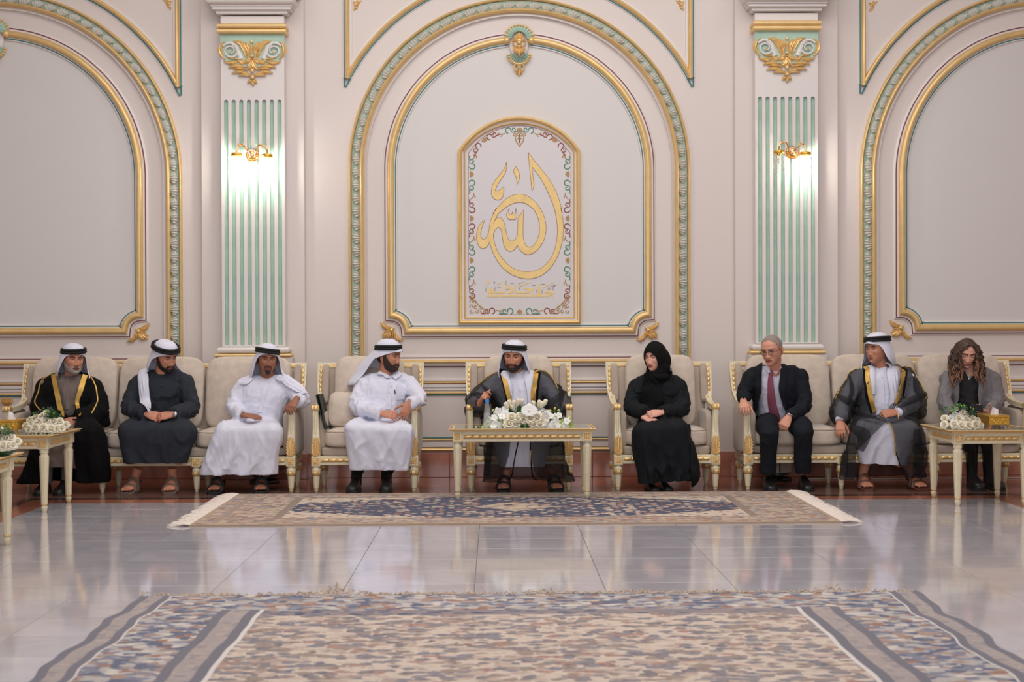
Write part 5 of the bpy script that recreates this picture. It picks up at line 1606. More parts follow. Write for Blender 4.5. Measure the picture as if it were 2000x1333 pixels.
def ghutra(f, neck, rows=None, tilt=(0, 0), agz=.079, m='robew', beak=.0, torso_yaw=0.0, rip=.05, k=9, seed=0, open_=0.0, ag=True, agr=(.0905, .108), back=0.0, flare=1.0, tall=0.0, bt=0.0):
    rows = rows or [(.134, .004, .004, .008, 180), (.131, .032, .040, .008, 180), (.120, .056, .070, .008, 180), (.103, .074, .091, .008, 180), (.088, .082, .100, .008, 180), (.074, .086, .104, .008, 180),
                    (.060, .089, .107, .008, 180), (.050, .091, .109, .008, 178), (.042, .094, .110, .010, 146), (.030, .098, .112, .012, 132), (.010, .104, .115, .014, 124), (-.02, .111, .118, .018, 119), (-.05, .117, .121, .022, 116), (-.08, .122, .124, .028, 114),
                    (-.105, .128, .128, .034, 113), (-.13, .138, .132, .042, 112), (-.155, .152, .137, .050, 111), (-.18, .168, .142, .060, 110), (-.205, .182, .146, .068, 108), (-.23, .190, .150, .075, 106)]
    n = 96; G = np.zeros((len(rows), n+1, 3))
    z_lo = rows[-1][0]
    base = f.hc
    for j, (z, rx, ry, yc, Ph) in enumerate(rows):
        if z < -.1: rx *= 1-(1-flare)*sstep(-.1, -.2, z)
        if z > .05: z += tall*sstep(.05, .12, z)
        w_ = sstep(-.16, -.05, z)
        Rm = rot_head(f.yaw*w_+torso_yaw*(1-w_), 0, 0) if w_ < 1 else f.R
        if 0 < w_ < 1:
            Rm = f.R*w_+Rm*(1-w_)
        if z < .045: Ph = Ph-open_*sstep(.045, -.02, z)
        for i in range(n+1):
            u = -1+2*i/n; ph = math.radians(Ph*u)
            a = rip*sstep(.03, -.16, z)
            r = 1+a*math.sin(k*ph+seed)+a*.6*math.sin(2.3*k*ph+seed*2)
            x = rx*r*math.sin(ph); y = yc+ry*r*math.cos(ph)+back*sstep(bt, -.2, z)*max(0, math.cos(ph))
            zz = z+.006*math.sin(5*ph+seed)*sstep(.02, -.1, z)
            if beak and .045 < z < .065: y -= beak*math.exp(-((abs(ph)-PI)/.35)**2); 
            if z < .045: zz -= .0
            c = base.copy()
            p = c+(np.array([x, y, zz])*f.sc) @ Rm.T
            G[j, i] = p
    mb = MB(); mb.grid(G); f.kid('headscarf', mb, m, .003)
    if ag:
        for q in (0, 1):
            mb = MB(); t = np.linspace(0, 2*PI, 49)
            Tm = np.array(Matrix.Rotation(math.radians(tilt[0]), 3, 'X') @ Matrix.Rotation(math.radians(tilt[1]), 3, 'Y'))
            P = []
            for a in t:
                v = np.array([agr[0]*(1.0+.02*q)*math.cos(a), .008+agr[1]*(1.0+.02*q)*math.sin(a), 0]) @ Tm.T + np.array([0, 0, agz+.006-.0205*q])
                P.append(f.W(v))
            mb.tube(P, .0122*f.sc, 9); f.kid('agal', mb, 'agal')
def relax_edge(V, F, it=8):
    E = np.sort(np.concatenate([F[:, [0, 1]], F[:, [1, 2]], F[:, [2, 3]], F[:, [3, 0]]]), 1)
    E = E[E[:, 0] != E[:, 1]]; key = E[:, 0]*len(V)+E[:, 1]; u, c = np.unique(key, return_counts=True); u = u[c == 1]
    a, b_ = u//len(V), u % len(V); n = len(V); dg = np.bincount(a, minlength=n)+np.bincount(b_, minlength=n); W_ = V.copy(); m_ = dg > 0
    for _ in range(it):
        S = np.stack([np.bincount(a, W_[b_, k], n)+np.bincount(b_, W_[a, k], n) for k in range(3)], 1)
        W_[m_] = .35*W_[m_]+.65*S[m_]/dg[m_][:, None]
    return W_
def J4(pel, neck, sA, sB, eA, wA, eB, wB, kA, kB, hA, hB):
    d = dict(pel=A3(*pel), neck=A3(*neck), sA=A3(*sA), sB=A3(*sB), eA=A3(*eA), wA=A3(*wA), eB=A3(*eB), wB=A3(*wB), kA=A3(*kA), kB=A3(*kB), hA=A3(*hA), hB=A3(*hB))
    e = unit(d['sB']-d['sA']); e[2] = 0; e = unit(e)
    d['hipA'] = d['pel']-np.array([.095, 0, .03]); d['hipB'] = d['pel']+np.array([.095, 0, -.03])
    return d
def torso_block(f, m, J, bulk=1.0, add=.012, belly=0.0, collar=.025):
    m.loft(f.torso_rings(J['pel'], J['neck'], J['sB']-J['sA'], bulk, add, belly=belly))
    for k in ('sA', 'sB'):
        m.ell(J[k], (.064+add*.5, .066+add*.5, .062+add*.5), 14, 10)
        q = J['neck']*.35+J[k]*.65+np.array([0, 0, .018])
        m.tube([J['neck']-np.array([0, 0, .03]), q, J[k]+np.array([0, 0, .008])], [.062+add*.5, .056+add*.5, .058+add*.5], 14)
    if collar: m.tube([J['neck']-np.array([0, 0, .06]), J['neck']+np.array([0, -.004, collar])], [.07, .064], 16)
def robe_build(f, J, bulk=1.0, belly=.02, R=(.066, .058, .050, .060), sk={}, add=.012, collar=.022, short=0.0):
    def b(m):
        torso_block(f, m, J, bulk, add, belly, collar)
        for s in 'AB':
            e = J['e'+s]; w = J['w'+s]*(1-short)+e*short
            sleeve(m, [J['s'+s], e, w], [R[0], R[1], R[2]])
        skirt(m, J['hipA'], J['hipB'], J['kA'], J['kB'], J['hA'], J['hB'], **sk)
    return b
def bare4(f, J, fA=None, fB=None):
    f.hem = min(J['hA'][2], J['hB'][2])+.03
    f.focus = [(J['eA'], .13, 1.0), (J['eB'], .13, 1.0), (J['wA']*.7+J['eA']*.3, .10, .5), (J['wB']*.7+J['eB']*.3, .10, .5), (J['sA']-np.array([-.03, 0, .07]), .10, .7), (J['sB']-np.array([.03, 0, .07]), .10, .7), (J['pel']+np.array([0, -.12, .08]), .16, .7)]
    f.bare(J['pel'], J['neck'], J['sA'], J['sB'], [[J['sA'], J['eA'], J['wA']], [J['sB'], J['eB'], J['wB']]],
           [[J['hipA'], J['kA'], J['hA']*.9+J['kA']*.1 if fA is None else fA], [J['hipB'], J['kB'], J['hB'] if fB is None else fB]])
def gold_edge(f, surf, pts, w=.034, name='gold_trim', m='goldpaint2', **k): f.kid(name, ribbon(surf, pts, w, **k), m)
def heel(px, py, Y, back=.0):
    p = A3(px, py, Y); return np.array([p[0], p[1]+back, .0])
FR = np.array([0, -1., 0])

# ---- man, white robe, shirt collar, full dark beard (armchair)
f = Fig('seated man in a white buttoned robe with a full dark beard and a folded-back headscarf', (-1.0, 10.62))
J = J4((740, 828, 10.97), (752, 737, 10.93), (708, 752, 10.93), (800, 752, 10.96), (693, 797, 10.80), (744, 808, 10.62), (824, 783, 10.80), (800, 788, 10.66), (694, 843, 10.58), (789, 846, 10.58), (697, 921, 10.62), (784, 921, 10.62))
f.skin = 'skin2'
f.head(A3(759, 697, 10.90), 62, 4, 0, 1.0, beard='full', hair='back', look=0)
bare4(f, J)
V, F = f.cloth(robe_build(f, J, 1.06, .05, sk=dict(rt=.095, rk=.09, rh=(.07, .10), sag=.022, famp=.013, fk=2.6, seed=1)), seed=1)
sf = Surf(V, F); f.kidVF('robe', V, F, 'robew')
f.kid('placket', ribbon(sf, [(763, 748), (761, 765), (759, 785), (758, 800)], .036, .003), 'robew')
bt = MB()
for (x, y) in ((763, 756), (760, 768), (759, 776), (759, 790)):
    p, n = sf.hit(x, y); bt.ell(p+n*.008, (.005, .004, .005), 8, 6)
f.kid('buttons', bt, 'eyew')
f.kid('pocket', ribbon(sf, [(782, 754), (782, 781)], .085, .002, thick=.0015), 'robew')
f.kid('pen', ribbon(sf, [(770.5, 762), (771, 770)], .006, .008), 'phone')
for P in ([(738, 716), (748, 727), (757, 741)], [(781, 730), (776, 733), (768, 741)]):
    f.kid('collar', ribbon(sf, P, [.05, .06, .045], .012, thick=.003, Yd=10.85, curve=.004), 'robew')
f.hand(J['wA'], (.92, -.25, -.12), (.1, -.75, .65), 1, (22, 26, 18), 3, (38, 16))
f.hand(J['wB'], (-.42, -.22, -.88), (.25, -.95, .1), -1, (16, 14, 8), 5, (48, 12))
ghutra(f, J['neck'], tilt=(-4, 0), open_=44, rip=.03, beak=.03, seed=2, back=.17, agz=.078, bt=.10, tall=.012, torso_yaw=58)
for (x, X0) in ((697, 0), (755, 0)):
    f.shoe('shoe', heel(x, 960, 10.745), FR+np.array([.06 if x > 720 else -.06, 0, 0]), 'leather', 'boot', 1.0, A3(x+2, 918, 10.70))
f.finish()

# ---- man, white robe, moustache (sofa end)
f = Fig('seated man in plain white robe with moustache, one hand on the sofa arm', (-1.9, 10.62))
J = J4((505, 828, 10.98), (524, 742, 10.94), (474, 757, 10.95), (566, 757, 10.95), (453, 800, 10.86), (474, 811, 10.66), (595, 785, 10.84), (580, 781, 10.72), (440, 846, 10.58), (530, 846, 10.58), (409, 929, 10.60), (517, 929, 10.62))
f.skin = 'skin3'
f.head(A3(522, 703, 10.88), 17, 2, 3, 1.0, beard='goatee', bmat='hairk', look=-4)
bare4(f, J)
V, F = f.cloth(robe_build(f, J, 1.0, .03, R=(.068, .062, .056), sk=dict(rt=.095, rk=.09, rh=(.08, .10), sag=.03, famp=.020, fk=2.4, seed=3)), seed=3)
sf = Surf(V, F); f.kidVF('robe', V, F, 'robew')
f.kid('placket', ribbon(sf, [(522, 745), (517, 765), (511, 790), (507, 806)], .034, .003), 'robew')
f.kid('collar_band', ribbon(sf, [(500, 729), (508, 737), (522, 741), (536, 737), (541, 728)], .024, .004, Yd=10.88, thick=.003), 'robew')
f.hand(J['wA'], (.95, -.22, -.10), (.05, -.35, .92), 1, (10, 14, 10), 2, (30, 12))
f.hand(J['wB']+np.array([-.005, -.03, 0]), (-.28, -.72, -.55), (-.1, -.45, .88), -1, (30, 42, 25), 5, (40, 12))
ghutra(f, J['neck'], tilt=(0, 5), rip=.05, seed=4, agz=.078)
f.kid('scarf_fold', ribbon(sf, [(541, 716), (549, 733), (565, 748), (582, 760), (596, 772)], [.05, .085, .095, .09, .04], .012, thick=.002, curve=.012, cross=4, jit=.004), 'robew')
f.kid('scarf_fold', ribbon(sf, [(486, 722), (474, 735), (462, 744)], [.03, .05, .02], .010, thick=.002, curve=.008, cross=2), 'robew')
mb = MB(); mb.tube([J['wA']+np.array([.03*math.cos(t)*.35-.012, .026*math.sin(t), .033*math.cos(t)]) for t in np.linspace(0, 2*PI, 17)], .004, 6); f.kid('wristwatch', mb, 'silver')
f.sandal(heel(430, 960, 10.745), FR+np.array([-.05, 0, 0]), 'rubber', A3(432, 925, 10.70)); f.sandal(heel(513, 960, 10.765), FR+np.array([.08, 0, 0]), 'rubber', A3(512, 925, 10.72))
f.finish()

# ---- man, charcoal robe
f = Fig('seated man in a charcoal robe with clasped hands and a short dark beard', (-2.8, 10.62))
J = J4((312, 828, 10.98), (316, 733, 10.86), (268, 750, 10.88), (362, 747, 10.88), (248, 800, 10.80), (285, 808, 10.60), (378, 800, 10.80), (338, 810, 10.58), (255, 845, 10.58), (360, 845, 10.58), (268, 906, 10.62), (347, 906, 10.62))
f.skin = 'skin2'
f.head(A3(323, 697, 10.80), 47, 17, -4, 1.02, beard='short', bmat='hairk', look=4)
bare4(f, J)
V, F = f.cloth(robe_build(f, J, 1.04, .03, R=(.072, .066, .060), collar=.008, sk=dict(rt=.10, rk=.10, rh=(.085, .10), sag=.012, famp=.010, fk=2.0, seed=5)), seed=5)
sf = Surf(V, F); f.kidVF('robe', V, F, 'roben')
bt = MB()
for y in (737, 756, 775): 
    p, n = sf.hit(316, y); bt.ell(p+n*.004, (.004, .003, .004), 8, 6)
f.kid('buttons', bt, 'bishtk')
f.hand(J['wA'], (.90, -.20, -.28), (.1, -.82, .55), 1, (25, 30, 20), 3, (30, 10))
f.hand(J['wB'], (-.93, -.25, -.12), (-.05, -.75, .65), -1, (28, 34, 20), 3, (30, 12))
mb = MB(); c = J['wB']+np.array([.022, 0, .0])
mb.tube([c+np.array([0, .028*math.sin(t), .030*math.cos(t)]) for t in np.linspace(0, 2*PI, 17)], [(.003, .006)]*17, 6); mb.ell(c+np.array([0, -.031, .005]), (.018, .006, .018), 12, 8); f.kid('wristwatch', mb, 'silver')
ghutra(f, J['neck'], tilt=(3, 0), rip=.03, seed=6, open_=28, agr=(.098, .115), agz=.081, beak=.012)
f.kid('scarf_tail', ribbon(sf, [(283, 712), (279, 730), (282, 750), (285, 775), (284, 800)], [.05, .085, .09, .085, .08], .016, thick=.003, curve=.012, cross=3, jit=.004), 'robew')
f.sandal(heel(267, 960, 10.74), FR+np.array([-.12, 0, 0]), 'suede', A3(270, 915, 10.70)); f.sandal(heel(339, 960, 10.74), FR+np.array([.06, 0, 0]), 'suede', A3(336, 915, 10.70))
f.finish()

# ---- cloak helper
def cloak_build(f, J, bulk=1.06, sk={}, drop=.07, wide=.10, sl=1.0):
    def b(m):
        torso_block(f, m, J, bulk, .034, .0, 0)
        for s, sg in (('A', -1), ('B', 1)):
            sh, e, w = J['s'+s], J['e'+s], J['w'+s]
            sleeve(m, [sh+np.array([0, 0, .006]), e+np.array([sg*.015, 0, -.005]), w*.98+e*.02], [.078, .086*sl, .072*sl])
            # wide hanging underside of the sleeve
            a = sh*.35+e*.65; m.tube([a+np.array([0, 0, -.02]), e+np.array([sg*.01, .02, -.07]), w*.6+e*.4+np.array([0, .02, -.05])], [.075, .082*sl, .06*sl], 12)
        skirt(m, J['hipA'], J['hipB'], J['kA'], J['kB'], J['cA'], J['cB'], **sk)
    return b
def cut(V, F, polys, face=0.25):
    px, py = project(V); cx, cy = px[F].mean(1), py[F].mean(1)
    N = vnorm(V, F)[F].mean(1)
    keep = np.ones(len(F), bool)
    for P in polys: keep &= ~(inside(cx, cy, P) & (N[:, 1] < face))
    return F[keep]

# ---- man, sheer cloak, seated behind the long table
f = Fig('seated man in a sheer black gold-edged cloak gesturing behind the flowers on the long table', (.2, 10.62))
J = J4((1014, 828, 10.98), (1010, 732, 10.93), (962, 752, 10.94), (1060, 750, 10.94), (930, 790, 10.82), (938, 786, 10.64), (1098, 790, 10.84), (1070, 806, 10.66), (977, 845, 10.66), (1061, 845, 10.66), (990, 914, 10.68), (1050, 914, 10.68))
f.skin = 'skin2'
f.head(A3(1004, 697, 10.86), -13, 5, 2, 1.02, beard='full', bmat='hairk', look=-2)
bare4(f, J)
V, F = f.cloth(robe_build(f, J, .98, .02, short=.45, sk=dict(rt=.086, rk=.080, rh=(.055, .08), sag=.02, famp=.006, fk=2.4, seed=7)), seed=7)
sf = Surf(V, F); f.kidVF('robe', V, F, 'robew')
f.kid('placket', ribbon(sf, [(1007, 733), (1008, 760), (1009, 795)], .034, .003), 'robew')
f.kid('collar_band', ribbon(sf, [(992, 722), (1000, 731), (1008, 733), (1018, 729), (1026, 720)], .024, .004, Yd=10.88), 'robew')
J['cA'], J['cB'] = A3(972, 942, 10.70), A3(1098, 942, 10.71); f.hem = .10
V, F = f.cloth(cloak_build(f, J, 1.05, sk=dict(rt=.115, rk=.112, rh=(.105, .16), sag=.012, famp=.018, fk=3.4, seed=8)), seed=8, wr=(.016, .007), fr=(9, 20), voxel=.0095)
sc = Surf(V, F)
F2 = cut(V, F, [[(968, 690), (983, 730), (992, 775), (998, 830), (1040, 830), (1040, 780), (1043, 730), (1050, 690)], [(1005, 815), (998, 850), (994, 890), (985, 920), (975, 975), (1088, 975), (1045, 925), (1036, 890), (1034, 815)]])
f.kidVF('cloak', relax_edge(V, F2), F2, 'sheer')
gold_edge(f, sc, [(982, 729), (988, 750), (994, 775), (1000, 800)], .036); gold_edge(f, sc, [(1050, 716), (1045, 740), (1041, 775), (1040, 806)], .040)
f.kid('black_edging', ribbon(sc, [(977, 722), (983, 748), (989, 775), (996, 806)], .018, .004), 'bishtk'); f.kid('black_edging', ribbon(sc, [(1056, 718), (1051, 745), (1048, 780), (1047, 806)], .018, .004), 'bishtk')
f.kid('black_edging', ribbon(sc, [(1015, 850), (1006, 890), (1001, 925), (995, 950)], .008, .003), 'bishtk'); f.kid('black_edging', ribbon(sc, [(1036, 850), (1036, 890), (1040, 930), (1050, 955)], .008, .003), 'bishtk')
for P_, w_ in (([(925, 770), (950, 782), (985, 800)], [.03, .07, .03]), ([(1100, 768), (1080, 785), (1055, 800)], [.03, .08, .03]), ([(940, 752), (965, 775), (985, 805)], [.02, .05, .02]), ([(960, 850), (955, 890), (950, 930)], [.05, .08, .06]), ([(1095, 850), (1105, 890), (1112, 930)], [.05, .09, .07]), ([(1090, 748), (1098, 770), (1092, 795)], [.02, .05, .03])):
    f.kid('cloak_fold', ribbon(sc, P_, w_, .004, thick=.001, curve=.008, cross=2), 'sheer2')
gold_edge(f, sc, [(1036.5, 880), (1036.5, 905)], .006, off=.006)
gold_edge(f, sc, [(968, 727), (950, 740), (935, 752)], .008, Yd=10.94); gold_edge(f, sc, [(1062, 720), (1075, 735), (1090, 760)], .008, Yd=10.94)
f.hand(J['wA']+np.array([0, -.04, 0]), (.25, -.55, .55), (-.55, -.35, .6), 1, sc=1.0, spread=4, thumb=(52, -6), fing=[(38, 55, 30), (60, 75, 40), (66, 80, 45), (70, 80, 45)])
f.hand(J['wB'], (-.8, -.4, -.2), (0, -.4, .9), -1, (25, 30, 20))
ghutra(f, J['neck'], tilt=(-3, 3), rip=.05, k=7, seed=1, agz=.080, flare=.68)
f.kid('scarf_front', ribbon(sf, [(1030, 712), (1032, 735), (1036, 765), (1033, 790)], [.06, .085, .07, .03], .016, thick=.003, curve=.014, cross=3), 'robew')
f.kid('scarf_front', ribbon(sf, [(983, 708), (985, 728), (993, 750), (1000, 775)], [.05, .07, .055, .02], .016, thick=.003, curve=.014, cross=3), 'robew')
f.sandal(heel(985, 960, 10.77), FR+np.array([-.05, 0, 0]), 'rubber', A3(990, 915, 10.72)); f.sandal(heel(1080, 960, 10.77), FR+np.array([.12, 0, 0]), 'rubber', A3(1068, 915, 10.70))
f.finish()

# ---- man, sheer cloak, hand on the sofa edge
f = Fig('seated man in a sheer black gold-edged cloak resting one hand on the sofa seat edge', (3.1, 10.62))
J = J4((1722, 826, 10.98), (1722, 722, 10.92), (1677, 742, 10.92), (1772, 742, 10.94), (1648, 786, 10.84), (1641, 822, 10.66), (1790, 786, 10.84), (1752, 806, 10.60), (1686, 841, 10.58), (1775, 841, 10.58), (1696, 908, 10.62), (1757, 912, 10.62))
f.skin = 'skin2'
f.head(A3(1713, 682, 10.88), -52, 3, 0, 1.02, beard=None, hair=None, look=-3)
bare4(f, J)
V, F = f.cloth(robe_build(f, J, .97, .02, short=.15, sk=dict(rt=.084, rk=.078, rh=(.06, .08), sag=.02, famp=.008, fk=2.6, seed=9)), seed=9)
sf = Surf(V, F); f.kidVF('robe', V, F, 'robew')
f.kid('placket', ribbon(sf, [(1722, 716), (1723, 745), (1724, 800)], .030, .003), 'robew')
bt = MB()
for y in (722, 738, 754, 772, 790):
    p, n = sf.hit(1723, y); bt.ell(p+n*.008, (.004, .003, .004), 8, 6)
f.kid('buttons', bt, 'eyew')
J['cA'], J['cB'] = A3(1662, 938, 10.66), A3(1790, 934, 10.66); f.hem = .10
V, F = f.cloth(cloak_build(f, J, 1.04, sk=dict(rt=.112, rk=.108, rh=(.105, .15), sag=.01, famp=.018, fk=3.4, seed=10)), seed=10, wr=(.016, .007), fr=(9, 20), voxel=.0095)
sc = Surf(V, F)
F2 = cut(V, F, [[(1690, 680), (1697, 730), (1702, 770), (1712, 812), (1750, 800), (1757, 745), (1765, 680)], [(1733, 822), (1705, 850), (1672, 882), (1668, 970), (1775, 970), (1762, 920), (1748, 880), (1744, 840), (1736, 822)]])
f.kidVF('cloak', relax_edge(V, F2), F2, 'sheer')
gold_edge(f, sc, [(1693, 702), (1695, 740), (1699, 772), (1710, 806)], .036); gold_edge(f, sc, [(1767, 704), (1763, 735), (1757, 765), (1751, 790)], .038)
f.kid('black_edging', ribbon(sc, [(1686, 704), (1688, 740), (1692, 775), (1702, 808)], .016, .004), 'bishtk'); f.kid('black_edging', ribbon(sc, [(1773, 706), (1769, 740), (1763, 775)], .016, .004), 'bishtk')
gold_edge(f, sc, [(1736, 826), (1744, 842), (1749, 870), (1748, 890)], .007); gold_edge(f, sc, [(1684, 702), (1662, 722), (1645, 752), (1632, 780)], .008, Yd=10.95); gold_edge(f, sc, [(1774, 704), (1790, 730), (1802, 760), (1808, 780)], .008, Yd=10.95)
for P_, w_ in (([(1632, 770), (1655, 785), (1680, 795)], [.02, .07, .02]), ([(1660, 735), (1665, 765), (1655, 790)], [.02, .04, .02]), ([(1810, 770), (1785, 780), (1758, 795)], [.03, .07, .02]), ([(1785, 735), (1790, 760), (1800, 785)], [.02, .05, .02]), ([(1665, 835), (1690, 850), (1680, 880)], [.06, .11, .06]), ([(1660, 800), (1690, 815), (1720, 820)], [.03, .06, .03]), ([(1790, 840), (1795, 880), (1790, 930)], [.05, .09, .06]), ([(1652, 850), (1650, 890), (1648, 930)], [.04, .07, .05])):
    f.kid('cloak_fold', ribbon(sc, P_, w_, .004, thick=.001, curve=.008, cross=2), 'sheer2')
gold_edge(f, sc, [(1626, 829), (1636, 823), (1648, 826)], .008); gold_edge(f, sc, [(1752, 800), (1756, 810), (1755, 820)], .008)
f.kid('black_edging', ribbon(sc, [(1748, 880), (1760, 915), (1778, 950)], .008, .003), 'bishtk')
for (w_, d_) in ((J['wA'], (-.2, -.6, -.75)), (J['wB'], (-.9, -.3, -.1))):
    mb = MB(); mb.tube([w_-unit(d_)*.06, w_-unit(d_)*.01, w_+unit(d_)*.006], [.042, .040, .038], 14); f.kid('cuff', mb, 'robew')
f.hand(J['wA'], (-.12, -.55, -.72), (-.2, -.75, .55), 1, (18, 26, 18), 4, (38, 12))
f.hand(J['wB'], (-.95, -.22, -.06), (.0, -.75, .65), -1, (28, 34, 22), 3, (26, 14))
ghutra(f, J['neck'], tilt=(-2, -4), rip=.04, k=8, seed=5, agz=.082, beak=.02, flare=.72)
f.kid('scarf_front', ribbon(sf, [(1740, 706), (1742, 735), (1744, 765), (1742, 800)], [.07, .10, .085, .05], .018, thick=.003, curve=.014, cross=3, jit=.004), 'robew')
f.kid('scarf_front', ribbon(sf, [(1702, 705), (1703, 735), (1706, 770)], [.04, .055, .03], .016, thick=.003, curve=.012, cross=3), 'robew')
f.sandal(heel(1684, 960, 10.75), FR+np.array([-.06, 0, 0]), 'leatherb', A3(1690, 905, 10.70)); f.sandal(heel(1780, 960, 10.74), FR+np.array([.1, 0, 0]), 'leatherb', A3(1770, 905, 10.70))
f.finish()

# ---- white-bearded man, opaque cloak
f = Fig('white-bearded seated man in an opaque black cloak with gold bands over a taupe robe', (-3.4, 10.62))
J = J4((133, 830, 10.98), (137, 738, 10.93), (90, 757, 10.94), (181, 757, 10.94), (80, 805, 10.86), (118, 824, 10.66), (194, 805, 10.86), (150, 820, 10.66), (100, 848, 10.58), (180, 848, 10.58), (104, 915, 10.62), (150, 915, 10.62))
f.skin = 'skin2'
f.head(A3(143, 703, 10.88), 34, 2, 3, 1.0, beard='full', bmat='hairw', brow='hairk', look=4)
bare4(f, J)
V, F = f.cloth(robe_build(f, J, .95, .01, short=.45, sk=dict(rt=.084, rk=.076, rh=(.055, .08), sag=.02, famp=.006, fk=2.4, seed=11)), seed=11)
sf = Surf(V, F); f.kidVF('robe', V, F, 'robeg')
f.kid('placket', ribbon(sf, [(133, 738), (133, 765), (132, 800)], .03, .002), 'robeg')
f.kid('collar_band', ribbon(sf, [(115, 728), (122, 735), (133, 738), (144, 735), (150, 728)], .022, .003, Yd=10.88), 'robeg')
J['cA'], J['cB'] = A3(62, 945, 10.66), A3(186, 945, 10.66); f.hem = .10
V, F = f.cloth(cloak_build(f, J, 1.04, sk=dict(rt=.112, rk=.108, rh=(.10, .14), sag=.01, famp=.018, fk=3.2, seed=12)), seed=12)
sc = Surf(V, F)
F2 = cut(V, F, [[(104, 695), (112, 760), (120, 812), (146, 812), (147, 790), (160, 730), (166, 700)], [(118, 812), (150, 822), (140, 850), (144, 880), (148, 915), (148, 965), (84, 965), (80, 890), (95, 850)]])
f.kidVF('cloak', relax_edge(V, F2), F2, 'bishtk')
gold_edge(f, sc, [(105, 733), (111, 765), (118, 800), (121, 812)], .040); gold_edge(f, sc, [(166, 734), (158, 760), (149, 785), (153, 800), (158, 812)], [.04, .042, .03, .03, .02])
gold_edge(f, sc, [(100, 732), (80, 745), (75, 770), (66, 787), (80, 803)], .009, Yd=10.94); gold_edge(f, sc, [(175, 733), (187, 755), (192, 785), (183, 800), (178, 808)], .009, Yd=10.94)
f.hand(J['wA'], (.9, -.3, -.1), (0, -.5, .85), 1, (22, 26, 18)); f.hand(J['wB'], (-.85, -.3, -.3), (.2, -.7, .6), -1, (30, 34, 22))
ghutra(f, J['neck'], tilt=(2, -6), rip=.05, k=7, seed=8, agz=.078, open_=2, flare=.72)
for x in (92, 130):
    f.shoe('shoe', heel(x, 960, 10.74), FR+np.array([.05, 0, 0]), 'leather', 'oxford', 1.0); mb = MB(); mb.tube([heel(x, 960, 10.72)+np.array([0, 0, .07]), A3(x+1, 905, 10.70)], [.040, .045], 14); f.kid('sock', mb, 'blazer')
f.finish()

# ---- woman in black abaya and headscarf
f = Fig('seated woman in a crinkled black gown and black headscarf', (1.3, 10.62))
J = J4((1290, 830, 10.98), (1283, 738, 10.93), (1243, 757, 10.94), (1325, 755, 10.94), (1230, 797, 10.84), (1262, 808, 10.62), (1336, 802, 10.84), (1292, 806, 10.62), (1256, 846, 10.58), (1322, 842, 10.58), (1262, 946, 10.60), (1338, 940, 10.62))
f.skin = 'skin4'; f.lip = 'lipf'
f.head(A3(1279, 699, 10.88), -38, 3, -3, .96, wide=.95, jaw=.92, nose=.85, look=-6, ears=False)
bare4(f, J)
V, F = f.cloth(robe_build(f, J, .92, .03, R=(.068, .068, .058), sk=dict(rt=.10, rk=.095, rh=(.085, .12), sag=.0, famp=.018, fk=3.0, seed=13)), seed=13, wr=(.009, .004))
sf = Surf(V, F); f.kidVF('gown', V, F, 'abaya')
f.kid('gown_collar', ribbon(sf, [(1318, 742), (1330, 752), (1320, 763), (1303, 771)], [.05, .10, .09, .03], .008, thick=.003, curve=.004, cross=2), 'abaya')
f.kid('gown_collar', ribbon(sf, [(1252, 738), (1244, 752), (1248, 768)], [.05, .09, .06], .008, thick=.003, curve=.004, cross=2), 'abaya')
f.kid('hem_panel', ribbon(sf, [(1345, 830), (1352, 880), (1358, 920), (1352, 945)], [.03, .10, .16, .14], .006, thick=.003, curve=.02, cross=3, Yd=10.66), 'abaya')
# hood: shell round head and neck with a face opening
P, ang = f.HP, f.Hang
m = MB()
G = []
hd = MB(); hd.ell((0, .014, .010), (.094, .122, .132), 24, 18); hd.ell((0, .075, -.03), (.098, .100, .115), 20, 14); hd.ell((0, .05, -.10), (.105, .09, .07), 20, 12)
m.add(f.W(hd.verts()), hd.F)
m.tube([f.W((0, .02, -.07)), f.W((0, .012, -.125)), J['neck']+np.array([0, -.005, -.02])], [.082, .088, .100], 20)
Vh, Fh = remesh(m, .009, 3)
L = ((Vh-f.hc) @ f.R)/f.sc
Nv = vnorm(Vh, Fh); q = L*np.array([9, 9, 5.])
Vh = Vh+Nv*(.004*(np.abs(pnoise(q*2.2+4))*2-.4))[:, None]
Lc = L[Fh].mean(1)
keep = ~((Lc[:, 1] < -.02) & ((Lc[:, 0]/.064)**2+((Lc[:, 2]+.032)/.088)**2 < 1) & (Lc[:, 2] > -.118))
f.kidVF('headscarf', relax_edge(Vh, Fh[keep]), Fh[keep], 'hijab', .004)
sh = Surf(np.concatenate([V, Vh]), np.concatenate([F, Fh+len(V)]))
f.kid('scarf_end', ribbon(sh, [(1268, 728), (1272, 750), (1277, 775), (1280, 798)], [.09, .14, .16, .16], .012, thick=.004, curve=.014, cross=4, jit=.004), 'hijab')
f.kid('scarf_end', ribbon(sh, [(1320, 726), (1305, 735), (1288, 738), (1272, 732)], [.05, .06, .055, .03], .010, thick=.004, curve=.014, cross=3), 'hijab')
f.hand(J['wB'], (-.92, -.28, -.10), (0, -.75, .65), -1, (24, 30, 20), 3, (28, 12), .92)
f.hand(J['wA']+np.array([-.01, -.01, -.035]), (.75, -.45, -.30), (0, -.65, .75), 1, (20, 26, 18), 3, (30, 12), .92)
mb = MB(); p = J['wB']+unit((-.92, -.28, -.10))*.115; mb.lathe([(.004, -.003), (.010, -.003), (.011, 0), (.010, .003), (.004, .003)], 12, p+np.array([.0, -.012, -.004]), 'x'); f.kid('ring', mb, 'silver')
f.shoe('shoe', heel(1266, 960, 10.76), FR+np.array([.15, 0, 0]), 'leather', 'flat', .95); f.shoe('shoe', heel(1294, 960, 10.77), FR+np.array([.1, 0, 0]), 'leather', 'flat', .95)
f.finish()

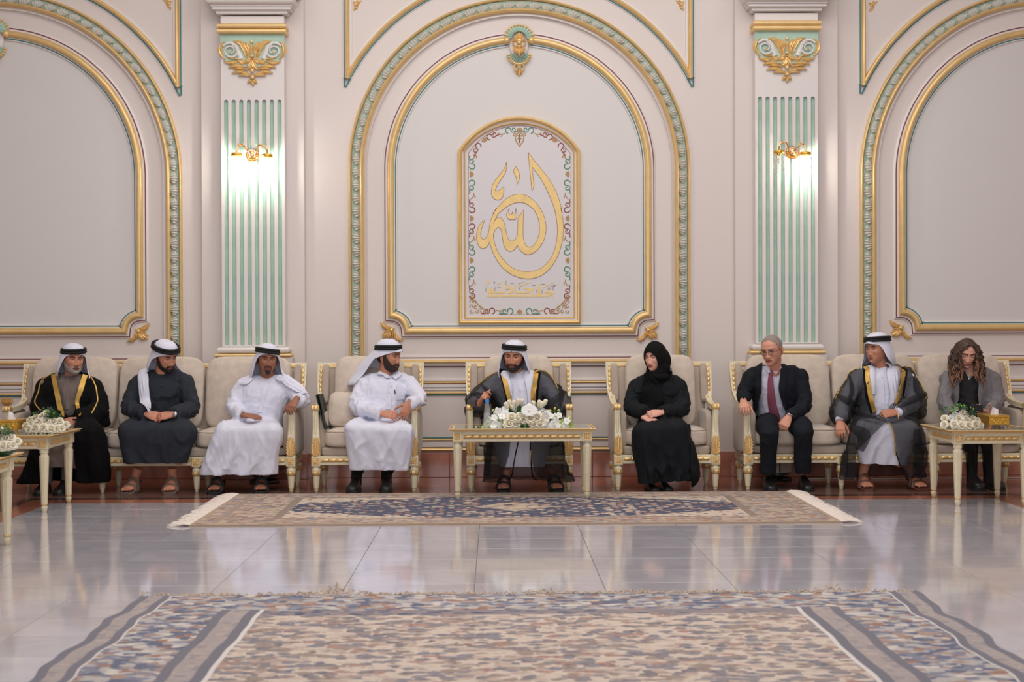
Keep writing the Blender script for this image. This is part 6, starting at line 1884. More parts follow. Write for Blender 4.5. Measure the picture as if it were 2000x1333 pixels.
# ---- man in suit
f = Fig('seated man in a dark suit, burgundy tie and glasses', (2.25, 10.62))
J = J4((1518, 824, 10.96), (1512, 722, 10.80), (1468, 738, 10.82), (1562, 738, 10.82), (1452, 768, 10.80), (1452, 783, 10.66), (1576, 792, 10.74), (1541, 814, 10.56), (1502, 838, 10.52), (1569, 838, 10.54), (1500, 925, 10.64), (1567, 925, 10.64))
f.skin = 'skin1'
f.head(A3(1508, 684, 10.70), -36, 12, -3, 1.04, wide=.98, beard=None, hair='short', hmat='hairg', brow='hairg', look=0)
bare4(f, J)
def b(m):
    torso_block(f, m, J, .92, -.006, .0, .0)
V, F = f.cloth(b, wr=(.006, .003), seed=14); ss = Surf(V, F); f.kidVF('shirt', V, F, 'shirt')
def b(m):
    torso_block(f, m, J, 1.02, .016, .0, 0)
    for s in 'AB': sleeve(m, [J['s'+s], J['e'+s], J['w'+s]], [.064, .058, .046])
    m.tube([J['pel']+np.array([0, .05, 0]), J['pel']+np.array([.0, -.10, -.03])], [(.17, .2), (.12, .19)], 16)
V, F = f.cloth(b, wr=(.008, .003), seed=15); sj = Surf(V, F)
F2 = cut(V, F, [[(1484, 690), (1482, 760), (1474, 818), (1470, 850), (1545, 850), (1538, 818), (1524, 760), (1532, 690)]])
f.kidVF('jacket', relax_edge(V, F2), F2, 'suit')
for P in ([(1486, 706), (1480, 735), (1482, 760), (1478, 795), (1474, 815)], [(1530, 704), (1530, 735), (1526, 760), (1533, 795), (1540, 812)]):
    f.kid('lapel', ribbon(sj, P, [.03, .055, .05, .022, .01], .007, thick=.003, curve=.004), 'suit')
f.kid('tie', ribbon(ss, [(1507, 722), (1506, 729), (1505, 745), (1507, 780), (1512, 805), (1520, 822)], [.045, .030, .045, .066, .075, .045], .010, thick=.004, curve=.006, cross=2, Yd=10.68), 'tie')
for P in ([(1498, 706), (1499, 716), (1503, 728)], [(1526, 704), (1522, 716), (1512, 729)]):
    f.kid('collar', ribbon(ss, P, [.03, .05, .028], .012, thick=.003, curve=.003, Yd=10.72), 'shirt')
def b(m):
    for s, sg in (('A', -1), ('B', 1)):
        k = J['k'+s]; h = J['h'+s]
        m.tube([J['hip'+s], J['hip'+s]*.5+k*.5+np.array([0, 0, .01]), k+np.array([0, .03, .01]), k+np.array([0, 0, -.02]), k*.6+h*.4, h], [.10, .095, .088, .082, .070, .062], 16)
    m.ell(J['pel']-np.array([0, 0, .02]), (.18, .14, .12), 16, 10)
V, F = f.cloth(b, wr=(.009, .003), seed=16, an=(1, 1, .6)); f.kidVF('trousers', V, F, 'suit')
f.hand(J['wA'], (-.05, -.75, -.55), (-.1, -.55, .82), 1, (26, 40, 24), 5, (34, 10))
f.hand(J['wB'], (-.50, -.30, -.80), (-.3, -.90, .25), -1, (38, 55, 35), 3, (26, 14))
mb = MB(); c = J['wB']+np.array([.012, 0, .012]); mb.tube([c+.030*(math.cos(t)*unit((.8, 0, -.5))+math.sin(t)*np.array([0, 1., 0])) for t in np.linspace(0, 2*PI, 17)], [(.003, .007)]*17, 6); f.kid('wristwatch', mb, 'silver')
gl = MB(); ln = MB()
for sg in (-1, 1):
    c = np.array([sg*.033, -.098, -.002])
    gl.tube([f.W(c+np.array([.0225*math.cos(t), .004*abs(math.cos(t)), .019*math.sin(t)])) for t in np.linspace(0, 2*PI, 25)], .0013, 6)
    ln = MB(); t = np.arange(20)*2*PI/20; G = [f.W(c+np.array([.022*math.cos(a), .002, .0185*math.sin(a)])) for a in t]; ln.add(G, [tuple(range(20))]); f.kid('spectacle_lens', ln, 'lens')
    gl.tube([f.W(c+np.array([sg*.022, .003, .006])), f.W((sg*.074, -.075, .006)), f.W((sg*.080, -.01, .006)), f.W((sg*.078, .02, -.004))], .0015, 6)
gl.tube([f.W((-.011, -.099, .002)), f.W((0, -.102, .005)), f.W((.011, -.099, .002))], .0013, 6)
f.kid('spectacle_frame', gl, 'rubber')
for x in (1498, 1568): f.shoe('shoe', heel(x, 960, 10.77), FR+np.array([-.05, 0, 0]), 'leather', 'oxford', 1.04)
f.finish()

# ---- woman in grey blazer
f = Fig('seated woman in a grey blazer with long curly brown hair looking at a phone', (3.8, 10.62))
J = J4((1895, 826, 10.98), (1893, 726, 10.90), (1853, 742, 10.92), (1937, 742, 10.92), (1843, 786, 10.84), (1862, 812, 10.64), (1949, 786, 10.84), (1930, 808, 10.62), (1888, 842, 10.56), (1930, 842, 10.56), (1896, 930, 10.70), (1930, 930, 10.70))
f.skin = 'skin4'; f.lip = 'lipf'
f.head(A3(1888, 691, 10.84), -7, 19, 3, .96, wide=.95, jaw=.9, nose=.8, shut=True, brow='hairk', ears=False)
bare4(f, J, J['kA']*.75+J['hA']*.25, J['kB']*.75+J['hB']*.25)
def b(m): torso_block(f, m, J, .83, -.004, .0, 0)
V, F = f.cloth(b, wr=(.005, .002), seed=17); ss = Surf(V, F)
F2 = cut(V, F, [[(1882, 715), (1904, 715), (1894, 745)]])
f.kidVF('top', V, F2, 'blacktop')
def b(m):
    torso_block(f, m, J, .90, .016, .0, 0)
    for s in 'AB': sleeve(m, [J['s'+s], J['e'+s], J['w'+s]], [.066, .060, .050])
V, F = f.cloth(b, wr=(.009, .004), seed=18); sj = Surf(V, F)
F2 = cut(V, F, [[(1877, 700), (1872, 750), (1867, 810), (1866, 860), (1914, 860), (1913, 800), (1912, 750), (1910, 700)]])
f.kidVF('blazer', relax_edge(V, F2), F2, 'blazer')
for P in ([(1872, 722), (1866, 745), (1869, 775), (1867, 800)], [(1913, 722), (1919, 745), (1914, 775), (1914, 800)]):
    f.kid('lapel', ribbon(sj, P, [.03, .06, .04, .015], .007, thick=.003, curve=.004), 'blazer')
mb = ribbon(ss, [(1884, 722), (1889, 736), (1893, 741), (1897, 736), (1903, 722)], .003, .004, Yd=10.85); p, n = ss.hit(1893, 741); mb.ell(p+n*.008, (.011, .005, .012), 12, 8); f.kid('necklace', mb, 'silver')
def b(m):
    for s in 'AB':
        k = J['k'+s]; h = J['h'+s]
        m.tube([J['hip'+s], J['hip'+s]*.5+k*.5, k+np.array([0, .03, .0]), k+np.array([0, 0, -.03]), k*.6+h*.4], [.09, .082, .072, .064, .054], 16)
    m.ell(J['pel']-np.array([0, 0, .02]), (.17, .13, .12), 16, 10)
V, F = f.cloth(b, wr=(.006, .002), seed=19); f.kidVF('trousers', V, F, 'blacktop')
for x in (1897, 1929):
    f.shoe('boot', heel(x, 960, 10.74), FR+np.array([-.08 if x < 1910 else .04, 0, 0]), 'leather', 'chunky', 1.0, A3(x, 862, 10.60))
f.hand(J['wB'], (-.82, -.35, .25), (.35, -.2, -.9), -1, (20, 25, 15), 3, (60, 10), .92)
f.hand(J['wA'], (.8, -.45, .1), (0, -.2, .95), 1, (22, 26, 18), sc=.92)
# hair: scalp cap plus curly locks
P, ang, N = f.HP, f.Hang, f.HN
hl = np.interp(ang, [0, 14, 30, 50, 62, 75, 180], [.088, .085, .074, .045, .0, -.06, -.07])
f.shell('scalp_hair', P[..., 2] > hl, 'hairc', .016, .004, 40)
hk, he = MB(), MB(); r2 = random.Random(5)
cand = [(j, i) for j in range(4, HNV-8) for i in range(HNU) if P[j, i, 2] > hl[j, i]+.004 and P[j, i, 2] < .112]
for k in range(190):
    j, i = r2.choice(cand); p0 = P[j, i]; sx = 1 if p0[0] > 0 else -1
    side = unit((p0[0]*1.0, p0[1]*.55+.012, 0))
    ln = r2.uniform(.20, .36); q = []
    ph = r2.uniform(0, 6.28); fq = r2.uniform(20, 30); am = r2.uniform(.006, .012)
    nseg = 16
    spread = r2.uniform(.03, .062)
    for t in np.linspace(0, 1, nseg):
        out = side*(.012+spread*math.sin(min(1, t*1.5)*PI/2))*1.0
        z = p0[2]-ln*t**1.15+.010*math.sin(PI*min(1, t*3))
        ww = am*min(1, t*3)
        tp = np.array([p0[0]+out[0]*1.1, p0[1]+out[1], z])
        lim = .074 if z > -.12 else .058
        if tp[1] < -.0 and abs(tp[0]) < lim and z < .05: tp[0] = sx*lim
        tp = tp+ww*np.array([math.cos(fq*t+ph), math.sin(fq*t+ph), 0])
        # head tilt only for the upper part: hair hangs straight down
        up = f.hc+(np.array([p0[0], p0[1], p0[2]])*f.sc) @ f.R.T
        Wp = f.hc+(tp*f.sc) @ rot_head(-7, 19*(1-min(1, t*1.3)), 3*(1-t)).T
        q.append(Wp)
    q[0] = f.W(p0)
    rad = [.003]+[r2.uniform(.006, .009)]*(nseg-3)+[.005, .002]
    c = r2.randint(9, 12)
    hk.tube(q[:c+1], rad[:c+1], 6); he.tube(q[c:], rad[c:], 6)
f.kid('hair_locks', hk, 'hairc'); f.kid('hair_ends', he, 'hairc2')
f.finish()
PH = thing('phone', 'black phone held by the woman in the grey blazer', 'phone', A3(1909, 797, 10.52))
mb = MB(); mb.box(-.046, .046, -.004, .004, -.028, .028, .003)
Rm = np.array(Matrix.Rotation(.18, 3, 'Y') @ Matrix.Rotation(-.35, 3, 'X')); mb.V = [v @ Rm.T for v in mb.V]
b_ = obj('case', mb, 'phone', PH, smooth=False); mb = MB(); mb.box(-.038, -.020, -.0055, -.003, .008, .022, .001); mb.V = [v @ Rm.T for v in mb.V]; obj('camera_bump', mb, 'leather', b_, smooth=False)

# ---- guest on the side row, cut by the picture edge: modelled facing -Y, then turned
f = Fig('seated guest at the edge reaching a bare hand over the gold tissue box', (0, 10.62))
X0 = lambda x, y, z: np.array([x, y, z])
J = dict(pel=X0(0, 10.98, .53), neck=X0(0, 10.92, .97), sA=X0(-.19, 10.92, .89), sB=X0(.19, 10.92, .89), eA=X0(-.27, 10.72, .70), wA=X0(-.19, 10.40, .665), eB=X0(.27, 10.76, .68), wB=X0(.14, 10.58, .60),
         kA=X0(-.17, 10.58, .49), kB=X0(.19, 10.58, .49), hA=X0(-.13, 10.60, .16), hB=X0(.2, 10.60, .16), hipA=X0(-.095, 10.98, .50), hipB=X0(.095, 10.98, .50))
f.skin = 'skin2'
f.head(X0(0, 10.86, 1.14), 0, 5, 0, 1.0, beard='short', look=0); bare4(f, J)
V, F = f.cloth(robe_build(f, J, 1.0, .02, sk=dict(rt=.09, rk=.085, rh=(.075, .1), seed=21)), seed=21, voxel=.015); f.kidVF('robe', V, F, 'robeg')
f.hand(J['wA'], (.10, -1, .06), (-.75, 0, .65), 1, (10, 14, 10), 2, (24, 10)); f.hand(J['wB'], (-.9, -.3, -.1), (0, -.5, .8), -1)
ghutra(f, J['neck'])
f.shoe('shoe', X0(-.13, 10.70, 0), FR, 'tissue', 'boot', 1.0); f.shoe('shoe', X0(.21, 10.66, 0), FR, 'tissue', 'boot', 1.0)
o = f.finish(); o.location = (-4.03, 10.0, 0); o.rotation_euler = (0, 0, PI/2)
# ================================================================== RUGS
MT['fringet'] = mat('tan_fringe', (190, 172, 156), .9)
def nmath(nt, op, a, b=None, c=None):
    n = nt.nodes.new('ShaderNodeMath'); n.operation = op
    for i, v in enumerate((a, b, c)):
        if v is None: continue
        if isinstance(v, (int, float)): n.inputs[i].default_value = v
        else: nt.links.new(v, n.inputs[i])
    return n.outputs[0]
def nmix(nt, f, a, b):
    n = nt.nodes.new('ShaderNodeMix'); n.data_type = 'RGBA'
    for k, v in (('Factor', f), ('A', a), ('B', b)):
        if isinstance(v, tuple): n.inputs[k].default_value = v
        elif isinstance(v, (int, float)): n.inputs[k].default_value = v
        else: nt.links.new(v, n.inputs[k])
    return n.outputs['Result']
def C(*c): return lin(c)+(1,)
def flecks(nt, vec, scale, cols, base, thr, seed=0.0, rnd=1.0, sx=.62):
    mp = nt.nodes.new('ShaderNodeMapping'); mp.inputs['Scale'].default_value = (sx, 1, 1); nt.links.new(vec, mp.inputs['Vector']); vec = mp.outputs['Vector']
    n0 = nt.nodes.new('ShaderNodeTexNoise'); n0.inputs['Scale'].default_value = scale*.9; nt.links.new(vec, n0.inputs['Vector'])
    sub = nt.nodes.new('ShaderNodeVectorMath'); sub.operation = 'MULTIPLY_ADD'
    nt.links.new(n0.outputs['Color'], sub.inputs[0]); sub.inputs[1].default_value = (.9/scale,)*3; nt.links.new(vec, sub.inputs[2])
    v = nt.nodes.new('ShaderNodeTexVoronoi'); v.inputs['Scale'].default_value = scale; v.inputs['Randomness'].default_value = rnd; nt.links.new(sub.outputs[0], v.inputs['Vector'])
    sp = nt.nodes.new('ShaderNodeSeparateColor'); nt.links.new(v.outputs['Color'], sp.inputs[0])
    cr = nt.nodes.new('ShaderNodeValToRGB'); cr.color_ramp.interpolation = 'CONSTANT'
    el = cr.color_ramp.elements
    while len(el) > 1: el.remove(el[-1])
    el[0].position = 0; el[0].color = cols[0][1]
    for p, c in cols[1:]:
        e = el.new(p); e.color = c
    nt.links.new(sp.outputs[0], cr.inputs[0])
    f = nmath(nt, 'LESS_THAN', v.outputs['Distance'], thr)
    return nmix(nt, f, base, cr.outputs[0])
def rug_mat(name, hx, hy, kind):
    m = bpy.data.materials.new(name); m.use_nodes = True; nt = m.node_tree; b = nt.nodes['Principled BSDF']
    b.inputs['Roughness'].default_value = .95; b.inputs['Sheen Weight'].default_value = .2
    at_ = nt.nodes.new('ShaderNodeAttribute'); at_.attribute_name = 'rp'; vec = at_.outputs['Vector']
    s = nt.nodes.new('ShaderNodeSeparateXYZ'); nt.links.new(vec, s.inputs[0])
    ax = nmath(nt, 'ABSOLUTE', s.outputs[0]); ay = nmath(nt, 'ABSOLUTE', s.outputs[1])
    dx = nmath(nt, 'SUBTRACT', hx, ax); dy = nmath(nt, 'SUBTRACT', hy, ay)
    if kind == 1: dy = nmath(nt, 'MULTIPLY', dy, 1.9)
    d = nmath(nt, 'MINIMUM', dx, dy)
    navy, rust, crm, tan, gb, brn = C(46, 52, 84), C(158, 104, 82), C(206, 188, 168), C(174, 150, 132), C(132, 136, 152), C(104, 78, 70)
    if kind == 1:
        field = flecks(nt, vec, 26, [(0, crm), (.45, tan), (.62, navy), (.74, rust), (.86, gb), (.94, brn)], crm, .42)
        med = flecks(nt, vec, 27, [(0, navy), (.40, C(196, 172, 150)), (.62, rust), (.74, C(210, 192, 170)), (.88, C(74, 82, 116))], navy, .50)
        med2 = flecks(nt, vec, 21, [(0, crm), (.35, tan), (.7, rust), (.85, navy)], C(176, 154, 132), .55)
        wob = nt.nodes.new('ShaderNodeTexNoise'); wob.inputs['Scale'].default_value = 5; nt.links.new(vec, wob.inputs['Vector'])
        e = nmath(nt, 'ADD', nmath(nt, 'DIVIDE', ax, 1.78), nmath(nt, 'MULTIPLY', nmath(nt, 'POWER', nmath(nt, 'DIVIDE', ay, .60), 2.0), .75))
        e = nmath(nt, 'ADD', e, nmath(nt, 'MULTIPLY', wob.outputs['Fac'], .22))
        col = nmix(nt, nmath(nt, 'LESS_THAN', e, 1.06), field, med)
        e2 = nmath(nt, 'ADD', nmath(nt, 'DIVIDE', ax, .30), nmath(nt, 'DIVIDE', ay, .26))
        col = nmix(nt, nmath(nt, 'LESS_THAN', e2, 1.0), col, med2)
        bord = flecks(nt, vec, 32, [(0, C(196, 172, 150)), (.4, tan), (.55, C(132, 108, 96)), (.76, gb), (.9, rust)], C(172, 150, 132), .62)
        st = [(.60, col), ]
        col = nmix(nt, nmath(nt, 'LESS_THAN', d, .56), col, C(140, 120, 106))
        col = nmix(nt, nmath(nt, 'LESS_THAN', d, .50), col, bord)
        col = nmix(nt, nmath(nt, 'LESS_THAN', d, .17), col, C(160, 138, 120)); col = nmix(nt, nmath(nt, 'LESS_THAN', d, .13), col, bord)
        col = nmix(nt, nmath(nt, 'LESS_THAN', d, .035), col, C(176, 152, 128))
    else:
        field = flecks(nt, vec, 29, [(0, C(204, 186, 170)), (.26, C(178, 156, 142)), (.40, C(74, 80, 106)), (.58, C(116, 90, 82)), (.72, C(150, 124, 114)), (.80, C(40, 48, 80)), (.94, C(146, 84, 68))], C(210, 193, 177), .70)
        f2 = flecks(nt, vec, 48, [(0, C(208, 190, 174)), (.4, C(176, 154, 142)), (.7, C(120, 122, 140)), (.88, C(160, 112, 96))], C(212, 196, 182), .40)
        field = nmix(nt, .30, field, f2)
        bord = flecks(nt, vec, 33, [(0, C(176, 170, 168)), (.30, C(118, 120, 138)), (.48, C(160, 134, 120)), (.60, C(84, 90, 116)), (.82, C(206, 197, 187)), (.92, C(150, 104, 86))], C(170, 164, 164), .75)
        thin = flecks(nt, vec, 30, [(0, C(168, 154, 150)), (.5, C(140, 130, 134)), (.8, C(180, 160, 148))], C(160, 148, 146), .45)
        gs = C(104, 102, 114)
        col = field
        band2 = flecks(nt, vec, 24, [(0, C(128, 118, 124)), (.4, C(92, 94, 116)), (.7, C(150, 130, 124)), (.86, C(60, 70, 104))], C(140, 128, 130), .5)
        col = nmix(nt, nmath(nt, 'LESS_THAN', dy, .46), col, band2); col = nmix(nt, nmath(nt, 'LESS_THAN', dy, .36), col, bord); d = dx
        for (t, c) in ((.66, C(216, 210, 206)), (.64, gs), (.595, thin), (.505, gs), (.462, bord), (.155, C(206, 200, 196)), (.145, gs), (.108, thin), (.040, gs)):
            lt_ = nmath(nt, 'LESS_THAN', d, t)
            if t > .2: lt_ = nmath(nt, 'MULTIPLY', lt_, nmath(nt, 'GREATER_THAN', dy, .33 if t > .47 else -1.0))
            col = nmix(nt, lt_, col, c)
    pn = nt.nodes.new('ShaderNodeTexNoise'); pn.inputs['Scale'].default_value = 260; nt.links.new(vec, pn.inputs['Vector'])
    mr = nt.nodes.new('ShaderNodeMapRange'); mr.inputs['To Min'].default_value = .8; mr.inputs['To Max'].default_value = 1.12; nt.links.new(pn.outputs['Fac'], mr.inputs['Value'])
    mm = nt.nodes.new('ShaderNodeMix'); mm.data_type = 'RGBA'; mm.blend_type = 'MULTIPLY'; mm.inputs['Factor'].default_value = 1
    nt.links.new(col, mm.inputs['A']); nt.links.new(mr.outputs[0], mm.inputs['B']); nt.links.new(mm.outputs['Result'], b.inputs['Base Color'])
    bp = nt.nodes.new('ShaderNodeBump'); bp.inputs['Strength'].default_value = .35; bp.inputs['Distance'].default_value = .004
    nt.links.new(pn.outputs['Fac'], bp.inputs['Height']); nt.links.new(bp.outputs['Normal'], b.inputs['Normal'])
    return m
def rug(label, x0, x1, y0, y1, kind, wav):
    hx, hy = (x1-x0)/2, (y1-y0)/2; c = ((x0+x1)/2, (y0+y1)/2, 0.0005)
    th = thing('rug', label, 'rug', c)
    nx, ny = 80, 60; G = np.zeros((nx+1, ny+1, 3)); RP = np.zeros((nx+1, ny+1, 3))
    for i in range(nx+1):
        for j in range(ny+1):
            x = -hx+2*hx*i/nx; y = -hy+2*hy*j/ny; RP[i, j] = (x, y, 0)
            e = abs(x)/hx
            G[i, j] = (x+wav*(.014*math.sin(y*9+1)+.008*math.sin(y*21))*e**3, y+wav*.012*math.sin(x*8)*(abs(y)/hy)**4, .011+wav*.004*math.sin(y*9)*e**6)
    mb = MB(); mb.grid(G)
    # edges down to the floor
    B = np.concatenate([G[:, 0], G[-1, 1:], G[-2::-1, -1], G[0, -2:0:-1]]); rb = np.concatenate([RP[:, 0], RP[-1, 1:], RP[-2::-1, -1], RP[0, -2:0:-1]])
    Bl = B.copy(); Bl[:, 2] = 0
    n = len(B); base = mb.n; mb.add(np.concatenate([B, Bl]), [(i, (i+1) % n, n+(i+1) % n, n+i) for i in range(n)])
    o = obj('pile', mb, rug_mat('rug_pattern_%d' % kind, hx, hy, kind), th)
    a = o.data.attributes.new('rp', 'FLOAT_VECTOR', 'POINT'); a.data.foreach_set('vector', np.concatenate([RP.reshape(-1, 3), rb, rb]).ravel())
    return th, hx, hy
th, hx, hy = rug('wide beige rug with a navy medallion under the long table', -2.03, 2.30, 8.80, 10.475, 1, 0.0)
r3 = random.Random(2)
for sg in (-1, 1):
    mb = MB()
    for k in range(230):
        y = -hy+2*hy*(k+.5)/230; L = r3.uniform(.10, .15); a = r3.gauss(0, .25)
        P = [(sg*(hx-.01), y, .010), (sg*(hx+L*.3), y+a*.02, .012+r3.uniform(0, .006)), (sg*(hx+L*.65), y+a*.05+r3.gauss(0, .006), .008+r3.uniform(0, .008)), (sg*(hx+L), y+a*.08+r3.gauss(0, .012), .004)]
        mb.tube(P, [.0042, .0048, .0042, .0025], 5)
    o = obj('fringe', mb, 'fringe', th); o['kind'] = 'stuff'
th, hx, hy = rug('large blue-grey and cream floral rug in the open front of the hall', -1.72, 2.03, 3.2, 6.42, 2, 1.0)
mb = MB()
for k in range(420):
    x = r3.uniform(-hx, hx); L = r3.uniform(.004, .02)+.045*max(0, math.sin(x*5.3)+math.sin(x*13.1+1)-.7)*r3.random(); a = r3.gauss(0, .03)
    mb.tube([(x, hy-.005, .012), (x+a*.5, hy+L*.5, .014+L*r3.uniform(.2, .7)), (x+a, hy+L, .008+L*.3)], [.003, .0032, .0018], 5)
o = obj('fringe', mb, 'fringet', th); o['kind'] = 'stuff'

# ================================================================== FLOWERS
def petal_grid(mb, L, w, cup, curl, az, tilt, r0_, z0, n=5, oval=False):
    G = np.zeros((n+1, n+1, 3)); ca, sa = math.cos(az), math.sin(az)
    for i in range(n+1):
        v = i/n
        for j in range(n+1):
            u = -1+2*j/n
            hw = w*math.sin(min(1, .18+v*.9)*PI*.62)**.8
            if oval: hw = w*math.sin(PI*(.10+.885*v))**.65
            a = tilt+curl*v*v
            rad = r0_+L*v*math.sin(a)+0; zz = z0+L*v*math.cos(a)-.15*L*max(0, v-.75)*2*abs(u)
            x = rad-cup*(u*u)*(.4+.6*v)*-1*-1; y = u*hw
            G[i, j] = (x*ca-y*sa, x*sa+y*ca, zz)
    mb.grid(G)
def rose_mesh(r=1.0):
    mb = MB(); rr = random.Random(4)
    mb.ell((0, 0, .05), (.26, .26, .42), 10, 8)
    for n, L, w, tilt, curl, r0_, z0, cup in ((3, .75, .34, .10, .1, .16, -.15, .22), (4, .80, .42, .22, .25, .26, -.22, .22), (5, .85, .48, .42, .45, .34, -.30, .20), (6, .90, .52, .70, .75, .38, -.36, .16), (6, .85, .50, 1.05, .8, .36, -.40, .1)):
        a0 = rr.uniform(0, 6)
        for k in range(n): petal_grid(mb, L*rr.uniform(.93, 1.05), w, cup, curl, a0+2*PI*k/n+rr.gauss(0, .08), tilt, r0_, z0)
    mb.ell((0, 0, -.45), (.42, .42, .28), 10, 6)
    mb.V = [v*r for v in mb.V]; return mb
def flower_mesh(kind):
    mb = MB()
    if kind == 'orchid':
        for k in range(5): petal_grid(mb, 1.0, .42 if k in (0, 2, 3) else .55, -.06, .25, 2*PI*k/5+.3, 1.25, .02, 0, 5, True)
        mb.ell((0, 0, .18), (.16, .16, .16), 8, 6)
    elif kind == 'bigorchid':
        for k, (az, L, w) in enumerate(((.12, .95, .60), (PI-.12, .95, .60), (PI/2, .85, .42), (-1.0, .8, .36), (-2.14, .8, .36))): petal_grid(mb, L, w, -.05, .2, az, 1.35, .03, 0, 8, True)
        mb.ell((0, 0, .14), (.13, .16, .12), 8, 6)
    elif kind == 'tulip':
        for k in range(6):
            a = PI*k/3; Rm = np.array(Matrix.Rotation(a, 3, 'Z') @ Matrix.Rotation(.10, 3, 'Y'))
            mb.ell(np.array([.24*math.cos(a), .24*math.sin(a), .72+.05*(k % 2)]), (.22, .40, .82), 10, 8, Rm)
    elif kind == 'bud': mb.ell((0, 0, 0), (.5, .5, .75), 8, 6)
    elif kind == 'leaf':
        G = np.zeros((9, 5, 3))
        for i in range(9):
            v = i/8
            for j in range(5):
                u = -1+.5*j; G[i, j] = (u*.26*math.sin(PI*min(1, v*.96+.03))**.7, -.10*(1-abs(u)), v) if False else (u*.26*math.sin(PI*(v*.97+.015))**.7, .25*v*v-.08*abs(u), v*(1-.12*v))
        mb.grid(G)
    elif kind == 'fern':
        for k in range(9):
            a = 2.4*k; L = .8-.05*k
            G = np.zeros((6, 3, 3))
            for i in range(6):
                v = i/5
                for j in range(3):
                    u = j-1; w = .16*math.sin(PI*(v*.96+.02)); rad = .1+L*v*.75
                    G[i, j] = (rad*math.cos(a)-u*w*math.sin(a), rad*math.sin(a)+u*w*math.cos(a), .12*k*.6+.45*v-.25*v*v-.04*abs(u))
            mb.grid(G)
    return mb
PROTO = {}
def proto(kind, m):
    k = (kind, m)
    if k not in PROTO:
        o = obj('p', rose_mesh() if kind == 'rose' else flower_mesh(kind), m, smooth=True); PROTO[k] = o.data; bpy.data.objects.remove(o)
    return PROTO[k]
def bloom(name, parent, kind, m, p, size, d=(0, -1, .4), spin=0.0):
    o = bpy.data.objects.new(name, proto(kind, m)); COL.objects.link(o); o.parent = parent
    o.location = p; o.scale = (size,)*3
    q = Vector(d).to_track_quat('Z', 'Y'); o.rotation_mode = 'QUATERNION'
    o.rotation_quaternion = q @ Matrix.Rotation(spin, 3, 'Z').to_quaternion()
    return o
rf = random.Random(9)
# --- long centrepiece
YT = 10.24; ZT = .548
th = thing('flower_centrepiece', 'long low arrangement of white roses, tulips and orchids on the long table', 'flowers', (A3(1025, 838, YT)[0], YT, ZT))
O = npv(th.location)
def Q(x, y, Y=YT):
    p = A3(920+.11*x, 760+.11*y, Y)-O; return p
mb = MB(); mb.box(-.115, .115, -.055, .06, .0, .06, .006); obj('leaf_wrapped_tray', mb, 'leafd', th, smooth=False)
a, b_ = Q(940, 600, YT-.058), Q(985, 700, YT-.058); mb = MB(); mb.box(a[0], b_[0], -.059, -.05, .002, .058, .001); obj('lime_leaf_stripe', mb, 'lime', th, smooth=False)
for (x, y, r) in ((720, 505, 70), (830, 510, 58), (945, 520, 68), (1055, 520, 66), (1180, 510, 75), (670, 640, 72), (790, 620, 72), (1115, 635, 70), (1225, 625, 70), (880, 470, 50), (1270, 560, 50)):
    p = Q(x, y, YT-.075+rf.uniform(-.01, .01)); p[2] = max(p[2], .032); bloom('rose', th, 'rose', 'petal', p, r*.11/253*1.22, (rf.gauss(0, .25), -1, .55), rf.uniform(0, 6))
for (x, y, dx) in ((630, 290, -.5), (690, 255, -.3), (765, 265, -.15), (835, 235, .05), (890, 240, .2), (745, 335, -.35), (1105, 275, -.05), (1205, 260, .25), (1310, 240, .5), (1260, 280, .4)):
    p = Q(x-dx*60, y+60, YT-.02+rf.uniform(-.02, .03)); bloom('tulip', th, 'tulip', 'petal', p, .036, (dx, -.35, 1), rf.uniform(0, 6))
    mb = MB(); mb.tube([p, p*.5+Q(1000, 560)*.5, Q(1000+dx*80, 640)], .003, 5); obj('stem', mb, 'leafg', th)
bloom('orchid', th, 'bigorchid', 'petalw', Q(1035, 385, YT-.10), .062, (0, -1, .25), 0)
for sg, L in ((-1, [(600, 380), (560, 420), (640, 420), (500, 400), (450, 460), (400, 500), (540, 480), (610, 470), (490, 560), (560, 540), (440, 620), (520, 640), (590, 600), (480, 680), (550, 690), (400, 660), (600, 540), (380, 560)]),
              (1, [(1230, 385), (1290, 410), (1220, 450), (1350, 440), (1310, 480), (1420, 480), (1390, 540), (1480, 500), (1550, 490), (1330, 560), (1420, 590), (1360, 660), (1440, 640), (1520, 560), (1340, 600), (1700, 560), (1660, 660), (1540, 650)])):
    for (x, y) in L: bloom('orchid_floret', th, 'orchid', 'petalw', Q(x+rf.gauss(0, 8), y+rf.gauss(0, 8), YT-.03+rf.uniform(-.05, .05)), rf.uniform(.026, .034), (rf.gauss(0, .4), -1, rf.gauss(.4, .3)), rf.uniform(0, 6))
for (x, y) in ((90, 685), (150, 690), (210, 670), (240, 655), (280, 690), (320, 660), (300, 580), (330, 510), (340, 620), (370, 700), (420, 580), (440, 440), (390, 385), (1390, 390), (1410, 395), (1490, 350), (1560, 385), (1490, 450), (1480, 600), (1560, 620), (1600, 680), (1520, 690), (1640, 600), (1700, 620), (1760, 640), (1800, 690), (1820, 670), (1750, 510), (1780, 570), (1620, 560), (1700, 690), (1580, 580)):
    bloom('green_bud', th, 'bud', 'petalg', Q(x, y, YT+rf.uniform(-.05, .04)), rf.uniform(.015, .022), (rf.gauss(0, 1), -.5, rf.gauss(0, .6)))
for k in range(34):
    sg = rf.choice((-1, 1)); x = (rf.uniform(230, 560) if sg < 0 else rf.uniform(1400, 1800)); y = rf.uniform(590, 700) if abs(x-1000) > 560 else rf.uniform(480, 690)
    bloom('green_floret', th, 'orchid', 'petalg', Q(x, y, YT+rf.uniform(-.06, .04)), rf.uniform(.016, .024), (rf.gauss(0, .5), -1, rf.gauss(.3, .4)), rf.uniform(0, 6))
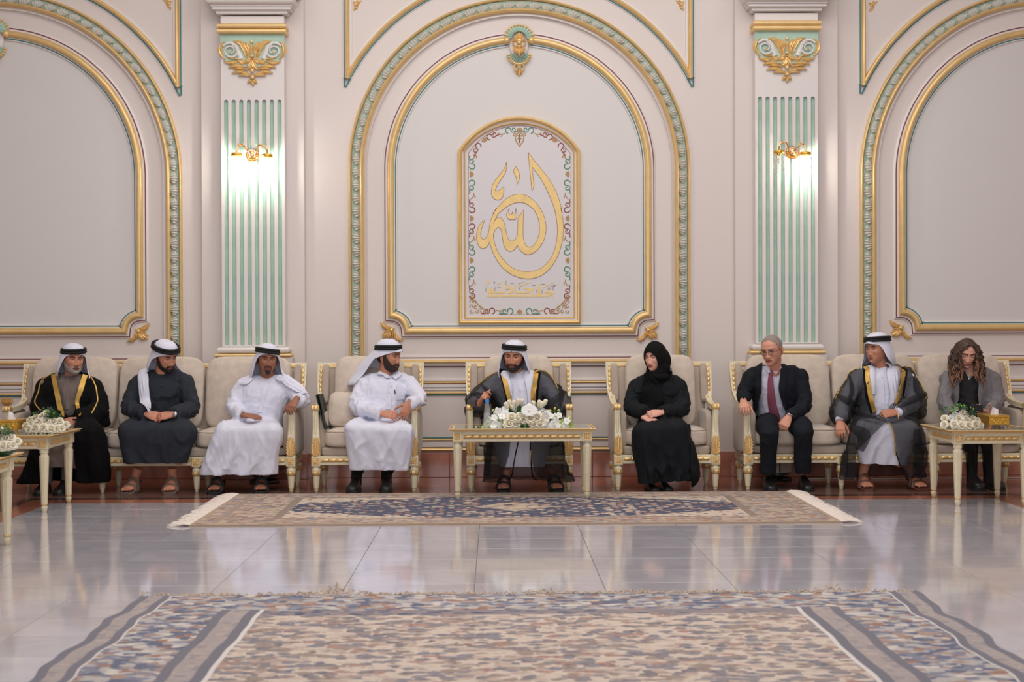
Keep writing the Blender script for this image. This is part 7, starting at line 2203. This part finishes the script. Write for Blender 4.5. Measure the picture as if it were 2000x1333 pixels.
for P in ([(1010, 640), (700, 560), (330, 640), (90, 686)], [(1010, 640), (1400, 560), (1700, 600), (1820, 680)], [(1100, 560), (1350, 430), (1490, 400), (1565, 385)], [(1010, 640), (500, 480), (380, 385)], [(1200, 560), (1600, 520), (1750, 510)]):
    mb = MB(); mb.tube([Q(x, y, YT+.01) for x, y in P], .003, 5); obj('stem', mb, 'leafg', th)
for (x, y, d, s_) in ((800, 470, (-.7, -.5, .5), .10), (930, 450, (.2, -.4, 1), .09), (1140, 400, (.35, -.4, 1), .085), (1160, 420, (.9, -.4, .6), .09), (860, 440, (-.1, -.5, 1), .08), (700, 480, (-.9, -.6, .6), .08), (1000, 380, (.7, -.4, .2), .05)):
    bloom('leaf', th, 'leaf', 'leafg', Q(x, y, YT), s_, d, 0)
# --- rose domes on the side tables
def dome(label, c, Y, zt, roses, greens, berries, scl, org, k=1.0):
    o0 = A3(c[0], c[1], Y); th = thing('rose_bouquet', label, 'flowers', (o0[0], Y, zt)); O = npv(th.location)
    def q(x, y, dy=0):
        return A3(org[0]+x*scl, org[1]+y*scl, Y+dy)-O
    zs = [q(x, y)[2] for x, y, r in roses]
    mb = MB(); mb.ell((0, .03, .035), (.085*k, .07, .05), 16, 10); obj('leafy_base', mb, 'leafd', th)
    for (x, y, r) in roses:
        p = q(x, y); p[1] = -.085+min(.085, max(0, p[2]-.03)*.9)+.10*abs(p[0])**1.2*2.5
        p[2] = max(p[2], .026)
        bloom('rose', th, 'rose', 'petal' if r > 70 else 'petalw', p, r*scl*Y/FPX*1.08, (p[0]*5, -1, .25+p[2]*5), rf.uniform(0, 6))
    for (x, y) in greens:
        p = q(x, y); p[1] = rf.uniform(-.03, .05); bloom('foliage', th, 'fern', rf.choice(['leafg', 'leafd', 'leafg']), p-np.array([0, 0, .02]), rf.uniform(.035, .05), (rf.gauss(0, .5), -.3, 1), rf.uniform(0, 6))
    for (x, y) in berries:
        p = q(x, y); p[1] = -.05; bloom('berry', th, 'bud', 'lime', p, .010, (0, 0, 1))
    return th
RB = [(500, 770, 100), (680, 800, 100), (870, 800, 100), (1070, 780, 105), (1200, 800, 90), (660, 620, 85), (860, 640, 95), (1040, 630, 85), (830, 515, 110), (300, 620, 80), (250, 780, 85), (600, 510, 60), (465, 610, 68), (1150, 680, 80), (830, 390, 45), (650, 380, 45)]
GR = [(400, 350), (520, 330), (620, 300), (720, 280), (820, 320), (900, 380), (1000, 430), (1080, 480), (450, 450), (330, 460), (700, 420), (950, 500), (560, 430), (1120, 540), (760, 340), (340, 740), (1020, 520)]
BE = [(440, 430), (490, 400), (560, 390), (490, 450), (540, 360), (600, 280), (710, 300), (780, 290), (950, 340), (1020, 380)]
dome('dome of ivory roses with green berries near the woman holding a phone', (1876, 838), 9.74, .557, RB, GR, BE, .075, (1820, 770))
RL = [(920, 690, 105), (1130, 690, 105), (1330, 700, 95), (1470, 700, 85), (1570, 690, 80), (960, 545, 95), (1150, 520, 95), (1340, 540, 85), (1480, 520, 75), (760, 590, 90), (660, 640, 90), (860, 450, 90), (1000, 410, 80), (1130, 320, 75), (720, 510, 80), (770, 720, 80), (1650, 610, 75)]
GL = [(930, 310), (1020, 280), (1180, 240), (1260, 280), (1330, 320), (1400, 350), (1200, 380), (1280, 420), (1160, 430), (1420, 420), (1060, 470), (1520, 560), (1350, 450), (1240, 330), (880, 330)]
dome('dome of ivory roses on the table of the white-bearded man', (92, 846), 9.70, .557, RL, GL, [(1200, 270), (1370, 330), (1230, 290)], .08, (0, 780))
RN = [(x*.85-1000, y*.9+360, r) for x, y, r in RL]
dome('dome of ivory roses on the table cut by the picture edge', (-3, 880), 7.90, .557, RN, [(x*.85-1000, y*.9+360) for x, y in GL], [], .09, (0, 780), 1.0)

# ================================================================== SMALL THINGS
def tissue_box(label, px, py, Y, zt, w_=.148):
    p = A3(px, py, Y); th = thing('tissue_box', label, 'tissue box', (p[0], Y, zt))
    h0, h1 = .028, .098; d = .12; w2 = w_/2
    mb = MB(); mb.box(-w2, w2, -d, d, h0, h1-.014, .002); bd = obj('box', mb, 'brass', th, smooth=False)
    mb = MB(); mb.box(-w2-.004, w2+.004, -d-.004, d+.004, h1-.016, h1, .003); obj('lid', mb, 'brass', th, smooth=False)
    for sx in (-1, 1):
        for sy in (-1, 1):
            mb = MB(); x, y = sx*(w2-.012), sy*(d-.010)
            mb.loft([[(x-.011, y-.008, h0+.004), (x+.011, y-.008, h0+.004), (x+.011, y+.008, h0+.004), (x-.011, y+.008, h0+.004)], [(x-.006+sx*.004, y-.006, .018), (x+.006+sx*.004, y-.006, .018), (x+.006+sx*.004, y+.006, .018), (x-.006+sx*.004, y+.006, .018)], [(x-.004+sx*.007, y-.005, 0), (x+.004+sx*.007, y-.005, 0), (x+.004+sx*.007, y+.005, 0), (x-.004+sx*.007, y+.005, 0)]])
            obj('foot', mb, 'brass', th, smooth=False)
    for sx in (-1, 1):
        mb = MB(); c = (sx*w2*.5, -d-.0005, (h0+h1-.014)/2)
        for r in (.019, .013): mb.tube([(c[0]+r*math.cos(t), c[1], c[2]+r*math.sin(t)) for t in np.linspace(0, 2*PI, 25)], .0018, 6)
        mb.ell(c, (.007, .004, .007), 10, 6); obj('roundel', mb, 'brass', th)
    mb = MB(); G = np.zeros((7, 9, 3))
    for i in range(7):
        for j in range(9):
            u = -1+j/4; v = i/6; G[i, j] = (u*.030*(1-.25*v)+.006*v, .010*math.sin(u*3+v*2)*v-.02, h1-.004+.052*v*(1-.25*u*u*0)-.012*v*u)
    mb.grid(G); o = obj('tissue', mb, 'tissue', th)
tissue_box('stamped gold tissue box beside the roses near the woman with a phone', 1940, 840, 9.80, .557)
tissue_box('stamped gold tissue box beside the roses near the white-bearded man', 25, 848, 9.72, .557)
p = A3(951.5, 836, 10.17)
th = thing('water_bottle', 'clear water bottle with a blue cap beside the flowers', 'bottle', (p[0], 10.17, .548))
mb = MB(); mb.lathe([(.004, 0), (.026, 0), (.028, .006), (.0275, .05), (.0285, .054), (.0270, .06), (.0270, .085), (.0280, .09), (.026, .10), (.021, .15), (.0165, .178), (.014, .186), (.0135, .196), (.004, .197)], 20); obj('bottle_body', mb, 'glassclear', th)
mb = MB(); mb.lathe([(.004, .003), (.0245, .003), (.0255, .05), (.0250, .09), (.0235, .11), (.003, .111)], 20); obj('water', mb, 'water', th)
mb = MB(); mb.lathe([(.004, .190), (.0165, .190), (.0168, .194), (.0165, .212), (.014, .214), (.003, .214)], 20); obj('cap', mb, 'bluecap', th)
# standing air cleaners between the sofas and the wall
for px, lab in ((517, 'white perforated air cleaner on a black base behind the sofa of three men'), (1517, 'white perforated air cleaner on a black base behind the sofa of a suited man')):
    p = A3(px, 930, 11.37); th = thing('air_cleaner', lab, 'air cleaner', (p[0], 11.36, 0))
    mb = MB(); mb.lathe([(.004, 0), (.125, 0), (.128, .012), (.115, .026), (.05, .034), (.045, .05), (.004, .05)], 28); obj('base', mb, 'leather', th)
    for k in (-1, 1):
        mb = MB(); n = 18; R = []
        for zz in (.07, .075, .60, .61):
            rr = .118 if zz in (.075, .60) else .108
            R.append([(rr*math.cos(a)+k*.003, rr*math.sin(a), zz) for a in np.linspace(-PI/2+.02, PI/2-.02, n)] if k > 0 else [(rr*math.cos(a)+k*.003, rr*math.sin(a), zz) for a in np.linspace(PI/2+.02, 3*PI/2-.02, n)])
        mb.loft(R); obj('perforated_shell', mb, 'purw', th)
    mb = MB(); mb.lathe([(.004, .045), (.100, .05), (.104, .605), (.09, .63), (.004, .635)], 24); obj('core', mb, 'leather', th)
mb = MB()
P = [(1.0, .0), (1.35, .03), (1.7, -.02), (2.1, .03), (2.5, .0), (2.9, .03), (3.3, -.01), (3.8, .02), (4.4, .0)]
mb.tube([(x+1.6, 11.36+y, .006) for x, y in P], .005, 6)
tag(obj('cable', mb, 'cable'), 'white cable lying along the wall behind the sofa of the man in a suit', 'cable')
